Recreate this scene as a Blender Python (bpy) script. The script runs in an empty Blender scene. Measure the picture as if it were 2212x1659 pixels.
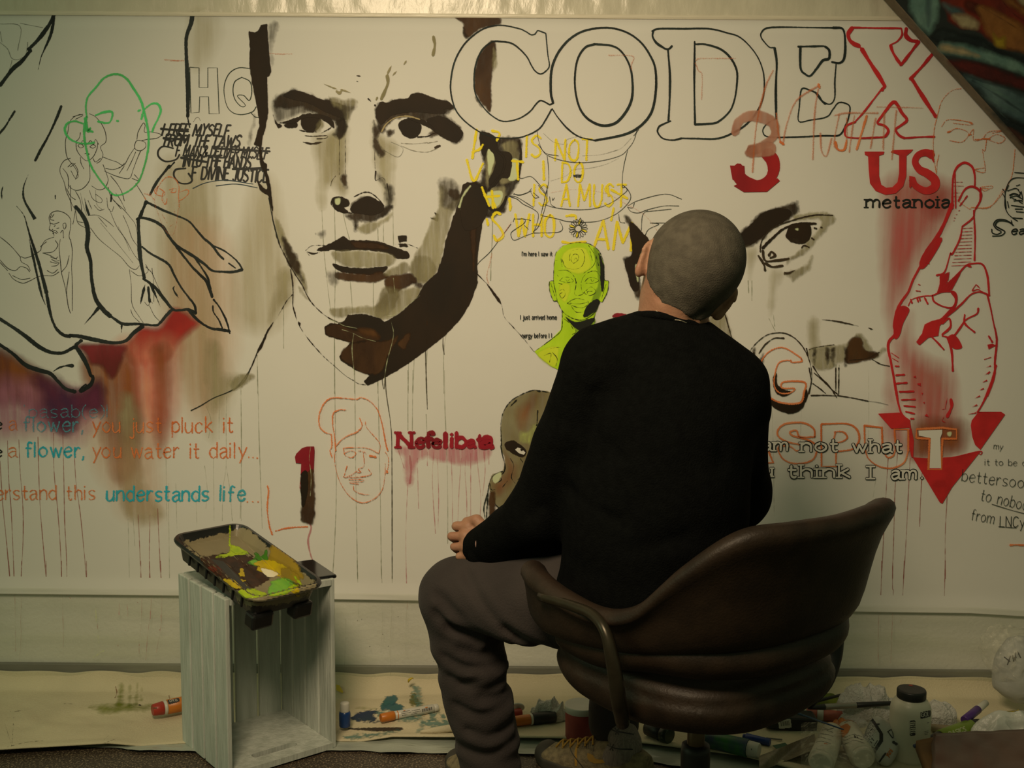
import bpy, bmesh, math, random
import numpy as np
from mathutils import Vector, Matrix, Euler
from mathutils.geometry import tessellate_polygon

random.seed(7)
rng = np.random.default_rng(7)
R = math.radians
S = bpy.context.scene
COL = S.collection

# ------------------------------------------------------------------ camera
F = 2440.0
CAM = Vector((0, 0, 1.16))
ROT = Matrix.Rotation(R(83.5), 3, 'X') @ Matrix.Rotation(R(0.44), 3, 'Z')
cd = bpy.data.cameras.new('camera')
cd.sensor_width = 36
cd.lens = F / 2212 * 36
cam = bpy.data.objects.new('camera', cd)
COL.objects.link(cam)
cam.matrix_world = Matrix.Translation(CAM) @ ROT.to_4x4()
S.camera = cam

# ------------------------------------------------------------------ world, light, exposure
S.view_settings.view_transform = 'Standard'
S.view_settings.look = 'None'
S.view_settings.exposure = 0.0
S.view_settings.gamma = 1
S.view_settings.use_curve_mapping = False
S.cycles.transparent_max_bounces = 32
w = bpy.data.worlds.new('studio_dusk')
S.world = w
w.use_nodes = True
w.node_tree.nodes['Background'].inputs[0].default_value = (0.60, 0.71, 0.39, 1)
w.node_tree.nodes['Background'].inputs[1].default_value = 0.17


def area(name, loc, aim, sx, sy, power, color, spread=180):
    l = bpy.data.lights.new(name, 'AREA')
    l.shape = 'RECTANGLE'
    l.size, l.size_y = sx, sy
    l.energy = power
    l.color = color
    l.spread = R(spread)
    o = bpy.data.objects.new(name, l)
    COL.objects.link(o)
    o.location = loc
    o.rotation_euler = (Vector(aim) - Vector(loc)).to_track_quat('-Z', 'Y').to_euler()
    return o


sl = bpy.data.lights.new('studio_lamp', 'SPOT')
sl.energy = 178
sl.color = (1.0, 0.77, 0.495)
sl.spot_size = R(80)
sl.spot_blend = 1.0
sl.shadow_soft_size = 0.33
so = bpy.data.objects.new('studio_lamp', sl)
COL.objects.link(so)
so.location = (-0.45, 0.70, 2.22)
so.rotation_euler = (Vector((0.08, 2.9, 0.72)) - so.location).to_track_quat('-Z', 'Y').to_euler()
area('green_fill', (-2.8, 1.4, 1.6), (-1.0, 2.9, 0.7), 0.9, 1.2, 7, (0.66, 0.86, 0.50))  # added greenish fill light from the left


# ------------------------------------------------------------------ geometry from the photograph's frame
def ray(px, py):
    return ROT @ Vector(((px - 1106) / F, -(py - 829.5) / F, -1))


def at(px, py, Y):
    d = ray(px, py)
    return CAM + d * (Y / d.y)


def onz(px, py, z):
    d = ray(px, py)
    return CAM + d * ((z - CAM.z) / d.z)


def onplane(px, py, p, n):
    d = ray(px, py)
    return CAM + d * ((Vector(p) - CAM).dot(n) / d.dot(n))


# ------------------------------------------------------------------ noise
def _hash(ix, iy, iz, seed):
    h = (ix.astype(np.int64) * 73856093) ^ (iy.astype(np.int64) * 19349663) ^ (iz.astype(np.int64) * 83492791) ^ (seed * 2654435)
    h = (h ^ (h >> 13)) * 1274126177
    return ((h ^ (h >> 16)) & 0xffff) / 65535.0


def vnoise(P, scale, seed=0):
    P = np.asarray(P, float) * scale
    i = np.floor(P)
    f = P - i
    f = f * f * (3 - 2 * f)
    i = i.astype(np.int64)
    r = 0
    for dx in (0, 1):
        for dy in (0, 1):
            for dz in (0, 1):
                wgt = (f[:, 0] if dx else 1 - f[:, 0]) * (f[:, 1] if dy else 1 - f[:, 1]) * (f[:, 2] if dz else 1 - f[:, 2])
                r = r + wgt * _hash(i[:, 0] + dx, i[:, 1] + dy, i[:, 2] + dz, seed)
    return r * 2 - 1


# ------------------------------------------------------------------ materials
def lin(c):
    return tuple(((x / 255) / 12.92 if x / 255 <= 0.04045 else ((x / 255 + 0.055) / 1.055) ** 2.4) for x in c)


REF = {'L': (150, 148, 116), 'C': (190, 168, 134), 'R': (128, 124, 92), 'N': (165, 152, 118)}


def alb(rgb, ref='C', k=0.72):
    """paint colour under white light, from its look beside the white paper"""
    a, b = lin(rgb), lin(REF[ref])
    return tuple(max(0.002, min(0.9, k * x / y)) for x, y in zip(a, b))


MATS = {}


def nodes(m):
    m.use_nodes = True
    nt = m.node_tree
    return nt, nt.nodes, nt.links, nt.nodes['Principled BSDF']


def mat(name, color, rough=0.6, metal=0.0, var=0.12, vscale=30, bump=0.0, bscale=60, color2=None, alpha=1.0,
        stretch=(1, 1, 1), spec=0.5, sheen=0.0, detail=4, coat=0.0, trans=0.0):
    if name in MATS:
        return MATS[name]
    m = bpy.data.materials.new(name)
    nt, N, L, b = nodes(m)
    c = tuple(color)[:3]
    c2 = tuple(color2)[:3] if color2 else tuple(x * (1 - var) for x in c)
    tc = N.new('ShaderNodeTexCoord')
    mp = N.new('ShaderNodeMapping')
    mp.inputs['Scale'].default_value = stretch
    L.new(tc.outputs['Object'], mp.inputs['Vector'])
    nz = N.new('ShaderNodeTexNoise')
    nz.inputs['Scale'].default_value = vscale
    nz.inputs['Detail'].default_value = detail
    L.new(mp.outputs[0], nz.inputs['Vector'])
    rp = N.new('ShaderNodeValToRGB')
    rp.color_ramp.elements[0].position = 0.35
    rp.color_ramp.elements[1].position = 0.65
    rp.color_ramp.elements[0].color = (*c2, 1)
    rp.color_ramp.elements[1].color = (*c, 1)
    L.new(nz.outputs['Fac'], rp.inputs[0])
    L.new(rp.outputs[0], b.inputs['Base Color'])
    b.inputs['Roughness'].default_value = rough
    b.inputs['Metallic'].default_value = metal
    b.inputs['Alpha'].default_value = alpha
    b.inputs['Specular IOR Level'].default_value = spec
    b.inputs['Sheen Weight'].default_value = sheen
    b.inputs['Coat Weight'].default_value = coat
    b.inputs['Transmission Weight'].default_value = trans
    if bump:
        n2 = N.new('ShaderNodeTexNoise')
        n2.inputs['Scale'].default_value = bscale
        n2.inputs['Detail'].default_value = 5
        L.new(mp.outputs[0], n2.inputs['Vector'])
        bp = N.new('ShaderNodeBump')
        bp.inputs['Strength'].default_value = bump
        bp.inputs['Distance'].default_value = 0.01
        L.new(n2.outputs['Fac'], bp.inputs['Height'])
        L.new(bp.outputs[0], b.inputs['Normal'])
    MATS[name] = m
    return m


def paint(name, c1, c2=None, amp=1.5, feather=1.5, dens=1.0, ns=120, sz=1.0, streak=0.0, sscale=90, vs=14, rough=0.65, sl=0.06):
    """paint laid on a sheet: coverage from the 'sd' attribute (distance inside the stroke, in mm) broken up by noise"""
    if name in MATS:
        return MATS[name]
    m = bpy.data.materials.new(name)
    nt, N, L, b = nodes(m)
    c2 = c2 or c1
    tc = N.new('ShaderNodeTexCoord')

    def noise(scale, st=(1, 1, 1), det=4):
        mp = N.new('ShaderNodeMapping')
        mp.inputs['Scale'].default_value = st
        L.new(tc.outputs['Object'], mp.inputs['Vector'])
        n = N.new('ShaderNodeTexNoise')
        n.inputs['Scale'].default_value = scale
        n.inputs['Detail'].default_value = det
        L.new(mp.outputs[0], n.inputs['Vector'])
        return n.outputs['Fac']

    def mth(op, a, bb=None, clamp=False):
        n = N.new('ShaderNodeMath')
        n.operation = op
        n.use_clamp = clamp
        for i, x in enumerate((a, bb)):
            if x is None:
                continue
            if isinstance(x, (int, float)):
                n.inputs[i].default_value = x
            else:
                L.new(x, n.inputs[i])
        return n.outputs[0]

    at_ = N.new('ShaderNodeAttribute')
    at_.attribute_name = 'sd'
    sd = at_.outputs['Fac']
    n1 = noise(ns, (1, 1, sz))
    x = mth('MULTIPLY', mth('SUBTRACT', n1, 0.5), 4 * amp)
    x = mth('ADD', sd, x)
    a = mth('DIVIDE', x, max(feather, 0.01), True)
    a = mth('MULTIPLY', a, dens)
    if streak:
        n3 = noise(sscale, (1, 1, sl), 5)
        s = mth('MULTIPLY', mth('SUBTRACT', n3, 0.32), 3.2, True)
        s = mth('ADD', mth('MULTIPLY', s, streak), 1 - streak)
        a = mth('MULTIPLY', a, s)
    L.new(a, b.inputs['Alpha'])
    n2 = noise(vs, (1, 1, 0.6), 5)
    rp = N.new('ShaderNodeValToRGB')
    rp.color_ramp.elements[0].position = 0.38
    rp.color_ramp.elements[1].position = 0.68
    rp.color_ramp.elements[0].color = (*c1, 1)
    rp.color_ramp.elements[1].color = (*c2, 1)
    L.new(n2, rp.inputs[0])
    L.new(rp.outputs[0], b.inputs['Base Color'])
    b.inputs['Roughness'].default_value = rough
    b.inputs['Specular IOR Level'].default_value = 0.25
    MATS[name] = m
    return m


# ------------------------------------------------------------------ object helpers
def link(name, me, parent=None, m=None, smooth=False):
    o = bpy.data.objects.new(name, me)
    COL.objects.link(o)
    if parent:
        o.parent = parent
    if m:
        me.materials.append(m)
    if smooth:
        me.polygons.foreach_set('use_smooth', [True] * len(me.polygons))
    return o


def from_py(name, v, f, parent=None, m=None, smooth=False):
    me = bpy.data.meshes.new(name)
    me.from_pydata([tuple(x) for x in v], [], [tuple(int(i) for i in x) for x in f])
    me.update()
    return link(name, me, parent, m, smooth)


def from_bm(name, bm, parent=None, m=None, smooth=False):
    me = bpy.data.meshes.new(name)
    bm.to_mesh(me)
    bm.free()
    return link(name, me, parent, m, smooth)


def empty(name, loc=(0, 0, 0), label=None, cat=None, group=None, rot=None):
    o = bpy.data.objects.new(name, None)
    o.empty_display_size = 0.05
    COL.objects.link(o)
    o.location = loc
    if rot is not None:
        o.rotation_euler = rot
    tag(o, label, cat, group)
    return o


def tag(o, label=None, cat=None, group=None, kind=None):
    if label:
        o['label'] = label
    if cat:
        o['category'] = cat
    if group:
        o['group'] = group
    if kind:
        o['kind'] = kind
    return o


def basis(x, y, z, loc=(0, 0, 0)):
    M = Matrix((x, y, z)).transposed().to_4x4()
    M.translation = Vector(loc)
    return M


def box_bm(sx, sy, sz, M=Matrix(), bev=0.0, seg=2, bm=None):
    b2 = bmesh.new()
    bmesh.ops.create_cube(b2, size=1, matrix=Matrix.Diagonal((sx, sy, sz, 1)))
    if bev:
        bmesh.ops.bevel(b2, geom=b2.edges[:], offset=bev, segments=seg, affect='EDGES', profile=0.5)
    bmesh.ops.transform(b2, matrix=M, verts=b2.verts)
    if bm is None:
        return b2
    me = bpy.data.meshes.new('t')
    b2.to_mesh(me)
    b2.free()
    bm.from_mesh(me)
    bpy.data.meshes.remove(me)
    return bm


def lathe(prof, seg=32, M=Matrix(), cap=True):
    """profile [(r,z)...] turned about z"""
    bm = bmesh.new()
    rings = []
    for r, z in prof:
        rings.append([bm.verts.new(M @ Vector((r * math.cos(2 * math.pi * i / seg), r * math.sin(2 * math.pi * i / seg), z))) for i in range(seg)])
    for a, b in zip(rings, rings[1:]):
        for i in range(seg):
            j = (i + 1) % seg
            bm.faces.new((a[i], a[j], b[j], b[i]))
    if cap:
        bm.faces.new(list(reversed(rings[0])))
        bm.faces.new(rings[-1])
    return bm


def catmull(P, n=6, closed=False):
    P = [np.array(p, float) for p in P]
    if len(P) < 3 and not closed:
        out = []
        for t in np.linspace(0, 1, n + 1):
            out.append(P[0] * (1 - t) + P[-1] * t)
        return out
    if closed:
        Q = [P[-1]] + P + [P[0], P[1]]
    else:
        Q = [2 * P[0] - P[1]] + P + [2 * P[-1] - P[-2]]
    out = []
    for i in range(1, len(Q) - 2):
        p0, p1, p2, p3 = Q[i - 1:i + 3]
        for t in np.arange(n) / n:
            out.append(0.5 * (2 * p1 + (p2 - p0) * t + (2 * p0 - 5 * p1 + 4 * p2 - p3) * t * t + (3 * p1 - p0 - 3 * p2 + p3) * t ** 3))
    if not closed:
        out.append(P[-1])
    return out


def tube(pts, r, seg=12, n=5, cap=True):
    """round tube along 3-D points; r a number or one per point"""
    rr = [r] * len(pts) if isinstance(r, (int, float)) else list(r)
    Q = catmull([list(p) + [q] for p, q in zip(pts, rr)], n)
    bm = bmesh.new()
    rings = []
    up = None
    for i, q in enumerate(Q):
        a = Vector(Q[max(i - 1, 0)][:3])
        b = Vector(Q[min(i + 1, len(Q) - 1)][:3])
        t = (b - a)
        if t.length < 1e-9:
            t = Vector((0, 0, 1))
        t.normalize()
        if up is None:
            up = t.orthogonal().normalized()
        up = (up - t * up.dot(t)).normalized()
        s = t.cross(up)
        c = Vector(q[:3])
        rings.append([bm.verts.new(c + (up * math.cos(2 * math.pi * k / seg) + s * math.sin(2 * math.pi * k / seg)) * q[3]) for k in range(seg)])
    for a, b in zip(rings, rings[1:]):
        for k in range(seg):
            bm.faces.new((a[k], a[(k + 1) % seg], b[(k + 1) % seg], b[k]))
    if cap:
        bm.faces.new(list(reversed(rings[0])))
        bm.faces.new(rings[-1])
    return bm


def join_bm(bms):
    out = bmesh.new()
    for b in bms:
        me = bpy.data.meshes.new('t')
        b.to_mesh(me)
        b.free()
        out.from_mesh(me)
        bpy.data.meshes.remove(me)
    return out


# ------------------------------------------------------------------ implicit surfaces (surface nets)
def surf_net(f, lo, hi, h):
    lo, hi = np.array(lo, float), np.array(hi, float)
    n = np.ceil((hi - lo) / h).astype(int) + 1
    ax = [lo[i] + h * np.arange(n[i]) for i in range(3)]
    G = np.stack(np.meshgrid(*ax, indexing='ij'), -1).reshape(-1, 3)
    V = f(G).reshape(n)
    ins = V < 0
    cs = tuple(n - 1)
    acc = np.zeros(cs + (3,))
    cnt = np.zeros(cs)
    corners = [(a, b, c) for a in (0, 1) for b in (0, 1) for c in (0, 1)]

    def sl(c):
        return tuple(slice(c[i], c[i] + cs[i]) for i in range(3))
    for c in corners:
        for d in range(3):
            if c[d] == 0:
                e = list(c)
                e[d] = 1
                v0, v1 = V[sl(c)], V[sl(e)]
                cr = (v0 < 0) != (v1 < 0)
                t = np.where(cr, v0 / np.where(cr, v0 - v1, 1), 0)
                for k in range(3):
                    acc[..., k] += cr * (c[k] + (t if k == d else 0))
                cnt += cr
    act = cnt > 0
    idx = -np.ones(cs, int)
    idx[act] = np.arange(act.sum())
    base = np.argwhere(act)
    verts = lo + (base + acc[act] / cnt[act][:, None]) * h
    faces = []
    for d in range(3):
        u, v = [(1, 2), (2, 0), (0, 1)][d]
        s0 = [slice(None)] * 3
        s1 = [slice(None)] * 3
        s0[d] = slice(0, n[d] - 1)
        s1[d] = slice(1, n[d])
        a, b = ins[tuple(s0)], ins[tuple(s1)]
        E = np.argwhere(a != b)
        E = E[(E[:, u] > 0) & (E[:, v] > 0) & (E[:, u] < n[u] - 1) & (E[:, v] < n[v] - 1)]
        q = []
        for du, dv in ((-1, -1), (0, -1), (0, 0), (-1, 0)):
            C = E.copy()
            C[:, u] += du
            C[:, v] += dv
            q.append(idx[C[:, 0], C[:, 1], C[:, 2]])
        q = np.stack(q, 1)
        fl = ~a[E[:, 0], E[:, 1], E[:, 2]]
        q[fl] = q[fl][:, ::-1]
        faces.append(q)
    return verts, np.concatenate(faces)


def cap(P, a, b, ra, rb):
    a, b = np.array(a), np.array(b)
    ab = b - a
    t = np.clip(((P - a) @ ab) / (ab @ ab + 1e-12), 0, 1)
    return np.linalg.norm(P - a - t[:, None] * ab, axis=1) - (ra + (rb - ra) * t)


def ell(P, c, r, Rm=None):
    q = P - np.array(c)
    if Rm is not None:
        q = q @ np.array(Rm)
    r = np.array(r)
    k0 = np.linalg.norm(q / r, axis=1)
    k1 = np.linalg.norm(q / (r * r), axis=1)
    return k0 * (k0 - 1) / (k1 + 1e-9)


def smin(a, b, k):
    h = np.clip(0.5 + 0.5 * (b - a) / k, 0, 1)
    return b * (1 - h) + a * h - k * h * (1 - h)


def smax(a, b, k):
    return -smin(-a, -b, k)


def net_obj(name, f, lo, hi, h, parent, m, relax=2):
    v, q = surf_net(f, lo, hi, h)
    o = from_py(name, v, q, parent, m, True)
    if relax:
        bm = bmesh.new()
        bm.from_mesh(o.data)
        for _ in range(relax):
            bmesh.ops.smooth_vert(bm, verts=bm.verts, factor=0.5, use_axis_x=True, use_axis_y=True, use_axis_z=True)
        bm.to_mesh(o.data)
        bm.free()
    return o


# ------------------------------------------------------------------ flat art: strokes, fills and washes on a surface
ORG = {'A1': (0, 0), 'A2': (0, 400), 'A3': (0, 800), 'A4': (0, 1220), 'B1': (500, 0), 'B2': (500, 400), 'B3': (500, 800), 'B4': (500, 1220),
       'C1': (1000, 0), 'C2': (1000, 400), 'C3': (950, 800), 'C4': (1000, 1220), 'D1': (1612, 0), 'D2': (1612, 400), 'D3': (1612, 800), 'D4': (1612, 1220)}
K = 600 / 2212


def P_(crop, s):
    ox, oy = ORG[crop] if crop else (0, 0)
    k = K if crop else 1.0
    return [(ox + float(a.split(',')[0]) * k, oy + float(a.split(',')[1]) * k) for a in s.split()]


def sdist(Q, poly):
    """signed distance (positive inside) of points Q to a closed polygon"""
    A = np.array(poly)
    B = np.roll(A, -1, 0)
    d = np.full(len(Q), 1e9)
    ins = np.zeros(len(Q), bool)
    for a, b in zip(A, B):
        e = b - a
        w_ = Q - a
        t = np.clip((w_ @ e) / (e @ e + 1e-9), 0, 1)
        r = w_ - t[:, None] * e
        d = np.minimum(d, (r * r).sum(1))
        c = ((a[1] > Q[:, 1]) != (b[1] > Q[:, 1]))
        if abs(b[1] - a[1]) > 1e-9:
            c &= Q[:, 0] < (b[0] - a[0]) * (Q[:, 1] - a[1]) / (b[1] - a[1]) + a[0]
            ins ^= c
    d = np.sqrt(d)
    return np.where(ins, d, -d)


LAY = [0.0008]
LINE_SUB = {}


class Art:
    def __init__(s, name, mp, parent, label=None, step=1e-5):
        s.name, s.mp, s.parent, s.label, s.step = name, mp, parent, label, step
        s.v, s.f, s.sd, s.mi, s.ms = [], [], [], [], []
        s.layer = 0

    def _m(s, m):
        if m not in s.ms:
            s.ms.append(m)
        return s.ms.index(m)

    def _add(s, pts, faces, sd, m):
        b = len(s.v)
        lay = s.layer * s.step
        s.layer += 1
        if s.step == 1e-5:
            LAY[0] += 2.5e-6
            lay = LAY[0]
        for p in pts:
            s.v.append(s.mp(p[0], p[1], lay))
        s.sd += list(sd)
        i = s._m(m)
        for f in faces:
            s.f.append([b + k for k in f])
            s.mi.append(i)

    def line(s, pts, w, m, taper=0, n=5, closed=False, wob=0.0, straight=False):
        """ribbon; w total width; taper 1: thin at the end, 2: both ends, -1: thin at the start"""
        m = LINE_SUB.get(m.name, lambda: m)()
        if straight:
            Q = [np.array(p, float) for p in pts] + ([np.array(pts[0], float)] if closed else [])
        else:
            Q = catmull(pts, n, closed)
            if closed:
                Q.append(Q[0])
        Q = np.array(Q)
        keep = [0] + [i for i in range(1, len(Q)) if np.linalg.norm(Q[i] - Q[i - 1]) > 1e-6]
        Q = Q[keep]
        if len(Q) < 2:
            return
        if wob:
            Q = Q + rng.normal(0, wob, Q.shape)
        L_ = np.concatenate([[0], np.cumsum(np.linalg.norm(np.diff(Q, axis=0), axis=1))])
        t = L_ / L_[-1]
        T = np.gradient(Q, axis=0)
        T /= (np.linalg.norm(T, axis=1)[:, None] + 1e-9)
        Nn = np.stack([-T[:, 1], T[:, 0]], 1)
        ww = np.full(len(Q), w / 2.0)
        ww = ww * (1 + 0.16 * np.sin(t * 9 + Q[0, 0]) * (0 if straight else 1))
        if taper == 1:
            ww = ww * np.clip(1.15 - t, 0.15, 1)
        if taper == -1:
            ww = ww * np.clip(0.15 + t, 0.15, 1)
        if taper == 2:
            ww = ww * np.clip(1.2 * np.sin(np.pi * np.clip(t, 0.03, 0.97)) + 0.12, 0, 1)
        # round ends
        if not closed and not taper:
            Q = np.vstack([Q[0] - T[0] * ww[0] * 0.6, Q, Q[-1] + T[-1] * ww[-1] * 0.6])
            Nn = np.vstack([Nn[0], Nn, Nn[-1]])
            ww = np.concatenate([[ww[0] * 0.35], ww, [ww[-1] * 0.35]])
        pts2, sd, fa = [], [], []
        for i in range(len(Q)):
            pts2 += [Q[i] + Nn[i] * ww[i], Q[i], Q[i] - Nn[i] * ww[i]]
            sd += [0, ww[i] * 1.2, 0]
            if i:
                b = 3 * (i - 1)
                fa += [(b, b + 1, b + 4, b + 3), (b + 1, b + 2, b + 5, b + 4)]
        s._add(pts2, fa, sd, m)

    def poly(s, pts, m, curve=False):
        if curve:
            pts = [tuple(p) for p in catmull(pts, 5, True)]
        tri = tessellate_polygon([[Vector((p[0], p[1], 0)) for p in pts]])
        s._add(pts, tri, [20] * len(pts), m)

    def wash(s, pts, m, feather=6, cell=4, curve=True):
        """soft or ragged area: a grid carrying the distance to its edge"""
        if curve:
            pts = [tuple(p) for p in catmull(pts, 4, True)]
        A = np.array(pts)
        lo, hi = A.min(0) - feather, A.max(0) + feather
        nx, ny = [max(2, int(math.ceil((hi[i] - lo[i]) / cell)) + 1) for i in (0, 1)]
        X, Y = np.meshgrid(np.linspace(lo[0], hi[0], nx), np.linspace(lo[1], hi[1], ny), indexing='ij')
        Q = np.stack([X.ravel(), Y.ravel()], 1)
        D = sdist(Q, A)
        I = np.arange(nx * ny).reshape(nx, ny)
        quads = np.stack([I[:-1, :-1], I[1:, :-1], I[1:, 1:], I[:-1, 1:]], -1).reshape(-1, 4)
        ok = D[quads].max(1) > -feather
        quads = quads[ok]
        used = np.unique(quads)
        re = -np.ones(nx * ny, int)
        re[used] = np.arange(len(used))
        s._add(Q[used], re[quads].tolist(), ((D[used] + feather * 0.5) * 1.2).tolist(), m)

    # crop-coordinate shorthands
    def L(s, crop, w, txt, m, **k):
        kk = K if crop else 1
        for part in txt.split(';'):
            s.line(P_(crop, part.strip()), w * kk, m, **k)

    def G(s, crop, txt, m, **k):
        for part in txt.split(';'):
            s.poly(P_(crop, part.strip()), m, **k)

    def W(s, crop, txt, m, feather=6, cell=4, **k):
        for part in txt.split(';'):
            s.wash(P_(crop, part.strip()), m, feather, cell, **k)

    def text(s, crop, string, x0, x1, base, xh, w, m, slant=0.0, rot=0.0, serif=False, jit=0.0, **kw):
        """single-stroke lettering fitted between x0 and x1"""
        adv = []
        x = 0
        for ch in string:
            wd, st = GLY.get(ch, (6, ''))
            adv.append((x, wd, st))
            x += wd + kw.get('gap', 3.2)
        total = x - kw.get('gap', 3.2)
        sx = (x1 - x0) / max(total, 1)
        sy = xh / 10.0
        c, sn = math.cos(rot), math.sin(rot)
        ox, oy = ORG[crop] if crop else (0, 0)
        k = K if crop else 1.0
        for gx, wd, st in adv:
            if not st:
                continue
            jx, jy = (random.uniform(-jit, jit) for _ in (0, 1))
            for stroke in st.split(';'):
                pts = []
                raw = [tuple(float(q) for q in a.split(',')) for a in stroke.split()]
                for a, b in raw:
                    u = (gx + a) * sx + b * sy * slant + jx
                    v = b * sy + jy
                    pts.append((x0 + u * c + v * sn, base + u * sn - v * c))
                pts = [(ox + p[0] * k, oy + p[1] * k) for p in pts]
                s.line(pts, w * k, m, n=3, straight=(len(pts) == 2))
                if serif:
                    for e in (raw[0], raw[-1]):
                        if len(raw) == 2 or e[1] in (0, 10, 15):
                            if e[1] in (0, 10, 15) and abs(raw[0][0] - raw[min(1, len(raw) - 1)][0]) < 1:
                                u0 = (gx + e[0]) * sx
                                v = e[1] * sy
                                q = [(x0 + (u0 + d * sx) * c + v * sn, base + (u0 + d * sx) * sn - v * c) for d in (-2.0, 2.0)]
                                q = [(ox + p[0] * k, oy + p[1] * k) for p in q]
                                s.line(q, w * k * 0.7, m, straight=True)

    def done(s, smooth=False):
        me = bpy.data.meshes.new(s.name)
        me.from_pydata([tuple(p) for p in s.v], [], s.f)
        for m in s.ms:
            me.materials.append(m)
        me.polygons.foreach_set('material_index', s.mi)
        a = me.attributes.new('sd', 'FLOAT', 'POINT')
        a.data.foreach_set('value', np.array(s.sd, dtype=np.float32))
        me.update()
        o = link(s.name, me, s.parent)
        if s.label:
            o['label'] = s.label
        if s.name in ('washes', 'paint_drips', 'paint_stains', 'paint_spatter'):
            o['kind'] = 'stuff'
        return o


GLY = {
    'a': (7, '0,8.3 3,10 6,9 6.5,6 6.5,1.5 8,0;6.5,6.2 3,5.8 0,3.5 1,0.5 3,0 6.5,2.6'), 'b': (7, '0,15 0,0;0,2 4,0 7,3 7,7 4,10 0,8'), 'c': (7, '7,8 4,10 1,8 0,5 1,1 4,0 7,2'),
    'd': (7, '7,15 7,0;7,2 3,0 0,3 0,7 3,10 7,8'), 'e': (7, '0,5 7,6 6,9 4,10 1,8 0,4 2,0 5,0 7,2'), 'f': (6, '6,14 4,15 2,13 2,0;0,9 5,9'),
    'g': (7, '7,8 4,10 1,8 0,4 2,1 5,1 7,3;7,10 7,-3 4,-5 0,-4'), 'h': (7, '0,15 0,0;0,7 3,10 6,9 7,6 7,0'), 'i': (1, '0,10 0,0;0,13 0,14'),
    'j': (3, '3,10 3,-3 1,-5 -1,-4;3,13 3,14'), 'k': (7, '0,15 0,0;6,10 0,4;2,5 7,0'), 'l': (1, '0,15 0,0'),
    'm': (12, '0,10 0,0;0,7 3,10 6,8 6,0;6,7 9,10 12,8 12,0'), 'n': (7, '0,10 0,0;0,7 3,10 6,9 7,6 7,0'), 'o': (8, '4,10 1,8 0,5 1,2 4,0 7,2 8,5 7,8 4,10'),
    'p': (7, '0,10 0,-5;0,8 4,10 7,7 7,3 4,0 0,1'), 'r': (5, '0,10 0,0;0,6 3,10 5,9'), 's': (6, '6,9 3,10 0,8 2,5 5,4 6,2 3,0 0,1'),
    't': (5, '2,14 2,2 4,0 5,1;0,9 5,9'), 'u': (7, '0,10 0,3 2,0 5,1 7,4;7,10 7,0'), 'v': (7, '0,10 3,0;3,0 7,10'), 'w': (11, '0,10 3,0;3,0 5,9;5,9 8,0;8,0 11,10'),
    'x': (7, '0,10 7,0;7,10 0,0'), 'y': (7, '0,10 4,1;8,10 1,-5'), 'z': (6, '0,10 6,10 0,0 6,0'),
    'A': (10, '0,0 5,15;5,15 10,0;2,5 8,5'), 'B': (8, '0,0 0,15 6,14 7,11 1,8;1,8 7,6 7,2 0,0'), 'C': (9, '9,13 5,15 1,12 0,7 1,2 5,0 9,3'),
    'D': (9, '0,0 0,15;0,15 6,14 9,8 6,1 0,0'), 'E': (7, '0,0 0,15;0,15 7,15;0,8 6,8;0,0 7,0'), 'F': (7, '0,0 0,15;0,15 7,15;0,8 6,8'),
    'G': (9, '9,13 5,15 1,12 0,7 1,2 5,0 9,2 9,7 5,7'), 'H': (8, '0,0 0,15;8,0 8,15;0,8 8,8'), 'I': (1, '0,0 0,15'), 'J': (7, '1,15 8,15;5,15 5,3 3,0 0,2'),
    'K': (8, '0,0 0,15;7,15 0,7;2,8 8,0'), 'L': (7, '0,15 0,0;0,0 7,0'), 'M': (12, '0,0 1,15;1,15 6,4;6,4 11,15;11,15 12,0'), 'N': (9, '0,0 0,15;0,15 9,0;9,0 9,15'),
    'O': (9, '5,15 1,12 0,7 1,2 5,0 8,2 9,8 8,13 5,15'), 'P': (8, '0,0 0,15;0,15 7,14 8,10 6,7 0,7'), 'Q': (9, '5,15 1,12 0,7 1,2 5,0 8,2 9,8 8,13 5,15;6,4 10,-1'),
    'R': (8, '0,0 0,15;0,15 7,14 8,10 6,7 0,7;3,7 8,0'), 'S': (8, '8,13 4,15 0,12 2,9 6,7 8,3 4,0 0,2'), 'T': (9, '0,15 9,15;4.5,15 4.5,0'),
    'U': (8, '0,15 0,4 3,0 6,1 8,5;8,15 8,5'), 'V': (9, '0,15 4,0;4,0 9,15'), 'W': (13, '0,15 3,0;3,0 6,12;6,12 9,0;9,0 13,15'), 'X': (9, '0,15 9,0;9,15 0,0'),
    'Y': (9, '0,15 4,8;9,15 4,8;4,8 4,0'), 'Z': (8, '0,15 8,15;8,15 0,0;0,0 8,0'), '&': (9, '9,0 2,11 4,15 7,12 1,5 1,1 5,0 9,6'), ',': (2, '1,1 0,-3'), '.': (1, '0,0 0,0.8'),
    "'": (1, '0,15 0,12'), '(': (3, '3,15 0,10 0,3 3,-2'), ')': (3, '0,15 3,10 3,3 0,-2'), ' ': (5, ''), '@': (7, '0,5 7,6 6,9 4,10 1,8 0,4 2,0 5,0 7,2'),
    '1': (3, '0,12 3,15;3,15 3,0'), '2': (7, '0,12 3,15 7,12 0,0;0,0 7,0'), '5': (7, '7,15 1,15 1,9 5,9 7,5 4,0 0,1'), '0': (7, '4,15 0,10 0,4 4,0 7,4 7,11 4,15'), '|': (1, '0,0 0,15'), '-': (5, '0,7 5,7'),
}

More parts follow.
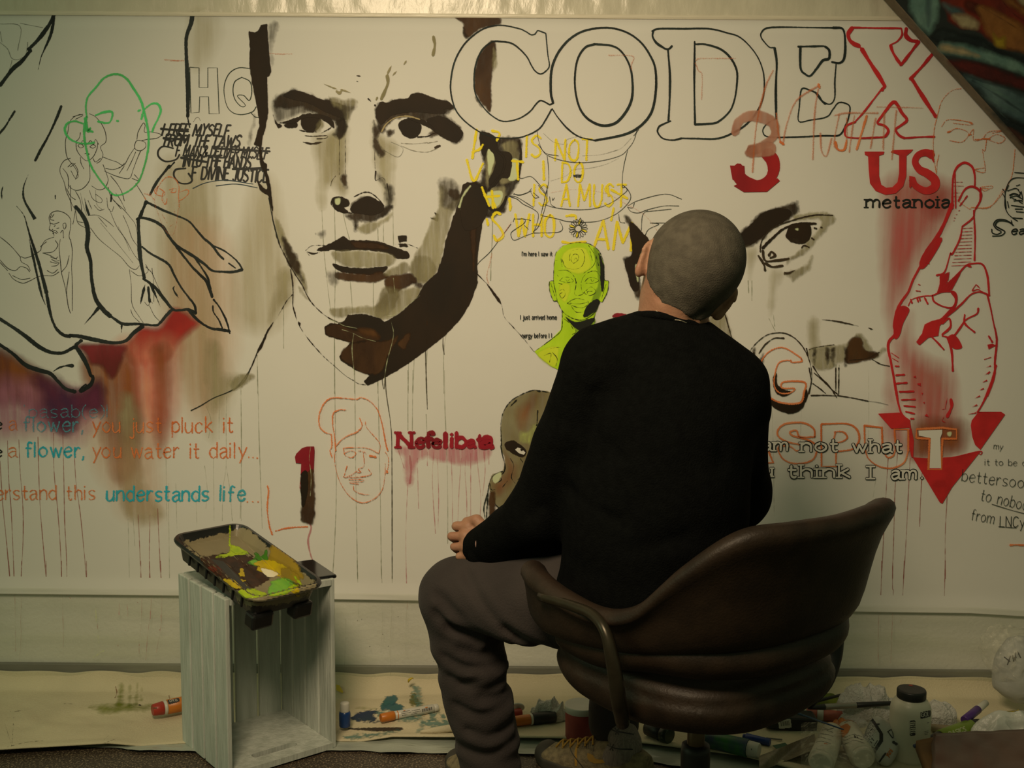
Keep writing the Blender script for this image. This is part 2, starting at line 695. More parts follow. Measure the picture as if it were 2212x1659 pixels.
# ================================================================== SETTING
YW = 2.90          # the wall
YP = 2.894         # face of the paper hung on it
wall_m = mat('painted_plaster', (0.66, 0.66, 0.60), 0.7, var=0.06, vscale=6, bump=0.15, bscale=90)
floor_m = mat('speckled_terrazzo', (0.30, 0.23, 0.15), 0.45, vscale=210, color2=(0.045, 0.032, 0.022), bump=0.2, bscale=200, detail=1.5)
floor_m.node_tree.nodes['Color Ramp'].color_ramp.elements[0].position = 0.52
floor_m.node_tree.nodes['Color Ramp'].color_ramp.elements[1].position = 0.72
paper_m = mat('heavy_paper', (0.73, 0.72, 0.685), 0.62, var=0.035, vscale=3.0, bump=0.10, bscale=7, spec=0.25)
base_m = mat('grey_vinyl_baseboard', (0.17, 0.165, 0.15), 0.5, var=0.2, vscale=12, stretch=(0.3, 1, 4))

zb = at(1106, 1441, 2.888).z     # top of the baseboard
o = from_bm('wall_back', box_bm(7, 0.1, 3.2, Matrix.Translation((0, YW + 0.05, 1.6 - 0.05))), None, wall_m)
tag(o, kind='structure')
o = from_bm('floor', box_bm(7, 6.0, 0.1, Matrix.Translation((0, 0.0, -0.05))), None, floor_m)
tag(o, kind='structure')
o = from_bm('baseboard_back', box_bm(7, 0.012, zb, Matrix.Translation((0, YW - 0.006, zb / 2)), 0.003), None, base_m)
tag(o, kind='structure')

# ---- plastic film: strip taped along the top, and the sheet that hangs below the paper
film_m = mat('milky_masking_film', (0.66, 0.62, 0.50), 0.28, var=0.08, vscale=25, bump=0.16, bscale=45, stretch=(1, 1, 0.5), spec=0.6)


def sheet(name, fx, nx, ny, m, parent=None):
    v = [fx(i / (nx - 1), j / (ny - 1)) for i in range(nx) for j in range(ny)]
    f = [(i * ny + j, (i + 1) * ny + j, (i + 1) * ny + j + 1, i * ny + j + 1) for i in range(nx - 1) for j in range(ny - 1)]
    return from_py(name, v, f, parent, m, True)


tape_m = mat('pale_masking_tape', (0.74, 0.68, 0.55), 0.35, var=0.1, vscale=60, stretch=(0.3, 1, 5), spec=0.6, bump=0.1)
film_root = empty('masking_film', at(1000, 10, YW - 0.006), 'milky wrinkled plastic masking film taped along the top edge of the mural', 'plastic film')


def topfilm(u, t):
    px = -120 + u * 2250
    py = 30 - t * 120 + px * 0.0065
    n = vnoise([[px * 0.012, py * 0.03, 0]], 1)[0] * 0.5 + vnoise([[px * 0.05, py * 0.02, 3]], 1)[0] * 0.5
    return at(px, py, YW - 0.0065 - 0.0022 * n) - film_root.location


def parent_local(o):
    pass


sheet('film', topfilm, 420, 26, film_m, film_root)


def tapef(u, t):
    px = -120 + u * 2250
    py = 32 - t * 9 + px * 0.0065
    return at(px, py, YW - 0.0085 - 0.0012 * math.sin(t * 3.14)) - film_root.location


sheet('tape', tapef, 60, 4, tape_m, film_root)

clear_m = bpy.data.materials.new('clear_dust_sheet')
nt, N, L, b = nodes(clear_m)
b.inputs['Base Color'].default_value = (0.50, 0.54, 0.38, 1)
b.inputs['Roughness'].default_value = 0.3
tc = N.new('ShaderNodeTexCoord')
n1 = N.new('ShaderNodeTexNoise')
n1.inputs['Scale'].default_value = 9
n1.inputs['Detail'].default_value = 6
mp_ = N.new('ShaderNodeMapping')
mp_.inputs['Rotation'].default_value = (0, R(40), 0)
mp_.inputs['Scale'].default_value = (0.25, 1, 3)
L.new(tc.outputs['Object'], mp_.inputs['Vector'])
L.new(mp_.outputs[0], n1.inputs['Vector'])
mr = N.new('ShaderNodeMapRange')
mr.inputs['From Min'].default_value = 0.45
mr.inputs['From Max'].default_value = 0.8
mr.inputs['To Min'].default_value = 0.08
mr.inputs['To Max'].default_value = 0.38
L.new(n1.outputs['Fac'], mr.inputs['Value'])
L.new(mr.outputs[0], b.inputs['Alpha'])
bp = N.new('ShaderNodeBump')
bp.inputs['Strength'].default_value = 0.4
bp.inputs['Distance'].default_value = 0.01
L.new(n1.outputs['Fac'], bp.inputs['Height'])
L.new(bp.outputs[0], b.inputs['Normal'])


def paper_bottom(px):
    return float(np.interp(px, [-200, 0, 400, 730, 925, 1870, 2100, 2212, 2500], [1279, 1283, 1287, 1295, 1298, 1322, 1325, 1332, 1338]))


def lowfilm(u, t):
    px = -120 + u * 2500
    y0 = paper_bottom(px) - 14
    y1 = 1472 + (px - 1106) * 0.006
    py = y0 + (y1 - y0) * t
    n = vnoise([[px * 0.01 + py * 0.008, py * 0.01 - px * 0.002, 1]], 1)[0]
    return at(px, py, YW - 0.017 - 0.002 * n - 0.004 * t)


dust = sheet('dust_sheet', lowfilm, 260, 20, clear_m)
tag(dust, 'clear thin plastic sheet hanging on the wall below the mural down to the baseboard', 'plastic sheet')

def lowmap(px, py, lay):
    return at(px, py, YW - 0.0235 - lay)


# ================================================================== MURAL
mural = empty('mural', (0, 0, 0), 'wide white paper mural of painted faces, hands and lettering taped to the wall', 'mural')


def paperf(u, t):
    px = -160 + u * 2620
    y0 = 29 + px * 0.0065
    y1 = paper_bottom(px)
    py = y0 + (y1 - y0) * t
    curl = 0.0
    if t > 0.97:
        curl = (t - 0.97) / 0.03 * 0.006
    return at(px, py, YP - curl)


nx, ny = 80, 60
v = [paperf(i / (nx - 1), 1 - (1 - j / (ny - 1)) ** 1.6) for i in range(nx) for j in range(ny)]
f = [(i * ny + j, (i + 1) * ny + j, (i + 1) * ny + j + 1, i * ny + j + 1) for i in range(nx - 1) for j in range(ny - 1)]
paper = from_py('paper', v, f, mural, paper_m, True)
md = paper.modifiers.new('thick', 'SOLIDIFY')
md.thickness = 0.0006
md.offset = 1 if False else -1

BASE = [0.0006]


def wallmp(off):
    def g(px, py, lay):
        return at(px, py, YP - off - lay)
    return g


def art(name, label=None):
    return Art(name, wallmp(0.0), mural, label)


INK = mat('black_marker', (0.012, 0.013, 0.013), 0.45, var=0.3, vscale=60)
THIN = paint('thin_black_pen', (0.02, 0.025, 0.02), amp=0.25, feather=0.5, dens=0.9, ns=300)
FADE = paint('faint_pen', (0.06, 0.06, 0.045), amp=0.3, feather=0.6, dens=0.55, ns=300)
DRY = paint('dark_marker_dry', (0.012, 0.016, 0.016), (0.03, 0.04, 0.04), amp=0.8, feather=1.0, dens=0.97, ns=160, streak=0.12)
GREEN = paint('green_marker', alb((75, 175, 80)), alb((70, 150, 65)), amp=0.9, feather=1.6, dens=0.85, ns=200)
ORA = paint('orange_chalk', alb((190, 85, 30)), alb((205, 110, 55)), amp=1.7, feather=1.6, dens=0.95, ns=420)
ORAF = paint('orange_chalk_faint', alb((185, 90, 40)), amp=2.2, feather=3, dens=0.6, ns=420)
TEAL = paint('teal_chalk', alb((40, 140, 130)), alb((60, 130, 115)), amp=1.5, feather=1.6, dens=0.95, ns=420)
TEALF = paint('teal_chalk_faint', alb((80, 125, 115)), amp=2.2, feather=2.5, dens=0.8, ns=420)
YEL = paint('yellow_chalk', alb((222, 170, 20)), alb((218, 172, 40)), amp=1.5, feather=1.6, dens=0.97, ns=420)
RED = mat('red_acrylic', alb((122, 19, 13), 'R'), 0.5, var=0.25, vscale=25)
REDP = paint('red_marker', alb((122, 20, 14), 'R'), alb((105, 16, 12), 'R'), amp=0.5, feather=0.9, dens=0.97, ns=160)
RED2 = paint('wet_red_paint', alb((140, 20, 25)), alb((110, 14, 18)), amp=1.2, feather=1.5, dens=0.97, ns=110)
REDW = paint('red_wash', alb((118, 52, 36), 'R'), alb((112, 62, 38), 'R'), amp=7, feather=60, dens=0.8, ns=9, streak=0.35, sscale=60)
REDS = paint('red_solid_wash', alb((124, 32, 19), 'L'), alb((108, 24, 16), 'L'), amp=3, feather=22, dens=0.97, ns=25, streak=0.1, sscale=60)
REDF = paint('red_fading', alb((150, 74, 48), 'L'), alb((165, 112, 70), 'L'), amp=8, feather=70, dens=0.85, ns=12, streak=0.35, sscale=50)
MAROON = paint('maroon_wash', alb((75, 25, 18), 'L'), alb((100, 30, 25), 'L'), amp=2.5, feather=14, dens=0.93, ns=40, streak=0.15)
PURPLE = paint('purple_wash', alb((70, 28, 35), 'L'), alb((40, 26, 40), 'L'), amp=8, feather=40, dens=0.95, ns=18, streak=0.2, sscale=50)
PURPF = paint('purple_fade', alb((140, 90, 85), 'L'), alb((120, 70, 70), 'L'), amp=8, feather=50, dens=0.6, ns=14, streak=0.35)
ORW = paint('brown_wash', alb((110, 62, 20), 'L'), alb((90, 45, 20), 'L'), amp=7, feather=40, dens=0.85, ns=16, streak=0.4, sscale=45)
TANW = paint('tan_wash', alb((140, 120, 72), 'N'), alb((148, 130, 84), 'N'), amp=7, feather=50, dens=0.46, ns=12, streak=0.5, sscale=50)
PEACH = paint('peach_wash', alb((200, 145, 95)), alb((190, 130, 80)), amp=7, feather=60, dens=0.3, ns=10, streak=0.3)
DK = paint('dark_umber', (0.016, 0.010, 0.005), (0.026, 0.014, 0.006), amp=1.6, feather=1.8, dens=1.0, ns=110, sz=0.5, vs=10)
DKS = paint('umber_dry_brush', (0.022, 0.014, 0.007), (0.06, 0.035, 0.016), amp=5, feather=8, dens=0.93, ns=60, streak=0.25, sscale=120, sl=0.3)
BR = paint('burnt_umber', (0.045, 0.02, 0.007), (0.09, 0.04, 0.012), amp=3, feather=5, dens=0.95, ns=60, streak=0.12, sscale=90, sl=0.3, vs=16)
OLV = paint('olive_glaze', alb((146, 124, 76)), alb((112, 92, 52)), amp=4, feather=7, dens=0.72, ns=45, streak=0.5, sscale=110, sl=0.10)
OLVS = paint('olive_glaze_soft', alb((158, 134, 84)), alb((140, 116, 68)), amp=6, feather=26, dens=0.62, ns=25, streak=0.5, sscale=90, sl=0.05)
GRY = paint('grey_smear', (0.05, 0.04, 0.025), (0.09, 0.07, 0.045), amp=5, feather=12, dens=0.62, ns=60, streak=0.5, sscale=130, sl=0.15)
DKL = paint('umber_line', (0.025, 0.016, 0.008), (0.05, 0.03, 0.014), amp=0.9, feather=1.2, dens=0.95, ns=110)
OLVL = paint('olive_line', alb((118, 98, 55)), alb((140, 116, 70)), amp=0.8, feather=1.6, dens=0.85, ns=110)
GRYL = paint('grey_line', (0.16, 0.14, 0.09), amp=0.8, feather=1.5, dens=0.6, ns=110)
LINE_SUB.update({'umber_dry_brush': lambda: DKL, 'olive_glaze': lambda: OLVL, 'grey_smear': lambda: GRYL})
DRIP = paint('thin_drip', alb((128, 118, 78)), amp=0.6, feather=1.6, dens=0.55, ns=60)
DRIPD = paint('dark_drip', alb((70, 58, 35)), amp=0.6, feather=1.4, dens=0.75, ns=60)
DRIPR = paint('rust_drip', alb((115, 70, 50), 'L'), amp=0.6, feather=1.5, dens=0.8, ns=60)
DRIPP = paint('pink_drip', alb((175, 95, 80)), amp=0.9, feather=2.2, dens=0.6, ns=60)
PAPERINK = mat('bare_paper', (0.73, 0.71, 0.66), 0.62, var=0.03, vscale=5)
LIME = paint('lime_paint', alb((150, 165, 12)), alb((170, 180, 25)), amp=0.6, feather=0.8, dens=1.0, ns=60, vs=20)
LIME2 = paint('dark_lime_paint', alb((105, 120, 15)), alb((130, 145, 25)), amp=2, feather=5, dens=0.75, ns=50)
LIMEY = paint('yellow_lime_paint', alb((195, 190, 35)), alb((180, 175, 20)), amp=2, feather=6, dens=0.85, ns=40)
PALE = paint('pale_highlight', alb((200, 190, 120)), amp=1.5, feather=3, dens=0.7, ns=60)

# ---- broad washes (lowest layer)
a = art('washes', 'pale tan, red and purple watery paint washes')
a.W('A1', '1530,120 1700,130 1760,250 1700,420 1560,540 1520,400', TANW, 30, 6)
a.W('A1', '1330,1300 1650,1300 1700,1659 1690,2400 1700,3000 1560,3200 1400,2900 1270,2200 1250,1659', TANW, 40, 7)
a.W('A2', '1480,0 1680,0 1700,700 1760,1200 1830,1600 1700,2000 1560,1700 1420,1200 1300,600', TANW, 40, 7)
a.W('A2', '1350,400 1700,300 1900,700 1850,1500 1600,1900 1350,1500', PEACH, 40, 7)
a.W('A2', '1640,1250 1760,1300 1780,1500 1940,1520 1860,1640 1700,1800 1650,1659', OLVS, 16, 5)
a.W('B2', '200,0 360,60 400,500 480,700 460,900 300,1150 60,1100 0,800', TANW, 40, 7)
a.W('B2', '380,700 475,680 480,900 400,980 300,1100 330,900', OLVS, 16, 5)
a.W('A2', '1380,980 1480,1000 1530,1040 1590,1110 1450,1230 1390,1310 1330,1400 1180,1420 1060,1430 980,1290 1000,1250 1060,1190 1120,1130 1240,1130 1300,1080', REDS, 12, 4)
a.W('A2', '990,1270 1400,1240 1400,1400 1360,1900 1250,2050 1080,1900 980,1700 960,1450', REDF, 50, 6)
a.W('A2', '1240,1300 1340,1330 1330,1900 1300,2150 1240,2000 1250,1500', ORW, 26, 5)
a.W('A3', '700,-100 1000,-120 1080,200 1100,560 1010,820 930,830 860,600 800,300 720,200', ORW, 40, 6)
a.W('A3', '980,250 1080,300 1100,620 1120,900 1270,1150 1050,1180 980,900', OLVS, 30, 6)
a.W('A3', '930,700 1250,750 1290,1180 1050,1190 900,1000', PEACH, 40, 7)
a.W('A2', '600,1270 980,1270 980,1370 920,1520 880,1540 800,1440 730,1430 680,1350', MAROON, 9, 4)
a.W('A2', '-150,1290 100,1370 260,1470 420,1520 540,1650 700,1650 790,1560 800,1700 740,1800 500,1950 300,1850 100,1700 -150,1700', PURPLE, 30, 6)
a.W('A2', '-200,1290 130,1380 320,1500 420,1620 250,1750 -200,1650', ORW, 30, 6)
a.W('A3', '-200,100 400,100 720,200 820,300 740,440 640,560 500,560 320,500 60,540 -200,560', PURPF, 40, 6)
a.W('A3', '300,60 560,180 780,150 820,260 780,330 640,330 560,480 450,460 380,300', PURPLE, 34, 6)
a.W('A3', '700,420 1000,500 1250,560 1260,700 1100,780 900,900 760,760', PEACH, 50, 7)
a.W('D2', '1110,-40 1330,-80 1620,-20 1640,180 1500,430 1380,640 1200,1000 1170,1250 1110,900 1090,500 1080,200', REDW, 30, 6)
a.W('D2', '1480,20 1630,40 1640,180 1540,280 1430,260 1380,160', REDW, 14, 5)
a.W('D2', '1190,1200 1330,1000 1370,1280 1600,1400 1700,1560 1720,1800 1740,2000 1740,2100 1640,2160 1330,2170 1330,1900 1220,1700 1150,1400', REDW, 12, 5)
a.W('D3', '1120,-100 1160,-60 1210,250 1250,340 1120,260 1100,80', REDW, 20, 5)
a.W('D3', '1090,340 1240,340 1330,700 1250,650 1100,560', REDW, 20, 5)
a.W('D3', '1320,400 1600,380 1760,420 1760,600 1640,680 1340,700', ORW, 16, 5)
a.W('B3', '1330,620 1560,620 1800,600 2060,620 1980,720 1780,740 1500,700 1430,900 1400,880 1390,700', paint('pink_wash', alb((180, 95, 85)), alb((190, 120, 100)), amp=6, feather=14, dens=0.7, ns=30, streak=0.6, sscale=120, sl=0.06), 14, 5)
a.W('D2', '500,1080 560,1060 580,1300 500,1300', OLVS, 10, 4)
a.done()

# ---- drips
a = art('paint_drips', 'thin vertical runs of dried paint')
for crop, w_, m_, s_ in (
    ('A3', 9, DRIPR, '0,720 20,1050 50,1350 78,1659;60,560 68,850 88,1100 102,1400 112,1659;150,550 160,800 180,1050 185,1300 168,1659;302,530 308,800 320,1100 345,1400 368,1659;428,500 430,800 458,1100 480,1400 490,1659;500,510 508,850 515,1200 530,1500 533,1790;590,620 604,880 640,1150 670,1450 688,1659'),
    ('A3', 8, DRIPR, '1100,1150 1112,1400 1120,1659;1195,1150 1190,1400 1190,1659;1255,1100 1268,1400 1280,1659'),
    ('A4', 8, DRIPR, '68,-30 88,210;108,-30 116,215;172,-30 164,215;366,-30 371,215;490,-30 492,220;688,-30 690,225;1120,-30 1128,230;1190,-30 1200,235;1278,-30 1290,235'),
    ('A3', 6, DRIP, '1750,220 1745,350 1745,550;1805,210 1800,400 1800,760 1775,950 1770,1200;1800,760 1830,950 1850,1200;1920,160 1922,1200;1640,280 1680,400 1660,540;1630,760 1650,950 1640,1100;1700,700 1705,1200;1400,900 1410,1300;1320,600 1330,1200;1020,1180 1030,1659;1060,1180 1075,1400;1340,900 1350,1659;1560,1000 1570,1250'),
    ('B3', 9, DRIP, '207,-30 215,300 222,600 236,1000 245,1260;820,-300 825,300 835,900 825,1300 805,1659;980,-300 985,400 992,1000 1005,1659;1165,0 1175,500 1185,1000 1195,1659;1405,0 1405,480;1445,0 1440,480;1695,0 1700,300 1712,600 1722,1000 1722,1380;75,150 80,700 70,1180;1550,350 1556,500'),
    ('B3', 12, DRIPD, '1222,30 1235,200 1270,450 1278,740 1280,1659;1548,-60 1553,120 1560,310;1210,-120 1200,60 1215,150 1225,60'),
    ('B2', 9, DRIP, '820,190 828,600 820,1100 820,1659;890,230 915,340 940,430;940,700 960,950 975,1300 980,1659;1130,780 1130,1000;1165,340 1168,440;1210,280 1210,450;1285,150 1290,480;720,200 735,500 765,800 790,1000;1710,1180 1690,1350 1690,1659;1560,1300 1548,1500 1552,1659;1410,1400 1408,1659;1455,1370 1445,1659;1165,1560 1162,1659;205,1350 208,1659;415,950 415,1300'),
    ('B2', 12, DRIPD, '1685,1180 1685,1280 1695,1350;1545,1310 1550,1500 1555,1659'),
    ('B4', 8, DRIP, '1000,-30 1010,260;1190,-30 1205,270;1280,-30 1280,275'),
    ('B3', 9, DRIPP, '1405,900 1395,1100 1388,1400 1400,1900;1330,640 1350,700 1375,780;1640,700 1650,1000 1645,1250;1870,680 1860,800 1872,1000 1875,1180;1905,660 1905,1170;1830,700 1810,1000 1800,1300;1950,650 1965,800 1985,1000 1980,1170;2010,650 2020,800 2000,1000;2050,640 2050,750;1480,700 1490,1100;1560,650 1560,760;1610,650 1600,900 1625,1300;1750,680 1760,1000 1760,1250'),
    ('B3', 20, DRIPP, '600,1200 635,1250 610,1350 625,1450 645,1510;1420,680 1430,800 1420,900'),
    ('D3', 9, DRIPR, '1130,700 1115,950 1095,1300 1078,1659;1205,650 1185,950 1175,1300 1165,1659;1305,700 1290,1000 1270,1400 1252,1659;1400,820 1390,1000 1380,1245;1605,700 1600,1000 1585,1300 1585,1659'),
    ('D4', 9, DRIPR, '1080,-30 1068,370;1165,-30 1165,180 1172,210 1162,375;1258,-30 1242,375;1585,-30 1574,380'),
    ('D3', 5, DRIP, '195,100 215,600 222,1159;440,300 430,600;975,0 975,500 960,560;1030,880 1010,1010;25,0 15,200;45,0 50,200'),
    ('C2', 11, DRIP, '200,200 235,300 225,600 220,760'),
    ('D2', 12, DRIP, '15,760 20,860;45,760 45,920;715,1430 715,1659;740,1430 738,1659')):
    a.L(crop, w_, s_, m_)
for u, vv in ((88, 212), (116, 214), (164, 215), (371, 216), (492, 220), (698, 224), (533, 130), (1128, 232), (1290, 234)):
    a.L('A4', 16, f'{u-6},{vv} {u+6},{vv}', DRIPR)
for u, vv in ((1066, 372), (1242, 372)):
    a.L('D4', 14, f'{u-4},{vv} {u+6},{vv}', REDP)
a.done()

a = Art('paint_spatter', lowmap, dust, 'thin broken runs and flecks of paint', 1e-6)
a.L('A4', 5, '118,240 122,500 125,690;172,240 165,450 168,560 155,770;498,245 500,400 505,560 500,760;1130,245 1125,480 1108,600 1108,710;1205,245 1198,400 1180,520 1160,760;1290,245 1285,450 1270,560 1245,700', DRIPR)
a.L('A4', 9, '950,310 948,400;1012,315 1018,408;1197,370 1198,430;1280,400 1285,450', DRIPP)
a.L('A4', 9, '998,520 996,525;940,640 938,650;555,262 560,266;1095,300 1098,303;775,470 778,510;1272,515 1272,522;1110,635 1108,645', DRIPR)
a.L('A4', 16, '760,330 770,500 790,620;740,740 830,680', paint('lime_tint', alb((150, 155, 70), 'L'), amp=4, feather=6, dens=0.4, ns=60))
a.L('B4', 5, '1015,280 1005,450;1205,280 1200,500 1190,700;1280,280 1270,500 1262,700 1268,880;1395,295 1390,500 1388,730;910,430 905,620 900,860', DRIP)
a.L('B4', 9, '1005,440 1003,448;1205,550 1205,556;1325,412 1328,416;1250,645 1248,652;1100,650 1104,654;1608,770 1612,774;1038,432 1036,438', DRIPD)
a.L('D4', 6, '1055,400 1050,650 1052,800;1165,390 1160,550 1150,780;1235,435 1230,460;1233,535 1234,540', DRIPR)
a.done()

# ---- big black outlined hand
a = art('hand_drawing', 'giant black marker outline of a hand')
for w_, tp, s_ in (
    (32, 0, '430,112 395,190 340,270 290,330 225,395'), (30, 1, '432,112 415,230 395,300 355,390 325,460 303,555'), (34, 0, '245,400 170,490 110,540 60,600 0,680'),
    (22, 0, '488,845 455,930 420,1010 370,1110 320,1200 280,1280'), (18, 0, '117,885 70,960 40,1010 -10,1070'), (13, 2, '25,1480 12,1530 15,1590'),
    (28, -1, '225,1390 190,1480 185,1560 205,1620 240,1680 278,1745'), (10, 0, '440,1555 440,1585'),
    (34, 0, '1535,105 1520,190 1485,290 1482,400 1490,560 1497,720 1495,930'), (14, 0, '1495,940 1510,1015'), (24, 0, '1350,1320 1310,1370 1270,1420 1230,1480 1195,1550'), (14, 0, '1345,1340 1390,1290')):
    a.L('A1', w_, s_, DRY, taper=tp)
for w_, tp, s_ in (
    (20, 0, '1160,130 1210,155 1300,200 1400,240 1500,285 1560,350 1620,420 1690,480 1740,550 1780,590'), (15, 0, '1690,480 1780,520 1850,570 1900,620 1930,670'),
    (24, 0, '1930,672 1860,690 1780,690 1690,680 1630,630 1560,580 1500,540 1420,490 1370,440 1340,405'), (14, 0, '1820,620 1875,660'),
    (28, 0, '1165,130 1135,200 1110,260 1088,272'), (24, 0, '1110,255 1200,275 1290,325 1340,400 1390,470 1450,550 1530,650 1600,720 1640,760 1670,830 1690,890'),
    (18, 0, '1560,590 1620,680 1655,740 1680,830'), (32, 0, '1100,265 1105,380 1110,500 1120,600 1145,720 1150,740'),
    (20, 0, '1130,490 1200,545 1300,600 1350,640 1390,720 1440,810 1500,890 1550,960 1560,1020'), (26, 0, '1560,1020 1500,990 1440,995 1380,990 1310,910 1240,820 1180,770 1140,745'),
    (16, 2, '1395,800 1380,820 1390,850 1422,897'), (22, 2, '1155,790 1140,850 1118,945'), (22, 0, '1180,810 1192,930'), (24, 1, '1200,790 1240,880 1278,970'),
    (17, 0, '1700,910 1740,960 1780,1030 1810,1100 1830,1180'), (14, 0, '1695,960 1700,1010 1740,1070 1772,1140'), (24, 0, '1830,1165 1760,1150 1680,1140 1600,1095 1540,1040 1500,990'),
    (24, 0, '1370,990 1330,1030 1280,1090 1240,1115 1100,1105 980,1105 920,1070 890,1050'), (32, 0, '1140,1120 1060,1180 1000,1240 900,1255 750,1230 640,1205 550,1195'),
    (34, 0, '600,170 650,230 690,310 700,400 692,500 720,600 730,750 760,900 820,990 880,1045'), (26, 1, '790,970 740,1030 670,1110'), (18, 1, '970,1110 965,1175'),
    (34, -1, '130,165 190,240 220,340 250,440 290,560 330,700 370,860'), (26, 0, '370,860 400,1020 440,1130 500,1190 560,1205'), (22, 2, '232,430 265,580 300,740 330,870 362,955'),
    (24, 1, '710,242 690,180 672,100'), (18, 0, '890,70 882,130'), (33, 0, '-10,1060 100,1130 200,1200 300,1280 400,1330 500,1335 570,1300 610,1285'),
    (34, 0, '600,1280 660,1370 700,1450 720,1510 740,1530 720,1590 640,1640'), (28, 0, '600,1275 650,1235'), (33, 0, '-10,1265 100,1340 200,1430 300,1470 400,1500 460,1560 520,1620 600,1645'),
    (18, 2, '420,1485 480,1450 570,1430 575,1445 520,1440 500,1452'), (14, 2, '620,1640 685,1585 670,1635')):
    a.L('A2', w_, s_, DRY, taper=tp)
a.done()

# ---- thin pen figures
a = art('woman_sketch', 'fine black pen sketch of a long-haired woman')
for s_ in ('660,910 600,925 555,970 540,1050 520,1130 530,1240 560,1290 600,1340 622,1400 600,1420 565,1360;710,905 760,930 810,990 840,1060 842,1130 800,1170 820,1230 800,1280 770,1300;605,1130 610,1190 640,1240 690,1280 740,1250 770,1190 778,1140',
           '600,1130 630,1100 640,1055;640,1150 660,1120 690,1150 720,1120 745,1150 760,1110 785,1150;620,1158 640,1145 665,1165 640,1178 620,1160;715,1168 740,1152 762,1165 740,1180 715,1170;690,1200 697,1215;675,1226 692,1218 710,1227 690,1236;640,1250 645,1300 668,1345;740,1260 760,1290 800,1260;580,930 640,910;600,950 660,920',
           '560,1260 510,1280 480,1330 480,1380 510,1450 530,1530 560,1600 570,1680;820,1250 870,1270 930,1290 985,1315 1030,1240 1070,1180;830,1360 870,1380 950,1410 1030,1420 1060,1350 1090,1270 1120,1200;1070,1160 1090,1120 1150,1130 1160,1170 1120,1200 1080,1190 1070,1160;1090,1110 1100,1050 1140,980 1155,1000 1150,1050 1200,1050 1280,1070 1250,1100 1170,1110 1130,1120',
           '545,1420 550,1480 600,1515 660,1500 710,1440 715,1370 710,1310;820,1310 850,1390 860,1440 830,1500 780,1510 730,1480;880,1400 930,1460 970,1530 990,1600;860,1490 880,1560 920,1610 965,1665;540,1330 580,1300 620,1360 600,1430;560,1330 600,1300;990,1320 950,1380;1070,1390 1110,1440 1050,1420;600,1520 640,1600 650,1700;500,1340 540,1400 545,1500',
           '1080,1460 1130,1540 1165,1600;840,1340 900,1350 960,1330 990,1300;1010,1360 1050,1280 1080,1210;530,1500 560,1560 600,1590'):
    a.L('A1', 6, s_, THIN)
for s_ in ('560,0 565,130 600,200 620,300 690,345;900,120 980,190 1040,260 1080,320 1100,440;720,340 780,420 860,490 960,570 1030,650 1080,670 1110,640;870,190 930,330 1000,430 1060,540 1105,600;700,240 780,240 860,290 905,330;1030,670 1045,800 1052,950 1110,1050 1140,1095;1040,680 1100,720 1150,710 1180,680 1160,630',
           '1160,650 1210,700 1250,790 1300,890 1350,980;1190,960 1230,1040 1285,1095;1040,990 1060,1040 1110,1090;1210,660 1225,800 1225,930;1150,930 1180,960 1195,925 1215,940;710,40 740,110 800,140 810,110 760,70;750,160 790,200 830,190;850,100 860,180 890,210 905,170;700,120 730,190;980,240 1020,330 1050,420 1090,480;780,250 850,330;600,200 590,260 580,310;720,380 690,310 620,290;920,60 960,120 1000,200',
           '800,300 900,420 980,520 1060,620;940,330 1000,440 1030,520;640,60 660,150 690,240;760,40 770,150 820,200'):
    a.L('A2', 5, s_, FADE if s_[0] == '8' else THIN)
a.done()
a = art('bald_man_sketch', 'fine black pen sketch of a bald crawling man')
for s_ in ('430,400 420,370 392,345 400,310 390,260 410,220 460,205 520,225 560,270 560,340 550,400 555,430;390,350 405,365 420,350;395,300 430,310 470,295;430,330 440,320;450,345 470,340;420,385 435,375 450,385;500,310 520,300 525,330 510,350 500,315;415,370 440,360 460,380;410,230 400,270 430,280;430,230 410,260',
           '430,412 360,440 330,490 320,520 260,560 200,580 165,570 170,610 220,640 240,680;560,430 575,520 570,650 575,780 575,1000;480,430 470,500 480,600 490,700 520,820 540,950 560,1020;340,540 400,560 450,590;400,570 440,585 460,570;410,590 440,605 470,600;400,610 440,620 470,615;410,645 450,640 470,620;375,680 420,700 460,670;470,690 420,720 360,720 300,730 240,760 180,780 110,750 70,700',
           '-5,408 60,460 110,510 160,570;-5,590 60,660 120,680 160,650 210,660 235,690;550,560 530,640 490,690;550,690 540,760 530,850 545,980;320,490 370,450;480,380 500,360 505,420;440,440 460,480 420,530 340,540;100,720 170,750 240,740;-5,610 60,680'):
    a.L('A2', 6, s_, THIN)
a.done()
a = art('corner_sketch', 'thin pen lines in the top left corner')
a.L('A1', 6, '-5,190 160,210 140,400;160,185 340,220;-5,335 60,390 90,460 140,475 200,440 215,380 220,335;15,335 0,250;95,480 80,540 60,590', FADE)
a.done()

a = art('green_face', 'loose green marker outline of a head with ears')
a.L('A1', 21, '690,930 683,850 700,770 760,700 830,620 920,590 1000,620 1060,700 1120,800 1150,900 1180,1050 1180,1180 1150,1320 1100,1450 1010,1530 920,1555 860,1510 780,1410 720,1310 690,1200 672,1100 672,1000 690,930;1150,870 1200,830 1250,825 1280,870 1265,930 1230,1000 1212,1050;1125,950 1140,890;750,1135 680,1145 600,1130 540,1090 515,1030 540,980 600,965 660,985;760,920 820,895 890,890 890,940 860,980 780,968;1100,885 1118,875;675,940 700,1030 740,1050;690,970 690,1040 720,1020 700,1050;930,962 942,964', GREEN)
a.done()

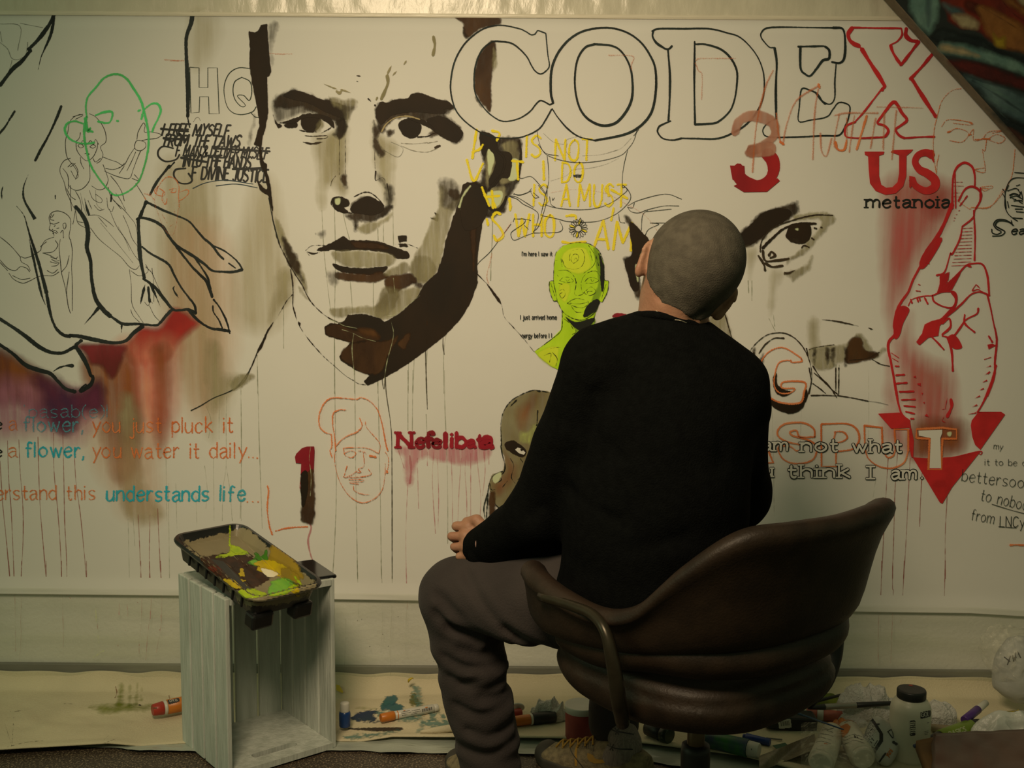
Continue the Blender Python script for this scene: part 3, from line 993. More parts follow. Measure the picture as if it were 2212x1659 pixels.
a = art('outlined_letters', 'outlined letters HQ in thin dark green pen')
HQm = paint('dark_green_pen', (0.03, 0.05, 0.035), amp=0.25, feather=0.5, dens=0.95, ns=300)
a.L('A1', 8, '1510,535 1585,540 1585,695 1655,697 1655,540 1730,540 1745,905 1665,905 1660,770 1590,770 1585,895 1520,900', HQm, straight=True, closed=True)
a.L('A1', 8, '1990,545 1900,540 1830,580 1790,660 1785,750 1810,850 1860,900 1930,912 2010,890 2040,850;1925,615 1870,650 1855,720 1870,790 1910,840 1940,850 1950,830 1890,765 1940,760 1985,800 2005,730 1990,650 1925,615;2000,900 2030,930 2060,935', HQm)
a.L('A1', 6, '1540,970 1560,940 1580,935 1595,960', FADE)
a.L('A1', 16, '1310,475 1370,482 1465,483', ORAF)
a.L('B1', 12, '300,425 380,430 480,430', ORAF)
a.done()

a = art('scrawled_tag', 'dense black handwritten tag in capitals under the letters HQ')
for txt, x0, x1, base, h_, sl_, rot_ in (('I FREE MYSELF', 1290, 1810, 1075, 62, 0.25, 0.02), ('FROM THE LAWS', 1300, 1900, 1160, 62, 0.25, 0.02), ('F MAN & DELIVER MYSELF', 1400, 2130, 1245, 60, 0.2, 0.03),
                                     ('INTO THE HANDS,', 1460, 2010, 1325, 62, 0.15, 0.03), ('F DIVINE JUSTICE', 1530, 2130, 1425, 66, 0.1, 0.04)):
    a.text('A1', txt, x0, x1, base, h_, 15 if 'MAN' not in txt else 12, INK, slant=sl_, rot=rot_, jit=5, gap=2.2)
a.L('A1', 13, '1380,1180 1300,1165 1260,1200 1265,1250 1320,1285 1400,1270 1430,1230;1480,1340 1400,1350 1385,1400 1430,1455 1500,1460 1530,1430 1500,1380', INK)
a.L('A1', 17, '1280,1025 1500,1045;1300,1100 1480,1110;1700,1180 2150,1205;1850,1345 2080,1340;1440,1255 1650,1290', INK)
a.L('A1', 6, '1535,1500 1640,1455 1800,1435 2015,1465;1720,1480 1880,1465 2050,1495', mat('blue_black_pen', (0.03, 0.06, 0.09), 0.5))
a.done()

# ---- small orange devilish head
a = art('small_orange_face', 'small orange chalk head with pointed ears')
a.L('A1', 9, '1260,1480 1240,1540 1240,1520 1300,1430 1350,1408 1400,1430 1425,1490 1420,1560 1430,1659;1250,1490 1230,1520 1250,1550 1300,1560 1310,1530 1270,1500;1300,1530 1290,1590 1320,1630 1330,1580;1350,1510 1400,1500 1395,1530 1360,1530 1380,1510;1430,1530 1490,1510 1500,1540 1460,1580 1420,1600;1150,1540 1200,1560 1230,1590;1145,1560 1160,1590', ORA)
a.L('A2', 8, '1250,60 1230,130 1260,230 1310,350 1370,400 1400,330 1415,220 1430,120;1290,90 1320,150;1390,200 1395,240;1145,70 1200,70 1220,130;1330,300 1290,230;1380,310 1350,330', ORAF)
a.done()

# ---- handwritten lines on the left
a = art('lettering', 'faint teal chalk phonetic word above the lines')
a.text('A3', "'pasab(@)l", 195, 862, 375, 68, 12, TEALF, jit=2)
a.done()
a = art('lettering', 'first chalk line about a flower, ending in the word it')
a.text('A3', 'e', -60, 12, 470, 60, 12, INK)
a.text('A3', 'a', 75, 130, 475, 75, 12, ORA)
a.text('A3', 'flower,', 190, 665, 488, 78, 18, TEALF, jit=3)
a.text('A3', 'you just pluck it', 735, 1850, 495, 82, 15, ORA, jit=4)
a.done()
a = art('lettering', 'second chalk line about a flower, ending in daily')
a.text('A3', 'e', -60, 12, 690, 60, 12, INK)
a.text('A3', 'a', 70, 130, 690, 75, 12, ORA)
a.text('A3', 'flower,', 205, 675, 690, 78, 18, TEAL, jit=3)
a.text('A3', 'you water it daily...', 735, 2055, 698, 82, 15, ORA, jit=4)
a.done()
a = art('lettering', 'third chalk line ending in understands life')
a.text('A3', 'erstand this', -30, 750, 1030, 76, 14, ORA, jit=3)
a.text('A3', 'understands life', 848, 1945, 1040, 80, 20, TEAL, jit=4, slant=0.03)
a.text('A3', '...', 1970, 2065, 1050, 76, 16, ORA)
a.done()
a = art('bracket_mark', 'orange chalk corner bracket')
a.L('B3', 15, '285,920 295,960 285,1100 300,1230 325,1310;350,1280 450,1255 605,1245', ORA)
a.done()

# ================================================================== central portrait
a = art('portrait_painting', 'large umber painting of a frowning young man with dripping paint')
a.W('B1', '640,1080 780,1060 930,1000 940,1150 920,1400 930,1500 880,1560 780,1500 740,1659 690,1659 670,1380', OLVS, 10, 4)
a.W('B1', '775,1080 910,1050 912,1390 880,1400 800,1380', OLVS, 8, 4)
a.W('B1', '1120,960 1200,1050 1340,1150 1320,1290 1300,1500 1290,1659 1210,1659 1190,1500 1150,1420 1120,1250', OLVS, 6, 4)
a.W('B1', '300,190 370,180 355,290 330,370 335,505 310,505 300,370 290,300', GRY, 4, 3)
a.W('B1', '140,250 180,262 212,250 235,200 280,192 290,300 300,480 315,570 300,605 280,612 285,760 290,900 270,1010 245,1100 235,1170 180,1150 200,1090 225,1000 215,900 190,780 165,650 143,520 150,380', DK, 3, 3, curve=False)
a.W('B1', '180,870 190,960 170,1060 150,1160 125,1140 140,1040 170,960', GRY, 2, 3)
a.W('B1', '232,1160 250,1280 280,1310 278,1370 300,1430 330,1659 315,1659 295,1560 270,1545 230,1510 205,1440 250,1490 285,1500 262,1380 235,1330 222,1220', DK, 2, 3)
# left brow and eye
a.W('B1', '330,810 400,740 500,712 600,740 700,780 780,800 880,825 915,840 920,930 910,1050 880,1090 840,1080 820,980 770,950 700,920 640,905 560,905 470,935 390,975 350,960 335,900', GRY, 8, 3)
a.W('B1', '345,800 420,740 500,718 600,745 700,785 780,800 880,835 915,850 905,960 900,1050 860,1050 830,990 780,950 720,920 650,900 600,870 540,850 440,870 360,850', DKS, 5, 3)
a.W('B1', '420,760 500,722 600,748 700,790 800,815 880,838 905,880 880,930 780,900 700,860 600,810 500,790', DK, 4, 3)
a.W('B1', '770,765 880,790 1000,800 960,880 930,960 905,1040 890,900 800,830', OLV, 4, 3)
a.W('B1', '880,840 990,850 950,900 930,960 890,1000', GRY, 5, 3)
a.W('B1', '820,960 915,960 905,1060 860,1100 790,1080 830,1040', DKS, 4, 3)
a.W('B1', '555,950 600,925 680,925 715,955 700,1010 650,1048 590,1040 560,1005', DK, 2, 3)
a.W('B1', '380,980 450,960 520,935 600,905 720,915 800,950 820,1020 790,1000 720,950 640,935 560,945 500,985 450,985', DK, 2, 3)
a.W('B1', '420,990 480,985 520,975 525,1010 470,1020 430,1012', DK, 1.5, 2.5)
a.W('B1', '330,910 360,975 400,995 395,1012 370,1018 350,980', DK, 1.5, 2.5)
a.W('B1', '690,960 720,950 740,1000 700,1050 660,1050', OLV, 2, 3)
a.L('B1', 14, '520,1030 600,1048 680,1050;715,1060 770,1030 800,1010', DK, taper=2)
a.L('B1', 10, '585,1080 650,1085 760,1080 750,1100 680,1105', DKS)
a.L('B1', 20, '568,1130 640,1145 725,1130', DKS, taper=2)
# right brow and eye
a.W('B1', '1140,870 1185,815 1240,820 1300,795 1400,785 1440,750 1500,742 1580,770 1650,795 1720,808 1780,860 1750,885 1700,920 1780,980 1830,1010 1840,1080 1800,1140 1745,1130 1650,1075 1600,1090 1560,1060 1600,1030 1540,970 1480,950 1400,940 1310,950 1260,980 1220,1030 1200,1060 1160,1010', DKS, 5, 3)
a.W('B1', '1185,815 1240,820 1300,795 1400,785 1440,750 1500,742 1580,770 1650,795 1720,808 1770,860 1690,870 1700,900 1600,900 1480,890 1350,900 1260,930 1190,990 1150,900', DK, 3, 3)
a.W('B1', '1560,960 1640,930 1720,950 1790,1000 1840,1060 1790,1130 1700,1100 1640,1060 1600,1020', DK, 4, 3)
a.W('B1', '1335,975 1400,945 1480,960 1512,1005 1495,1070 1440,1102 1375,1080 1340,1030', DK, 2, 3)
a.W('B1', '1400,940 1500,945 1580,990 1620,1040 1560,1010 1480,975', DK, 2, 3)
a.L('B1', 14, '1195,1050 1230,990 1300,940 1400,925 1500,950', paint('ochre_line', alb((150, 120, 70)), amp=1, feather=1.5, dens=0.9, ns=100))
a.L('B1', 18, '1480,1090 1560,1085 1620,1060 1680,1070', DK, taper=1)
a.W('B1', '1240,1040 1300,1030 1290,1080 1240,1085', DKS, 2, 3)
a.L('B1', 9, '1350,1140 1450,1145 1560,1135;1350,1160 1450,1200 1560,1210 1640,1180;1560,1140 1640,1125', GRY)
a.L('B1', 22, '1620,1175 1660,1160', DKS)
a.W('B1', '1130,950 1190,1050 1160,1110 1230,1200 1200,1250 1150,1210 1120,1090', DKS, 3, 3)
a.L('B1', 5, '1270,1130 1365,1180 1325,1250 1210,1195', FADE)
a.L('B1', 6, '830,1400 800,1440 790,1480;905,1100 905,1400 880,1400;860,1110 858,1390;1140,1210 1145,1400', DKS)
# nose
a.W('B1', '1150,1370 1210,1400 1240,1460 1285,1480 1300,1580 1280,1659 1215,1659 1215,1500 1160,1440', GRY, 3, 3)
a.L('B1', 14, '1150,1360 1147,1435 1200,1412 1232,1450;1240,1460 1260,1600', DK, taper=1)
a.W('B1', '870,1400 920,1390 930,1500 890,1480', DKS, 3, 3)
a.W('B2', '960,130 1020,100 1080,85 1150,120 1215,160 1290,150 1285,190 1190,270 1080,300 1010,290 1010,355 975,362 960,290 900,250 930,220 960,215 945,170', DKS, 3, 3)
a.W('B2', '985,140 1040,105 1090,90 1150,115 1210,160 1195,210 1120,235 1020,225 960,215 950,180', DK, 3, 3)
a.W('B2', '800,105 870,92 930,120 932,165 895,178 930,210 880,220 810,175', DK, 2, 3)
a.W('B2', '825,110 865,103 860,150 830,150', PALE, 2, 2.5)
a.L('B2', 12, '975,92 1050,58 1110,62 1170,110 1215,165;800,110 795,150 840,200 910,215 960,222', DK)
a.W('B2', '1010,320 1200,270 1290,200 1270,260 1150,350 1100,388 1010,370', OLV, 3, 3)
a.W('B2', '1220,20 1280,10 1290,130 1230,150', GRY, 3, 3)
# left face line and cheek
a.W('B2', '340,230 420,380 500,540 575,690 605,870 520,740 430,570 365,420', OLV, 3, 3)
a.W('B2', '400,400 480,500 540,640 580,780 510,700 430,560', DKS, 5, 3)
a.L('B2', 13, '300,-10 318,120 330,280 370,440 430,570 500,700 560,790 620,910 690,990 780,1060 880,1105', DK)
a.W('B2', '530,800 560,820 620,920 560,880', OLV, 2, 3)
# mouth
a.W('B2', '680,515 740,485 800,460 860,425 895,408 940,440 1050,440 1170,450 1280,490 1400,535 1405,580 1310,578 1270,548 1180,525 1000,512 880,522 800,512 740,522', DK, 3, 3)
a.W('B2', '950,450 1060,450 1180,465 1260,500 1180,515 1000,500', BR, 2, 3)
a.L('B2', 8, '590,520 640,482 740,478;620,560 600,530 660,545 700,535;700,500 745,515;1300,470 1400,470 1480,500', DK)
a.L('B2', 16, '600,530 650,545 690,535', DKS, taper=2)
a.W('B2', '800,530 960,520 1200,535 1305,570 1290,625 1200,655 950,655 850,620', OLV, 3, 3)
a.W('B2', '805,625 900,650 1050,662 1200,650 1245,650 1200,700 1100,715 950,700 850,680', DK, 2, 3)
a.W('B2', '830,700 960,700 1080,712 1200,690 1250,730 1150,770 960,765 850,750', BR, 4, 3)
a.W('B2', '760,700 860,690 850,780 780,800', GRY, 4, 3)
a.W('B2', '1320,402 1395,400 1395,448 1335,455', DK, 1.5, 2.5, curve=False)
a.W('B2', '1338,468 1385,458 1410,490 1340,490', DK, 1.5, 2.5, curve=False)
a.W('B2', '1615,215 1650,225 1645,285 1590,270 1585,255 1630,260', DK, 1, 2.5, curve=False)
a.W('B2', '660,385 680,385 668,435', DKS, 1, 2)
a.W('B2', '670,385 750,350 750,420 680,410', GRY, 1, 3)
a.W('B2', '1210,700 1290,645 1400,600 1412,690 1290,742 1225,732', OLV, 2, 3)
# cheek
a.W('B2', '1650,0 1720,40 1700,170 1750,130 1840,60 1830,110 1770,200 1730,350 1690,480 1660,640 1600,740 1530,785 1440,760 1420,620 1460,560 1530,430 1590,280 1650,180', OLV, 5, 3)
a.W('B2', '1440,590 1560,560 1640,680 1560,760 1450,750', OLV, 3, 3)
a.W('B1', '1640,1430 1720,1420 1790,1440 1840,1540 1830,1659 1680,1659 1660,1540', GRY, 4, 3)
a.W('B2', '1720,20 1800,30 1842,90 1780,125 1740,100', DKS, 3, 3)
a.W('B2', '1220,740 1420,700 1480,780 1420,795 1330,850 1260,868 1240,840', BR, 3, 3)
a.W('B2', '1430,760 1530,790 1500,820 1440,800', DKS, 2, 3)
a.W('B2', '780,985 960,965 1150,955 1220,860 1400,820 1510,820 1490,900 1350,1020 1210,1080 1130,1050 1000,1025 850,1060', OLV, 3, 3)
a.W('B2', '1200,820 1320,830 1330,900 1250,1030 1150,1040', OLV, 4, 3)
# jaw mass
a.W('B2', '1890,0 2030,10 2022,140 1990,330 1962,500 1952,640 1955,780 1900,930 1830,1050 1700,1190 1550,1310 1400,1420 1200,1540 1080,1592 1060,1560 1110,1510 1000,1470 880,1400 862,1365 900,1310 960,1250 860,1225 750,1190 745,1130 790,1100 840,1110 900,1085 930,1035 1060,1030 1180,1065 1220,1095 1350,1020 1480,900 1540,790 1640,700 1690,560 1710,440 1770,250 1830,110 1870,30', DK, 4, 3, curve=False)
a.W('B2', '750,1130 840,1110 960,1150 1140,1170 1180,1235 1050,1240 960,1255 850,1220 760,1190', BR, 4, 3)
a.W('B2', '890,1310 1010,1250 1240,1240 1330,1200 1250,1350 1180,1490 1060,1500 960,1440 880,1380', BR, 4, 3)
a.W('B2', '1000,1140 1150,1150 1180,1220 1060,1200', paint('rust_umber', (0.13, 0.055, 0.014), (0.08, 0.032, 0.01), amp=4, feather=10, dens=0.8, ns=50, streak=0.3, sscale=80, sl=0.4), 4, 3)
a.W('B2', '1330,1260 1420,1180 1380,1300', BR, 6, 3)
a.W('B2', '1880,20 1990,0 1960,300 1930,700 1900,400', BR, 2, 4)
a.L('B2', 7, '780,1070 850,1095 900,1120 1000,1140;880,1150 960,1175 1040,1215 1150,1245;1240,1040 1300,1030 1400,960 1500,880;1900,40 1840,140 1820,200', PALE)
a.L('B2', 8, '1290,740 1300,850;1270,1080 1290,1200 1240,1400 1215,1560;975,1180 960,1300 975,1480', PALE)
a.L('B2', 7, '1560,900 1555,1260;1690,700 1690,900', BR)
# neck and shoulders
a.L('B2', 13, '470,670 485,760 490,850 488,950 505,1020', DK)
a.L('B2', 9, '505,1020 530,1100 600,1210 720,1350 820,1440', DK)
a.L('B2', 24, '530,1080 545,1120', DK, taper=2)
a.L('B2', 4, '820,1440 900,1510 960,1550', THIN)
a.L('B2', 9, '965,1550 1010,1580 1070,1590', DK)
a.L('B2', 12, '485,870 440,920 400,990 340,1090', DK, taper=1)
a.L('B2', 24, '340,1080 290,1160 240,1270 180,1380', DK, taper=2)
a.L('B2', 13, '200,1350 140,1480 60,1590 -10,1640', DK)
a.L('A3', 9, '1990,0 1950,80 1880,140 1800,180 1700,220 1600,280 1520,320', THIN)
a.W('B2', '0,1540 150,1490 180,1540 60,1620 0,1640', OLV, 2, 3)
a.L('B2', 6, '1950,650 1975,610 2060,530 2150,410 2225,310', THIN)
a.L('B2', 10, '1950,700 1990,740 2030,780', DK)
a.L('B2', 24, '2030,780 2080,850 2130,920 2155,960', DK, taper=2)
a.L('C2', 8, '310,960 330,1050 400,1130 490,1230 565,1325', DK)
a.L('A2', 9, '2140,100 2165,240 2195,360 2225,460', THIN)
# forehead marks
for w_, s_ in ((14, '735,668 800,695 850,712'), (26, '835,725 860,740 880,715'), (16, '860,710 910,725 948,738'), (20, '1275,520 1250,570 1238,610'), (28, '1240,600 1245,660 1220,730 1192,790'), (18, '1395,480 1370,518'), (16, '1320,562 1280,604'), (26, '1608,290 1618,360 1605,440'), (12, '990,602 1032,606'), (8, '990,645 1015,650'), (20, '1165,768 1150,800')):
    a.L('B1', w_, s_, OLV if w_ > 12 else DKS, taper=0 if w_ in (26, 28) else 2)
a.L('B1', 16, '1088,785 1108,805;1140,835 1145,840', DK)
# hair on the right side and the ear
a.W('B1', '1780,130 1900,128 2110,130 2135,190 1990,222 1880,290 1855,270 1845,190', BR, 6, 3)
a.W('B1', '1840,200 1860,260 1880,300 1860,290', DKS, 3, 3)
a.W('C1', '240,318 265,400 250,500 232,580 225,700 220,885 160,830 110,760 90,740 88,640 100,540 120,450 180,370', BR, 3, 3)
a.W('C1', '240,360 275,460 265,540 235,600', OLV, 2, 3)
a.W('C1', '90,740 130,800 160,870 110,820', DKS, 2, 3)
a.W('C1', '132,1045 250,1095 450,1100 460,1250 455,1400 400,1520 350,1620 330,1700 120,1740 0,1659 -20,1560 60,1480 145,1430 160,1250', DKS, 5, 3)
a.W('C1', '185,1170 250,1180 262,1300 230,1400 200,1500 175,1450 180,1300', OLV, 2, 3)
a.W('C1', '300,1150 420,1120 445,1250 440,1390 385,1450 300,1470 290,1420 350,1330 345,1230', OLV, 3, 3)
a.W('C1', '200,1180 240,1190 245,1290 205,1400', PALE, 3, 3)
a.W('C1', '360,1290 440,1280 440,1400 370,1430', PALE, 5, 3)
a.W('C1', '210,1500 330,1480 350,1540 320,1640 250,1680 190,1560', OLV, 3, 3)
a.W('C1', '140,1060 250,1090 280,1200 380,1230 370,1400 300,1420 240,1490 210,1440 270,1300 210,1180 160,1240', DK, 4, 3)
a.L('C1', 22, '270,1200 330,1260 320,1360 260,1440 200,1520;450,1120 462,1250 440,1440', DK)
a.L('C2', 28, '165,90 185,150 230,195 290,190 325,150 345,90', DK)
a.W('C2', '0,0 160,30 190,150 180,240 120,330 0,330', DK, 4, 3)
a.W('C2', '200,60 310,50 300,140 250,180 205,140', PALE, 3, 3)
a.L('C1', 24, '60,1480 0,1560 -30,1650', PALE)
a.done()

# ---- yellow capitals
a = art('yellow_lettering', 'yellow chalk capitals over and beside the painted ear')
for s_ in ('IS|505|615|1250|115', 'NOT|735|1020|1275|112', 'DO|790|950|1450|105', 'IS|565|665|1640|112', 'A|785|855|1640|115', 'MUST|920|1290|1645|118'):
    t_, x0, x1, bl, h_ = s_.split('|')
    a.text('C1', t_, float(x0), float(x1), float(bl), float(h_), 21, YEL, jit=4, slant=0.04)
a.text('C2', 'WHO', 420, 730, 410, 118, 24, YEL, jit=4)
a.L('C2', 24, '300,230 260,220 235,270 290,330 320,400 270,440 245,400;190,270 200,320;820,245 890,240 900,270;790,450 860,460 980,450', YEL)
a.text('C2', 'AM', 1040, 1340, 500, 150, 26, YEL, rot=0.08)
a.L('C1', 24, '110,1030 90,1150 75,1260;75,1210 130,1190 160,1150;230,1040 290,1060 270,1120;30,1270 85,1440 160,1300;640,1280 645,1430;430,1290 440,1430;390,1280 480,1290;370,1580 380,1659;150,1490 210,1640;230,1520 240,1659;180,1570 290,1560;1150,1480 1160,1560;1180,1510 1310,1580', YEL)
a.L('C2', 22, '1200,180 1180,280;230,90 260,180;370,110 375,200', YEL)
a.done()

# ---- pen drawing of a neck, collar and daisy pendant
a = art('collar_drawing', 'thin pen drawing of a neck with a collar, pinching fingers and a daisy pendant')
a.L('C1', 6, '590,1040 600,1110 630,1190 680,1240 800,1280 930,1295 1100,1280 1250,1240 1310,1190 1360,1120 1390,1020;670,1240 680,1330 682,1450 660,1540 640,1640;1312,1190 1285,1300 1270,1400 1268,1490;600,1150 660,1220 760,1240;1400,1030 1360,1080', THIN)
a.L('C1', 4, '800,1150 830,1110 900,1090 940,1080;640,1060 720,1130 800,1150;830,1140 820,1200 850,1240;700,1440 820,1400 880,1350 1000,1340 1130,1310 1240,1260;1180,1210 1260,1180 1340,1100;950,1240 1100,1230 1240,1190', FADE)
a.L('C1', 6, '445,1410 470,1420 540,1405 600,1460 660,1540;400,1545 460,1550 520,1530 545,1500;540,1530 570,1575 605,1570;370,1560 430,1570 560,1650', THIN)
a.L('C2', 6, '640,150 740,180 900,195 1050,185 1180,140 1290,60 1305,30 1275,0;620,240 760,270 850,290 1050,290 1200,240 1300,160 1337,90 1300,20 1270,20;1310,165 1400,120 1610,70 1740,110;1310,175 1340,210 1400,220 1470,195 1600,165 1720,165;1470,200 1430,240 1420,360;1460,210 1660,190;1365,140 1350,180 1310,175',  THIN)
a.L('C2', 6, '670,0 665,130 635,240 600,330 560,370;405,65 450,80 545,45;370,90 430,110 480,150 560,190 600,230 590,300 560,380 545,385 480,410 410,438 385,410 390,370 480,310 490,270 410,270;560,60 605,95;600,0 655,70;410,260 400,290;430,270 490,270 540,280;490,320 520,350;640,150 620,240;560,380 700,378 770,370 795,340 770,285;1500,300 1560,310 1480,350 1450,400;1490,300 1640,300;690,90 700,150 740,180', THIN)
a.L('C2', 6, '710,100 715,120 728,100;1240,230 1250,290 1290,300', THIN)
a.L('C2', 11, '385,290 330,380 270,450;230,540 215,620 190,720 205,790', ORAF)
a.L('C2', 7, '700,60 850,35 1000,40 1150,70 1300,150 1450,240 1560,380', ORAF)
for k in range(18):
    t = k / 18 * 2 * math.pi
    cx, cy = 918, 345
    rr = 75
    pts = [(cx + 26 * math.cos(t - .1), cy + 26 * math.sin(t - .1)), (cx + 60 * math.cos(t - .14), cy + 60 * math.sin(t - .14)), (cx + rr * math.cos(t), cy + rr * math.sin(t)),
           (cx + 60 * math.cos(t + .14), cy + 60 * math.sin(t + .14)), (cx + 26 * math.cos(t + .1), cy + 26 * math.sin(t + .1))]
    s_ = ' '.join(f'{p[0]:.0f},{p[1]:.0f}' for p in pts)
    if k in (1, 5, 10, 14):
        a.G('C2', s_, YEL)
    a.L('C2', 5, s_, THIN)
a.L('C2', 6, ' '.join(f'{918+26*math.cos(q):.0f},{345+26*math.sin(q):.0f}' for q in np.linspace(0, 6.28, 12)), THIN)
a.L('C2', 7, '935,260 925,285 940,300 945,280 935,260', THIN)
a.text('C1', 'water', 880, 945, 1410, 18, 6, INK)
a.done()

# ---- CODEX
CB = paint('codex_marker', (0.010, 0.016, 0.015), (0.02, 0.035, 0.033), amp=0.4, feather=0.7, dens=0.97, ns=200)
a = art('codex_lettering', 'big outlined serif letters CODE in black marker')
a.L('C1', 13, '660,265 600,243 585,255 570,272 540,275 500,250 440,225 300,200 170,225 60,300 -10,380 -70,500 -98,650 -93,760 -60,870 0,950 100,1030 200,1080 320,1100 470,1090 600,1030 660,950 705,870;660,265 675,430 688,520 665,560 620,588 575,565 545,520 500,440 400,350 300,330 230,335 150,400 100,520 88,640 100,750 160,850 230,920 320,965 440,945 530,890 580,830 615,800 660,815 690,832 718,820', CB)
a.L('C1', 19, '718,820 700,740 700,600 720,500 770,400 850,310 950,250 1080,222 1200,225 1320,265 1420,340 1490,440 1530,540 1538,680 1520,830 1480,930 1390,1020 1270,1075 1050,1118', CB)
a.L('C1', 13, '1050,1118 930,1090 840,1030 760,940 710,865', CB)
a.L('C1', 20, '1050,350 970,380 910,480 890,640 905,780 940,880 1000,950 1090,995 1170,995 1240,960 1310,870 1345,780 1350,660 1330,530 1270,420 1190,365 1050,350', CB)
a.L('C1', 14, '1505,248 1560,228 1750,228 1960,228 2100,260 2212,300 2326,420 2386,550 2400,680 2386,790 2346,880 2286,960 2200,1030 2040,1100 1850,1102 1740,1100;1740,1100 1670,1115 1590,1100 1550,1050 1560,1010 1590,990 1655,962', CB)
a.L('C1', 19, '1515,245 1510,290 1540,340 1590,375 1620,390 1645,385 1665,365;1632,395 1648,600 1645,800 1636,960', CB)
a.L('C1', 17, '1845,330 1850,350 1930,352 2050,390 2130,460 2180,560 2180,680 2160,800 2120,890 2030,970 1950,985 1845,990;1845,350 1842,700 1848,990', CB)
a.L('D1', 13, '690,220 500,218 300,215 165,222 120,260 118,295 145,335 185,375 220,378;235,950 210,955 150,1000 132,1050 180,1090 400,1090 620,1080 740,1075 790,1000 818,920 820,840 740,815 690,870 640,930 510,955 418,965 422,850 440,710 500,715 550,735;550,735 590,790 640,825 680,822 705,770 705,650 715,510', CB)
a.L('D1', 20, '690,220 770,232 788,350 780,460 745,500 680,493;225,380 242,500 235,700 238,950;430,370 432,540 470,590 510,603 560,545 610,480 658,465 660,400 625,368;560,740 600,800 630,825', CB)
a.L('D1', 16, '412,370 620,366', CB)
a.done()
a = art('red_x_letter', 'big outlined letter X in red marker')
a.L('D1', 17, '1235,225 1000,222 840,218;900,370 940,410;870,970 800,1000 785,1050 800,1090 900,1100 1040,1095 1110,1090;1235,225 1240,280 1200,330 1150,360 1160,400;1260,1100 1400,1090 1500,1088;1085,700 1000,810 930,900 860,975;1225,520 1300,430 1375,330', REDP)
a.L('D1', 34, '845,220 812,270 825,320 860,350 900,365;920,390 1000,520 1060,610 1105,690;1320,630 1400,760 1510,930;1275,225 1270,280 1310,320 1365,330', REDP)
a.L('D1', 26, '1150,360 1165,410 1200,470 1235,518;1235,515 1300,430 1375,330;1490,420 1400,530 1305,630;1100,690 1080,720;1110,1085 1132,1040 1100,1000 1045,978 1090,910 1165,815 1200,830 1240,900 1280,955 1230,1000 1190,1030 1215,1075 1260,1100', REDP)
a.done()
a = art('us_lettering', 'solid red serif letters US')
a.G('D1', '942,1207 1100,1207 1095,1228 1058,1240 1058,1400 1075,1470 1115,1495 1165,1490 1205,1450 1217,1380 1217,1235 1150,1212 1165,1195 1330,1190 1312,1212 1277,1240 1275,1400 1250,1485 1190,1540 1110,1552 1030,1520 985,1460 975,1350 970,1245 945,1232', RED)
a.L('D1', 62, '1480,1235 1430,1215 1370,1235 1345,1290 1380,1350 1440,1380 1500,1430 1500,1490 1430,1520 1350,1480 1320,1425', RED)
a.G('D1', '1470,1190 1495,1200 1495,1300 1470,1260;1298,1400 1345,1410 1310,1500 1298,1490', RED)
a.done()
a = art('metanoia_lettering', 'small black serif word metanoia under the red US')
a.text('D1', 'metanoia', 955, 1620, 1652, 62, 15, INK, serif=True)
a.done()
a = art('numeral_three', 'red and brown numeral three')
a.L('D1', 95, '-60,1330 -60,1400 0,1455 90,1475 170,1440 215,1370 210,1280 160,1215', paint('deep_red', alb((125, 20, 15), 'N'), alb((105, 16, 14), 'N'), amp=1, feather=1.2, ns=100))
a.G('D1', '-130,1318 -15,1320 -10,1400 -20,1450 -110,1430', MATS['deep_red'])
a.G('D1', '-40,1450 120,1440 250,1420 268,1440 165,1527 -20,1530 -100,1480', MATS['deep_red'])
a.L('D1', 90, '-90,1060 -60,970 20,925 130,935 215,985 225,1080 130,1160 30,1200', paint('brown_transparent', alb((150, 100, 65), 'N'), alb((125, 75, 45), 'N'), amp=2, feather=4, dens=0.85, ns=60, streak=0.3), straight=False)
a.W('D1', '0,1190 150,1130 230,1150 220,1230 100,1250 10,1250', MATS['brown_transparent'], 3, 3)
a.done()
a = art('orange_scribble', 'faint orange chalk scribble behind the red letters')
a.L('D1', 20, '215,560 150,700 80,1000 50,1370;240,900 260,1080 290,1140 320,1000 400,800 580,680;580,670 545,900 530,1270;590,1060 600,1200 640,1240 680,1100;740,910 700,1130 730,1190 780,1190 800,1100 800,940;860,920 820,1210;960,920 880,1190;1030,940 990,1180;1100,900 1090,1190;1195,880 1160,1270;700,920 800,900 1050,900', ORAF)
a.L('D1', 14, '1040,850 1240,855 1410,860', ORAF)
a.L('D1', 22, '710,1130 730,1190 780,1190 800,1120;960,920 880,1190;575,670 585,700;270,1130 300,1150', ORA)
a.L('C1', 12, '1160,440 1300,440 1360,455 1340,520 1345,565;1855,480 1900,465 2170,465;1850,500 1875,560 1905,600 1900,790', ORAF)
a.done()
a = art('orange_face_right', 'orange chalk line drawing of a face with glasses')
a.L('D1', 9, '1715,705 1640,720 1560,800 1520,930 1495,1050 1490,1200 1510,1370;1535,1230 1520,1300 1515,1380;1555,1010 1600,955 1700,958 1800,978 1780,995 1650,980;1610,1055 1680,1022 1770,1060 1720,1130 1620,1120;1770,1080 1810,1030 1810,1115 1880,1110;1820,1110 1880,1105 1930,1050 2040,1040 1960,1060;1920,1110 1990,1070 2060,1100 2020,1140 1930,1115;1915,1110 1900,1200 1880,1190 1890,1250 1900,1370 1820,1350 1905,1335;2140,1190 2125,1350 2100,1440 2040,1540 1940,1645 1800,1655;1870,1490 1955,1480 1950,1500 1870,1500 1900,1520 1935,1505', ORA)
a.L('D1', 16, '1600,1055 1625,1045;1770,1075 1790,1070;1780,975 1800,985;1880,1105 1940,1105', ORA)
a.L('D2', 9, '1690,130 1780,190 1800,175 1940,175 2050,30', ORA)
a.done()

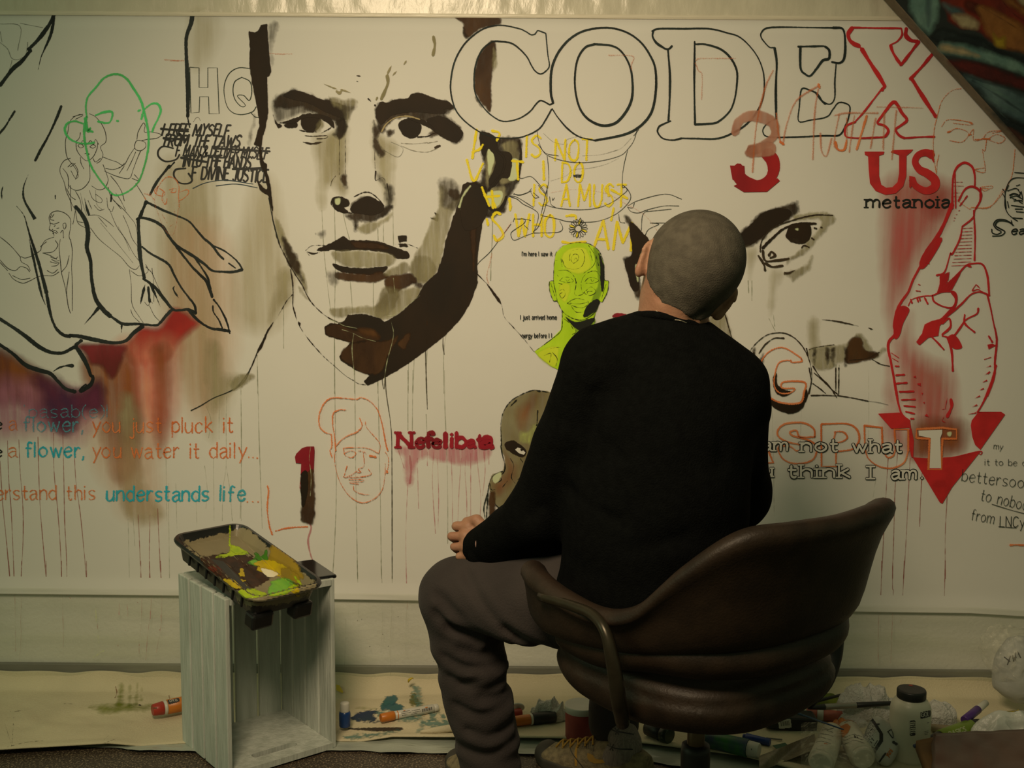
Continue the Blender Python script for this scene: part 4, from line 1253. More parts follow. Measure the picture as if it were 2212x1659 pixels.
# ---- red pointing hand
a = art('pointing_hand', 'red marker drawing of a hand with raised index finger')
a.L('D1', 20, '1640,1659 1642,1500 1650,1400 1680,1330 1740,1295 1800,1330 1820,1400 1820,1480;1690,1600 1740,1510 1800,1485 1860,1520 1870,1580 1830,1659', REDP)
a.L('D1', 14, '1660,1370 1665,1500 1668,1659;1700,1640 1760,1560', REDP)
a.L('D1', 6, '1650,1450 1720,1450;1650,1480 1730,1482;1650,1535 1720,1535;1650,1565 1700,1568;1645,1600 1690,1600', REDP)
a.L('D2', 34, '1640,150 1600,250 1570,320 1510,430 1430,540 1390,640', REDP, taper=0)
a.L('D2', 24, '1390,640 1330,750 1290,850 1240,920 1200,1000 1180,1120 1190,1180 1140,1240 1130,1300 1150,1400 1180,1560 1200,1680', REDP)
a.W('D2', '1510,430 1560,440 1440,640 1380,660 1400,560', REDP, 1, 3)
a.W('D2', '1240,960 1300,990 1250,1100 1220,1200 1180,1220 1175,1100 1195,1010', REDP, 1, 3)
a.W('D2', '1520,400 1440,600 1330,850 1290,960 1240,960 1330,740 1400,580', REDW, 2, 4)
a.L('D2', 16, '1865,20 1860,130 1820,200 1805,260 1720,330;1720,330 1700,430 1640,550 1625,545 1580,690 1515,718;1810,200 1822,400 1818,600', REDP)
for k in range(12):
    yy = 345 + k * 27
    a.L('D2', 7, f'{1722 - k*8},{yy} {1800 - k*1},{yy - 5}', REDP)
a.W('D2', '1700,400 1740,330 1700,500 1640,640 1620,750 1590,770 1600,680 1650,560', REDW, 1, 3)
a.W('D2', '1540,720 1620,690 1610,750 1580,800 1720,665 1700,720 1640,830 1515,868 1540,790', REDP, 1, 3, curve=False)
a.L('D2', 18, '1610,830 1680,720 1750,640 1800,625 1880,630 1920,720 1935,880;1760,640 1790,650;1480,880 1500,930 1580,970 1650,970 1675,900 1650,850 1560,850 1480,880;1920,870 1860,850 1790,870 1720,940 1640,1010 1560,1070 1480,1090;1920,870 1950,1000 1970,1100 1995,1230 1980,1400 1980,1500 1960,1580 1920,1680', REDP)
a.L('D2', 28, '1640,850 1670,900 1660,960 1600,1030 1540,1080', REDP)
a.L('D2', 11, '1290,960 1320,910 1400,885 1480,880;1830,790 1800,840 1845,830 1880,850;1830,790 1860,820;1430,620 1460,625;1350,840 1385,845;1370,790 1385,795', REDP)
a.L('D2', 16, '1310,910 1320,940;1380,900 1385,920;1420,895 1445,945;1360,900 1370,930', REDP)
a.W('D2', '1420,1110 1480,1080 1570,1060 1610,1050 1540,1120 1530,1200 1450,1215 1380,1275 1352,1250 1400,1180', REDP, 1, 3, curve=False)
a.L('D2', 20, '1560,1190 1625,1130 1615,1060 1560,1100;1600,1210 1635,1320 1645,1480', REDP)
a.L('D2', 17, '1848,980 1835,1025 1750,1070 1700,1140 1640,1210 1560,1200;1480,1210 1530,1260 1575,1310;1740,1030 1740,1100 1820,1172;1640,1200 1700,1290;1930,1200 1960,1250', REDP)
a.W('D2', '1600,1220 1660,1190 1720,1290 1650,1300', REDP, 1, 3)
a.G('D2', '1920,1270 1960,1262 1990,1275 1930,1308', REDP)
a.L('D2', 15, '1185,1440 1215,1442;1190,1515 1260,1508;1190,1580 1280,1575;1220,1645 1335,1640', REDP)
a.L('D2', 8, '1155,1335 1215,1375;1160,1375 1210,1405;1895,1388 1950,1370;1690,205 1700,200;1670,235 1680,232;1655,260 1665,262;1650,285 1658,282', REDP)
a.L('D3', 16, '1190,38 1260,35;1190,105 1280,98;1225,172 1335,170;1235,235 1345,232;1255,282 1345,290;1270,328 1340,345;1310,385 1335,385', REDP)
for s_ in ('1895,38 1940,10 1925,30;1885,95 1918,80;1855,160 1892,143;1815,225 1862,203;1798,292 1840,275;1768,350 1832,338', ):
    a.L('D3', 13, s_, REDP, taper=-1)
a.L('D2', 13, '1910,1452 1948,1438;1898,1512 1938,1490;1880,1572 1918,1553;1855,1635 1892,1620', REDP, taper=-1)
a.G('D3', '1330,50 1350,42 1352,62;1360,105 1390,100 1385,125;1395,180 1408,178 1402,198;1408,255 1422,250 1420,270;1420,362 1438,345 1455,372', REDP)
a.G('D2', '1330,1530 1345,1520 1355,1535;1360,1588 1385,1578 1392,1600', REDP)
a.L('D3', 20, '1160,-20 1190,150 1210,260 1240,350 1300,405;1990,-40 1940,130 1890,250 1840,335', REDP)
a.L('D3', 26, '1630,230 1635,290 1600,370', REDP)
a.L('D3', 7, '1600,220 1585,300;1560,310 1590,305;1570,375 1560,400 1585,415', REDP)
a.done()
a = art('red_arrowhead', 'solid red downward triangle behind the wrist')
a.G('D3', '1050,345 1230,335 1250,370 1305,402 1312,455 1155,465', RED)
a.G('D3', '1835,335 2030,330 2062,352 1865,632 1822,592 1800,530 1788,440 1795,400 1850,330', RED)
a.G('D3', '1325,692 1450,700 1640,690 1810,655 1870,640 1640,930 1562,1062 1540,1050', RED)
a.G('D3', '1300,450 1315,460 1335,560 1330,695 1315,690 1295,600', RED)
a.L('D3', 12, '1640,695 1860,645 1868,670 1850,660', REDP)
a.done()

# ---- G, fist and RASPUT
a = art('painted_fist', 'umber painted fingertip with the outlined letter G and a wedge shape')
a.W('D2', '490,1310 620,1280 800,1260 850,1200 890,1180 960,1230 1020,1330 1090,1290 1110,1320 1040,1370 950,1382 820,1395 740,1415 700,1450 600,1475 520,1420', OLV, 5, 3)
a.W('D2', '840,1240 900,1230 940,1330 1040,1350 900,1392 800,1395', BR, 12, 3)
for u in (545, 650, 690, 790):
    a.W('D2', f'{u-15},1310 {u+15},1300 {u+12},1430 {u-12},1430', DKS, 2, 3)
a.L('D2', 8, '820,1395 960,1380 1060,1330;500,1310 560,1290 700,1270', DKS)
a.L('D2', 14, '600,1070 700,1080 800,1100 895,1122;970,1135 1012,1150', DKS, taper=2)
a.W('D2', '490,1090 590,1080 570,1300 500,1280', OLVS, 5, 4)
a.L('D2', 11, '0,1380 50,1290 150,1200 250,1175 340,1190 420,1250 480,1340 515,1450 520,1560 500,1659;1000,1385 1070,1425 1140,1440', DKS)
a.L('D2', 14, '60,1330 70,1400 60,1480;100,1340 150,1270 220,1220 300,1218;480,1300 490,1360;530,1440 590,1530 660,1600 720,1690', DKS)
a.W('D2', '40,1350 70,1300 90,1400 140,1340 120,1470 90,1560 110,1659 60,1600 30,1450', DKS, 5, 3)
a.L('D3', 12, '500,-20 515,100 470,250;540,20 620,90 690,160 730,200 620,198 515,200;530,105 580,140 630,182;730,200 850,220 970,245;737,-20 735,190;712,-20 712,160', DKS)
a.L('D3', 7, '970,245 1050,255 1130,275', FADE)
a.W('D3', '85,110 130,170 200,235 300,268 430,258 470,150 480,215 440,300 370,338 300,330 220,290 150,215 95,190', DK, 4, 3)
a.W('D3', '215,60 240,20 245,110 300,155 360,170 300,205 240,180 220,130', DK, 3, 3)
a.L('D3', 17, '440,-90 420,-110 300,-180 200,-160 130,-90 110,0 130,120 180,210 290,260 430,257 458,180 465,95 300,92 285,140 385,145 345,180 270,180 225,130 225,50 260,-60 350,-80 360,-65 440,-70 440,-90', ORA)
a.done()
# painted eye, upper right
a = art('painted_eye', 'umber painted eye with heavy brow')
a.W('D2', '-100,420 0,330 60,260 150,200 250,170 330,150 400,130 410,210 360,260 280,310 200,360 130,430 0,500 -100,560', DKS, 5, 3)
a.W('D2', '-60,420 60,300 150,220 260,190 350,210 300,280 200,340 100,420 0,480', DK, 5, 3)
a.W('D2', '380,240 560,215 690,235 705,290 650,340 560,440 520,500 430,570 350,600 320,640 330,580 400,540 480,450 560,360 600,290 520,270 400,280', OLV, 4, 3)
a.L('D2', 14, '110,530 125,440 200,350 350,285 540,240 690,240', DKS)
a.L('D2', 26, '130,500 200,430 300,345 420,310 555,305', DK)
a.W('D2', '315,390 350,325 450,308 512,330 510,415 455,465 380,458 330,430', DK, 2, 3)
a.W('D2', '385,348 415,342 410,365', PAPERINK if False else PALE, 1, 2)
a.W('D2', '340,430 400,420 430,460 370,455', GRY, 2, 3)
a.L('D2', 22, '95,560 140,630 150,680;130,520 150,600 230,600 340,585;150,620 210,650 290,640;190,580 230,560 200,530 180,560', DKS)
a.L('D2', 16, '440,500 460,480 500,495;520,420 540,435;540,340 560,345;595,335 605,340', DKS)
a.W('D2', '300,700 400,660 480,620 525,560 520,650 460,700 380,770 350,740', OLV, 3, 3)
a.L('D2', 26, '300,700 340,700 400,670', DKS, taper=1)
a.W('D2', '-40,520 60,480 100,540 60,700 20,760 -20,640', OLVS, 4, 4)
a.W('D2', '200,670 300,700 240,850 235,1000 180,1060 170,900', OLVS, 4, 4)
a.L('D2', 8, '180,1060 200,1100 230,1160;215,1030 225,1120', DRIP)
a.done()
a = art('rasput_lettering', 'orange chalk outlined capitals spelling ASPUT')
a.L('D3', 17, '545,530 540,470 480,425 400,415 300,430 250,480 260,530 330,570 420,590 445,620 400,640 345,605 255,610 280,690 350,735 450,740 530,710 560,650 550,590 480,550 370,520 350,490 400,480 430,530 545,530', ORA)
a.L('D3', 19, '600,428 800,425 880,470 900,550 860,620 780,640 718,645', ORA)
a.L('D3', 19, '715,645 715,765 600,765 597,430', ORA, straight=True)
a.L('D3', 16, '700,490 770,490 805,530 770,565 700,570 710,490;940,440 950,640 990,720 1080,772 1180,775 1260,730 1290,640;1085,620 1120,690 1170,680 1190,620', ORA)
a.L('D3', 22, '940,440 1080,455 1085,620;1190,620 1180,470 1290,470 1290,640;1460,545 1450,790 1552,790 1562,545;120,490 160,600 215,735 90,740', ORA, straight=True)
a.G('D3', '1372,480 1560,472 1560,500 1545,540 1552,780 1460,780 1470,540 1375,520', PAPERINK)
a.L('D3', 22, '1355,540 1355,468 1560,458 1675,470 1675,545 1565,545;1360,540 1460,545', ORA, straight=True)
a.W('D3', '1600,490 1640,490 1630,530 1600,520', PALE, 1, 3)
a.done()
# typewriter outline letters: thick black stroke with a bare-paper core
for lab, rows_ in (("outlined typewriter letters reading am not what", (('am', 135, 325, 640), ('not', 440, 725, 645), ('what', 850, 1235, 652))),
                   ("outlined typewriter letters reading ou think I am", (('ou', 55, 205, 845), ('think', 335, 825, 852), ('I', 990, 991, 862), ('am', 1160, 1350, 865), ('.', 1400, 1402, 860)))):
    a = art('typewriter_lettering', lab)
    for pas in (0, 1):
        m_ = INK if pas == 0 else PAPERINK
        w_ = 31 if pas == 0 else 16
        for t_, x0, x1, bl in rows_:
            a.text('D3', t_, x0, x1, bl, 66, w_, m_, serif=True)
        if 'think' in lab:
            a.L('D3', w_ * 0.8, '955,765 1025,765;955,862 1025,862', m_, straight=True)
    a.done()
a = art('pen_note', 'thin black handwritten note at the right edge')
a.text('D3', 'my', 1970, 2040, 625, 32, 6, THIN, rot=0.1)
a.text('D3', 'it to be o', 1900, 2230, 755, 34, 6, THIN, rot=0.02)
a.text('D3', 'bettersoon', 1715, 2270, 880, 62, 7, THIN, rot=0.12)
a.text('D3', 'to nobody', 1865, 2290, 1035, 62, 7, THIN, rot=0.22)
a.L('D3', 7, '1955,1065 2100,1110 2250,1150;2010,1245 2150,1255', THIN)
a.text('D3', 'from', 1790, 1970, 1190, 58, 7, THIN, rot=0.18)
a.text('D3', 'LNCy', 2020, 2212, 1245, 56, 8, THIN, rot=0.03)
a.L('D3', 18, '2100,1392 2150,1390 2240,1392', ORA)
a.done()
a = art('pen_portrait', 'small black pen portrait above the letters Sea')
a.L('D1', 7, '2135,1372 2160,1375 2230,1380;2060,1560 2070,1500 2100,1440 2150,1415 2240,1420;2080,1520 2140,1500 2170,1510;2100,1560 2130,1545 2160,1550 2180,1560;2120,1580 2150,1590;2040,1540 2060,1580 2070,1659;2180,1470 2150,1480;2190,1530 2200,1590 2170,1600 2200,1620', INK)
a.L('D2', 8, '2040,30 2060,60 2060,160 2080,220 2120,260 2160,285;2100,100 2150,85 2200,110;2130,125 2180,120 2200,130;2110,160 2180,170 2220,175;2140,190 2200,190;2150,210 2210,215;2120,260 2200,265;2060,60 2090,0;2095,80 2130,65 2165,75;2160,30 2180,60;2190,50 2170,90;2080,130 2090,180;2110,280 2120,320', INK)
a.L('D2', 9, '2130,320 2080,290 2010,285 1985,320 2020,345 2060,370 2030,400 1960,405;2110,300 2060,275 2000,275 1970,310 1990,345 2030,370 2000,390 1960,380 1955,350', INK)
a.text('D2', 'ea', 2110, 2215, 390, 42, 10, INK, slant=0.2)
a.done()

# ---- lime face
a = art('lime_face', 'lime green painted bald bust with spiral marks and small black captions')
a.G('C2', '725,640 740,540 800,480 900,458 1000,465 1080,520 1120,620 1120,750 1160,765 1150,850 1110,930 1085,925 1060,1000 1045,1060 1045,1110 900,1200 830,1300 760,1470 700,1440 600,1360 570,1325 700,1230 780,1150 790,1000 750,925 720,920 690,840 685,770 720,760', LIME, curve=False)
a.W('C2', '790,560 860,500 960,490 1010,560 1020,650 930,710 850,690 800,640', LIMEY, 3, 3)
a.W('C2', '1040,500 1110,600 1115,780 1085,900 1060,1000 980,1050 1030,900 1080,760', LIME2, 4, 3)
a.W('C2', '830,1050 900,1090 1045,1060 1045,1110 930,1180 880,1130', LIME2, 3, 3)
a.W('C2', '600,1340 700,1290 760,1300 740,1440 680,1420', LIMEY, 6, 3)
a.W('C2', '780,790 850,800 820,930 770,880', LIMEY, 6, 3)
DRK = paint('black_brush', (0.012, 0.014, 0.010), amp=1.2, feather=1.8, dens=0.95, ns=120)
a.W('C2', '1080,540 1115,620 1125,780 1110,850 1095,760 1095,640', DRK, 2, 3)
a.W('C2', '990,960 1060,910 1090,930 1055,1000 980,1050 960,1040', DRK, 2, 3)
a.W('C2', '820,1050 900,1095 1045,1060 980,1150 920,1150 870,1110', DRK, 3, 3)
a.L('C2', 9, '725,640 740,540 800,480 900,458 1000,465 1080,520 1120,620 1125,750 1160,765 1150,850 1110,930;720,760 690,770 690,840 720,920 750,925 790,1000 850,1050 930,1075 1000,1055 1060,1000 1085,925;725,640 722,760 740,860 750,920;790,1000 785,1150 700,1230 568,1325;1045,1020 1045,1090', DRK)
a.L('C2', 6, '885,595 900,580 910,600 880,620 860,590 885,550 920,560 915,600 880,625;870,520 940,510 970,570 950,640 900,668 820,655 790,590;870,520 850,560 850,600;1000,480 1050,560 1040,640 950,710;760,680 830,680 880,720 905,780;940,780 960,730 1010,690 1090,690;990,700 1050,680 1090,720', DRK)
a.L('C2', 7, '770,760 800,735 850,735 880,765 840,775 800,770 770,760;970,770 1000,740 1050,740 1080,760 1040,780 980,780;820,750 830,765 850,750;1020,750 1030,768 1045,752;895,740 900,800 890,870 940,875 970,850;940,790 950,850 985,870;760,780 790,790;830,940 880,910 930,905 1000,930 960,975 900,970 830,940;850,940 930,945 1000,930;860,960 900,1010 960,1010', DRK)
a.L('C2', 7, '770,840 800,830 815,870 790,900 770,870 790,855;980,840 1020,810 1060,850 1010,880 990,850 1030,845;700,780 715,830 735,890;1140,790 1120,850 1105,900;830,1060 900,1160 870,1190;640,1360 700,1340 690,1410;710,1330 750,1380 740,1440;700,1300 780,1290;800,1060 850,1100 880,1150;1060,560 1080,640;1010,520 1030,600', DRK)
a.L('C2', 5, '730,600 750,600;780,580 790,650;745,700 760,730', DRK)
for t_, x0, x1, bl, xh_ in (("I'm here I saw it", 470, 710, 562, 19), ('I just arrived home', 457, 745, 1068, 20), ('nergy before I l', 470, 708, 1214, 20)):
    a.text('C2', t_, x0, x1, bl, xh_ + 3, 5.5, INK)
a.W('C2', '1195,1050 1220,1020 1300,1030 1310,1055', RED2, 2, 3)
a.done()

a = art('shaded_profile', 'umber painted patches of a face on both sides of the seated person')
a.W('C2', '1280,240 1310,235 1330,250 1400,350 1500,470 1450,500 1400,620 1420,900 1380,900 1350,830 1310,700 1270,590 1260,580 1340,545 1355,450 1320,340', DKS, 3, 3)
a.W('C2', '1330,300 1420,370 1500,470 1440,520 1400,620 1400,820 1350,830 1310,700 1290,600 1350,540', DK, 3, 3)
a.W('C2', '1370,640 1390,640 1400,760 1385,760', PALE, 1, 2)
a.W('C2', '1880,900 1990,880 2060,930 2150,1200 2180,1340 2100,1320 1990,1150 1880,1100', OLV, 3, 3)
a.W('C2', '1870,1000 1950,1030 1960,1130 1880,1110', BR, 4, 3)
a.L('C2', 12, '2050,920 2090,1040 2130,1180 2175,1340', DKS)
a.L('C2', 9, '1960,1100 2060,1180 2130,1290;1980,950 1990,1060', DKS)
a.done()

a = art('nefelibata_lettering', 'dripping dark red painted word Nefelibata')
for t_, x0, x1, h_, w_ in (('N', 1325, 1435, 78, 26), ('e', 1470, 1535, 72, 24), ('f', 1545, 1610, 76, 30), ('e', 1600, 1665, 60, 24), ('l', 1705, 1706, 76, 32), ('i', 1755, 1756, 76, 26), ('b', 1790, 1860, 80, 26), ('a', 1880, 1935, 55, 22), ('t', 1955, 2005, 70, 24), ('a', 2000, 2070, 78, 34)):
    a.text('B3', t_, x0, x1, 612, h_, w_ * 1.35, RED2, serif=(t_ in 'Nf'), jit=2)
a.done()
a = art('numeral_one', 'red over brown painted numeral one')
a.G('B3', '505,690 515,665 560,620 600,606 658,605 662,640 655,810 550,835 555,742 512,738', RED2)
a.W('B3', '548,840 600,810 655,790 662,900 660,1205 556,1205 550,1130 562,1000 552,900', BR, 2, 3)
a.W('B3', '560,830 600,815 600,960 570,1080 558,980', DK, 5, 3)
a.L('B3', 7, '630,610 620,700 628,780 635,860 628,1000', PALE)
a.L('B3', 9, '548,850 545,960', RED2)
a.done()
a = art('orange_face_left', 'orange chalk line drawing of a moustached face')
a.L('B3', 13, '795,510 740,490 700,440 700,350 740,260 800,220 900,222 1000,230 1030,215 1100,245 1160,310 1190,390 1210,480 1230,590 1245,640;795,510 800,600 785,640 800,690;910,315 860,315 810,345 805,430 820,520 830,640;1020,380 1040,440 1000,490 940,515 880,550 835,600', ORA)
a.L('B3', 9, '830,600 820,700 840,820 880,920 950,1010 1040,1055 1140,1020 1200,950 1220,850 1225,740;1065,405 1080,460 1180,580 1175,660;890,620 960,615 1080,620 1170,660;900,660 950,640 990,660 960,695 910,680 900,660;890,620 900,670;1050,650 1055,760 1010,785 1030,810 1000,815;920,760 900,830 900,850 1010,850 1110,830 1090,785;905,855 960,830 1000,800;935,870 1040,870 1040,885 945,890 960,900 1010,905;970,920 980,960 1040,985 1095,990;1225,650 1250,700 1245,780 1225,820;1010,640 1060,650 1070,665', ORA)
a.L('B3', 20, '1100,680 1150,690;1235,800 1240,815', ORA)
a.done()
a = art('skull_figure', 'brown painted gaunt head resting on a raised hand')
SK = paint('bone_glaze', alb((125, 105, 62)), alb((105, 82, 42)), amp=2, feather=2.5, dens=0.95, ns=60, streak=0.25, sscale=70, sl=0.2)
a.W('C3', '490,590 492,400 530,290 600,225 720,165 800,162 920,190 1020,300 980,560 900,690 780,920 600,1125 500,1115 445,1065 400,960 395,900 420,830 500,800 520,720 500,640', SK, 3, 3)
a.W('C3', '620,300 760,200 770,300 700,420 640,480 600,400', BR if False else ORW, 10, 4)
a.W('C3', '500,640 530,620 560,690 620,760 600,860 500,1000 440,1010 420,900 520,800', ORW, 8, 4)
a.W('C3', '522,580 580,562 650,600 692,655 650,692 580,660 530,625', DK, 2, 3)
a.G('C3', '600,632 620,615 650,622 682,655 670,672 630,660', PAPERINK)
a.W('C3', '640,620 665,628 655,645 642,640', DK, 0.5, 2)
a.W('C3', '385,962 440,965 452,1200 385,1200', BR, 1.5, 3, curve=False)
a.W('C3', '640,500 700,480 780,420 750,560 680,590 640,560', paint('yellow_glaze', alb((175, 165, 75)), amp=4, feather=8, dens=0.6, ns=70, streak=0.6, sscale=160, sl=0.2), 5, 3)
a.L('C3', 13, '490,600 488,400 530,290 600,220 720,165 790,160 890,185;485,600 500,680 520,760 510,810 480,840;445,1070 490,1115;360,1180 350,1090 380,980 400,880 440,830 500,805;385,960 375,1100 370,1195;780,320 775,420 770,440', DRK)
a.L('C3', 18, '770,165 810,170;620,230 560,290', DRK, taper=2)
a.L('C3', 9, '420,880 460,840 490,870 450,900;560,700 590,760 570,850 600,900;620,870 650,850;500,930 540,880;640,700 660,730;400,900 410,950 440,950', DRK)
a.W('C3', '420,850 480,810 490,850 440,900', PALE, 2, 3)
a.done()

# ================================================================== helpers for solid things
from mathutils.bvhtree import BVHTree


def bake_mesh(o):
    dg = bpy.context.evaluated_depsgraph_get()
    return bpy.data.meshes.new_from_object(o.evaluated_get(dg))


def decal_map(objs, off=0.0006):
    """lay flat print on the surface of things already built"""
    bpy.context.view_layer.update()
    vs, fs = [], []
    for o in objs:
        me = bake_mesh(o)
        b = len(vs)
        mw = o.matrix_world
        vs += [mw @ v.co for v in me.vertices]
        fs += [[b + i for i in p.vertices] for p in me.polygons]
    t = BVHTree.FromPolygons(vs, fs)

    def g(px, py, lay):
        d = ray(px, py).normalized()
        h = t.ray_cast(CAM, d)
        if h[0] is None:
            q = CAM + d * ((sum(vs[:1], Vector()) - CAM).length)
            h = t.find_nearest(q)
        return h[0] - d * (off + lay)
    return g


def decal(name, objs, parent, off=0.0006, label=None):
    a = Art(name, decal_map(objs, off), parent, label, 2e-5)
    a.poly = lambda pts, m, curve=False: a.wash([tuple(p) for p in catmull(pts, 5, True)] if curve else pts, m, 0.0, 1.2, False)
    if parent is not None:
        bpy.context.view_layer.update()
        inv = parent.matrix_world.inverted()
        g = a.mp
        a.mp = lambda x, y, l: inv @ g(x, y, l)
    return a


def axis_m(p0, p1):
    z = (Vector(p1) - Vector(p0)).normalized()
    x = z.orthogonal().normalized()
    return basis(x, z.cross(x), z, p0)


def extrude_poly(loops, t, M):
    """flat outline with holes, thickened by t along local z"""
    vs = [Vector((p[0], p[1], 0)) for l in loops for p in l]
    tri = tessellate_polygon([[Vector((p[0], p[1], 0)) for p in l] for l in loops])
    n = len(vs)
    bm = bmesh.new()
    bot = [bm.verts.new(M @ v) for v in vs]
    top = [bm.verts.new(M @ (v + Vector((0, 0, t)))) for v in vs]
    for a, b, c in tri:
        try:
            bm.faces.new((bot[a], bot[b], bot[c]))
            bm.faces.new((top[a], top[c], top[b]))
        except ValueError:
            pass
    k = 0
    for l in loops:
        for i in range(len(l)):
            j = (i + 1) % len(l)
            bm.faces.new((bot[k + i], bot[k + j], top[k + j], top[k + i]))
        k += len(l)
    bmesh.ops.recalc_face_normals(bm, faces=bm.faces)
    return bm


# ================================================================== other canvas hung askew, upper right
cn = Vector((0, 1, 0))
YC = 2.835
q0, q1 = at(1932, 0, YC), at(2212, 312, YC)
e1 = (q1 - q0).normalized()
e2 = Vector((-e1.z, 0, e1.x))
if e2.z < 0:
    e2 = -e2
canvas_side = mat('raw_canvas_edge', (0.20, 0.15, 0.10), 0.8, var=0.2, vscale=40, bump=0.2)
black_base = mat('black_ground', (0.012, 0.015, 0.016), 0.45, var=0.3, vscale=20)
cv = empty('painted_canvas', q0, 'abstract painted canvas hung askew at the upper right, teal and red and yellow', 'painting')
M_ = basis(e1, e2, e1.cross(e2), (0, 0, 0))
sgn = 1 if e1.cross(e2).y > 0 else -1
bm = box_bm(2.4, 1.5, 0.05, M_ @ Matrix.Translation((0.25, 0.75, sgn * 0.0255)), 0.003)
from_bm('stretched_canvas', bm, cv, canvas_side)
def cvmap(px, py, lay):
    p = onplane(px, py, (0, YC - 0.0012 - lay, 0), Vector((0, 1, 0)))
    return p - q0
a = Art('abstract_painting', cvmap, cv, None, 2e-5)
W3 = lambda n, c1, c2, am=4, fe=14, d=0.95, st=0.2: paint(n, c1, c2, amp=am, feather=fe, dens=d, ns=30, streak=st, sscale=60, sl=1.0)
T1 = W3('oil_teal', (0.10, 0.20, 0.18), (0.17, 0.28, 0.24))
T2 = W3('oil_slate', (0.05, 0.09, 0.10), (0.12, 0.19, 0.19))
R1 = W3('oil_red', (0.22, 0.025, 0.012), (0.13, 0.02, 0.015))
O1 = W3('oil_orange', (0.33, 0.13, 0.03), (0.24, 0.09, 0.03))
Y1 = W3('oil_yellow', (0.38, 0.26, 0.02), (0.30, 0.18, 0.03))
C1_ = W3('oil_cream', (0.42, 0.34, 0.20), (0.36, 0.26, 0.14))
BK = W3('oil_black', (0.008, 0.012, 0.014), (0.02, 0.03, 0.03))
a.poly([(1934, 0), (1934, -260), (2700, -260), (2700, 860), (2212, 314)], black_base)
a.W('D1', '1270,-400 1570,-400 1540,80 1510,200 1450,290 1310,120 1290,0', T1, 6, 4)
a.W('D1', '1430,-400 1470,-400 1480,60 1470,200 1440,220 1420,60', T2, 3, 4)
a.W('D1', '1560,-300 3000,-300 3000,500 2212,400 2050,385 1960,340 1850,240 1700,220 1600,110', R1, 10, 5)
a.W('D1', '1560,20 1700,60 1740,110 1640,120 1580,80', T2, 6, 4)
a.W('D1', '1750,0 1850,40 2000,150 2212,250 2212,330 2060,240 1900,150 1760,70', W3('oil_dark_red', (0.12, 0.02, 0.01), (0.05, 0.012, 0.01)), 8, 4)
a.W('D1', '1640,115 1740,108 1850,165 1840,238 1730,228 1670,180', C1_, 5, 3)
a.W('D1', '1850,40 2100,140 2300,300 2300,420 2060,390 1960,330 1880,180', O1, 10, 4)
a.W('D1', '2100,-300 2500,-300 2500,100 2250,60 2160,0', C1_, 10, 4)
a.W('D1', '2000,-100 2150,10 2260,90 2212,130 2060,20 1960,-50', O1, 5, 4)
a.W('D1', '1965,250 2010,300 2060,290 2075,385 2000,390 1960,340', Y1, 5, 3)
a.L('D1', 14, '1880,60 2000,130 2212,260;2040,10 2130,110 2250,190', BK)
a.W('D1', '1450,290 1560,220 1750,260 1880,300 2000,380 2300,480 2900,700 2900,800 2212,560 1850,420 1620,330 1540,350 1500,330', BK, 4, 4)
a.W('D1', '1530,370 1600,335 1800,370 2212,510 2800,760 2800,860 2212,600 1900,490 1640,440 1560,420', T1, 10, 4)
a.W('D1', '1540,370 1620,360 1760,400 1860,450 1700,430 1590,415', C1_, 10, 4)
a.W('D1', '1610,480 1800,490 2212,620 2800,860 2800,960 2212,720 1900,640 1700,560', W3('oil_wine', (0.10, 0.012, 0.01), (0.06, 0.01, 0.01)), 8, 4)
a.W('D1', '1740,590 1900,650 2212,760 2600,950 2600,1300 2212,990 2000,860 1820,680', T2, 12, 4)
a.L('D1', 30, '1760,600 1900,680 2212,850;1830,740 2000,820 2212,930', T1, taper=2)
a.L('D1', 22, '1700,570 1850,640 2212,730;1800,640 2000,760 2212,900', BK)
a.W('D1', '1900,860 2050,920 2300,1050 2400,1400 2212,1180 2050,1000', BK, 6, 4)
a.L('D1', 16, '2000,880 2120,980 2250,1060', T1, taper=2)
a.W('D1', '2080,1020 2150,1040 2240,1120 2230,1170', W3('oil_rust', (0.08, 0.03, 0.02), (0.05, 0.02, 0.01)), 6, 4)
a.done()

# ================================================================== floor cloths
cloth_m = mat('cotton_drop_cloth', (0.62, 0.555, 0.385), 0.9, var=0.14, vscale=5, bump=0.25, bscale=220)
sheetp_m = mat('crumpled_poly_sheet', (0.42, 0.46, 0.40), 0.22, var=0.25, vscale=14, stretch=(0.35, 1, 1), bump=0.5, bscale=22, spec=0.8)


def front_edge(px):
    return float(np.interp(px, [-300, 0, 200, 385, 520, 730, 1000, 1200, 1400, 1600, 1800, 2300], [1632, 1626, 1614, 1602, 1598, 1597, 1598, 1600, 1612, 1638, 1690, 1720]))


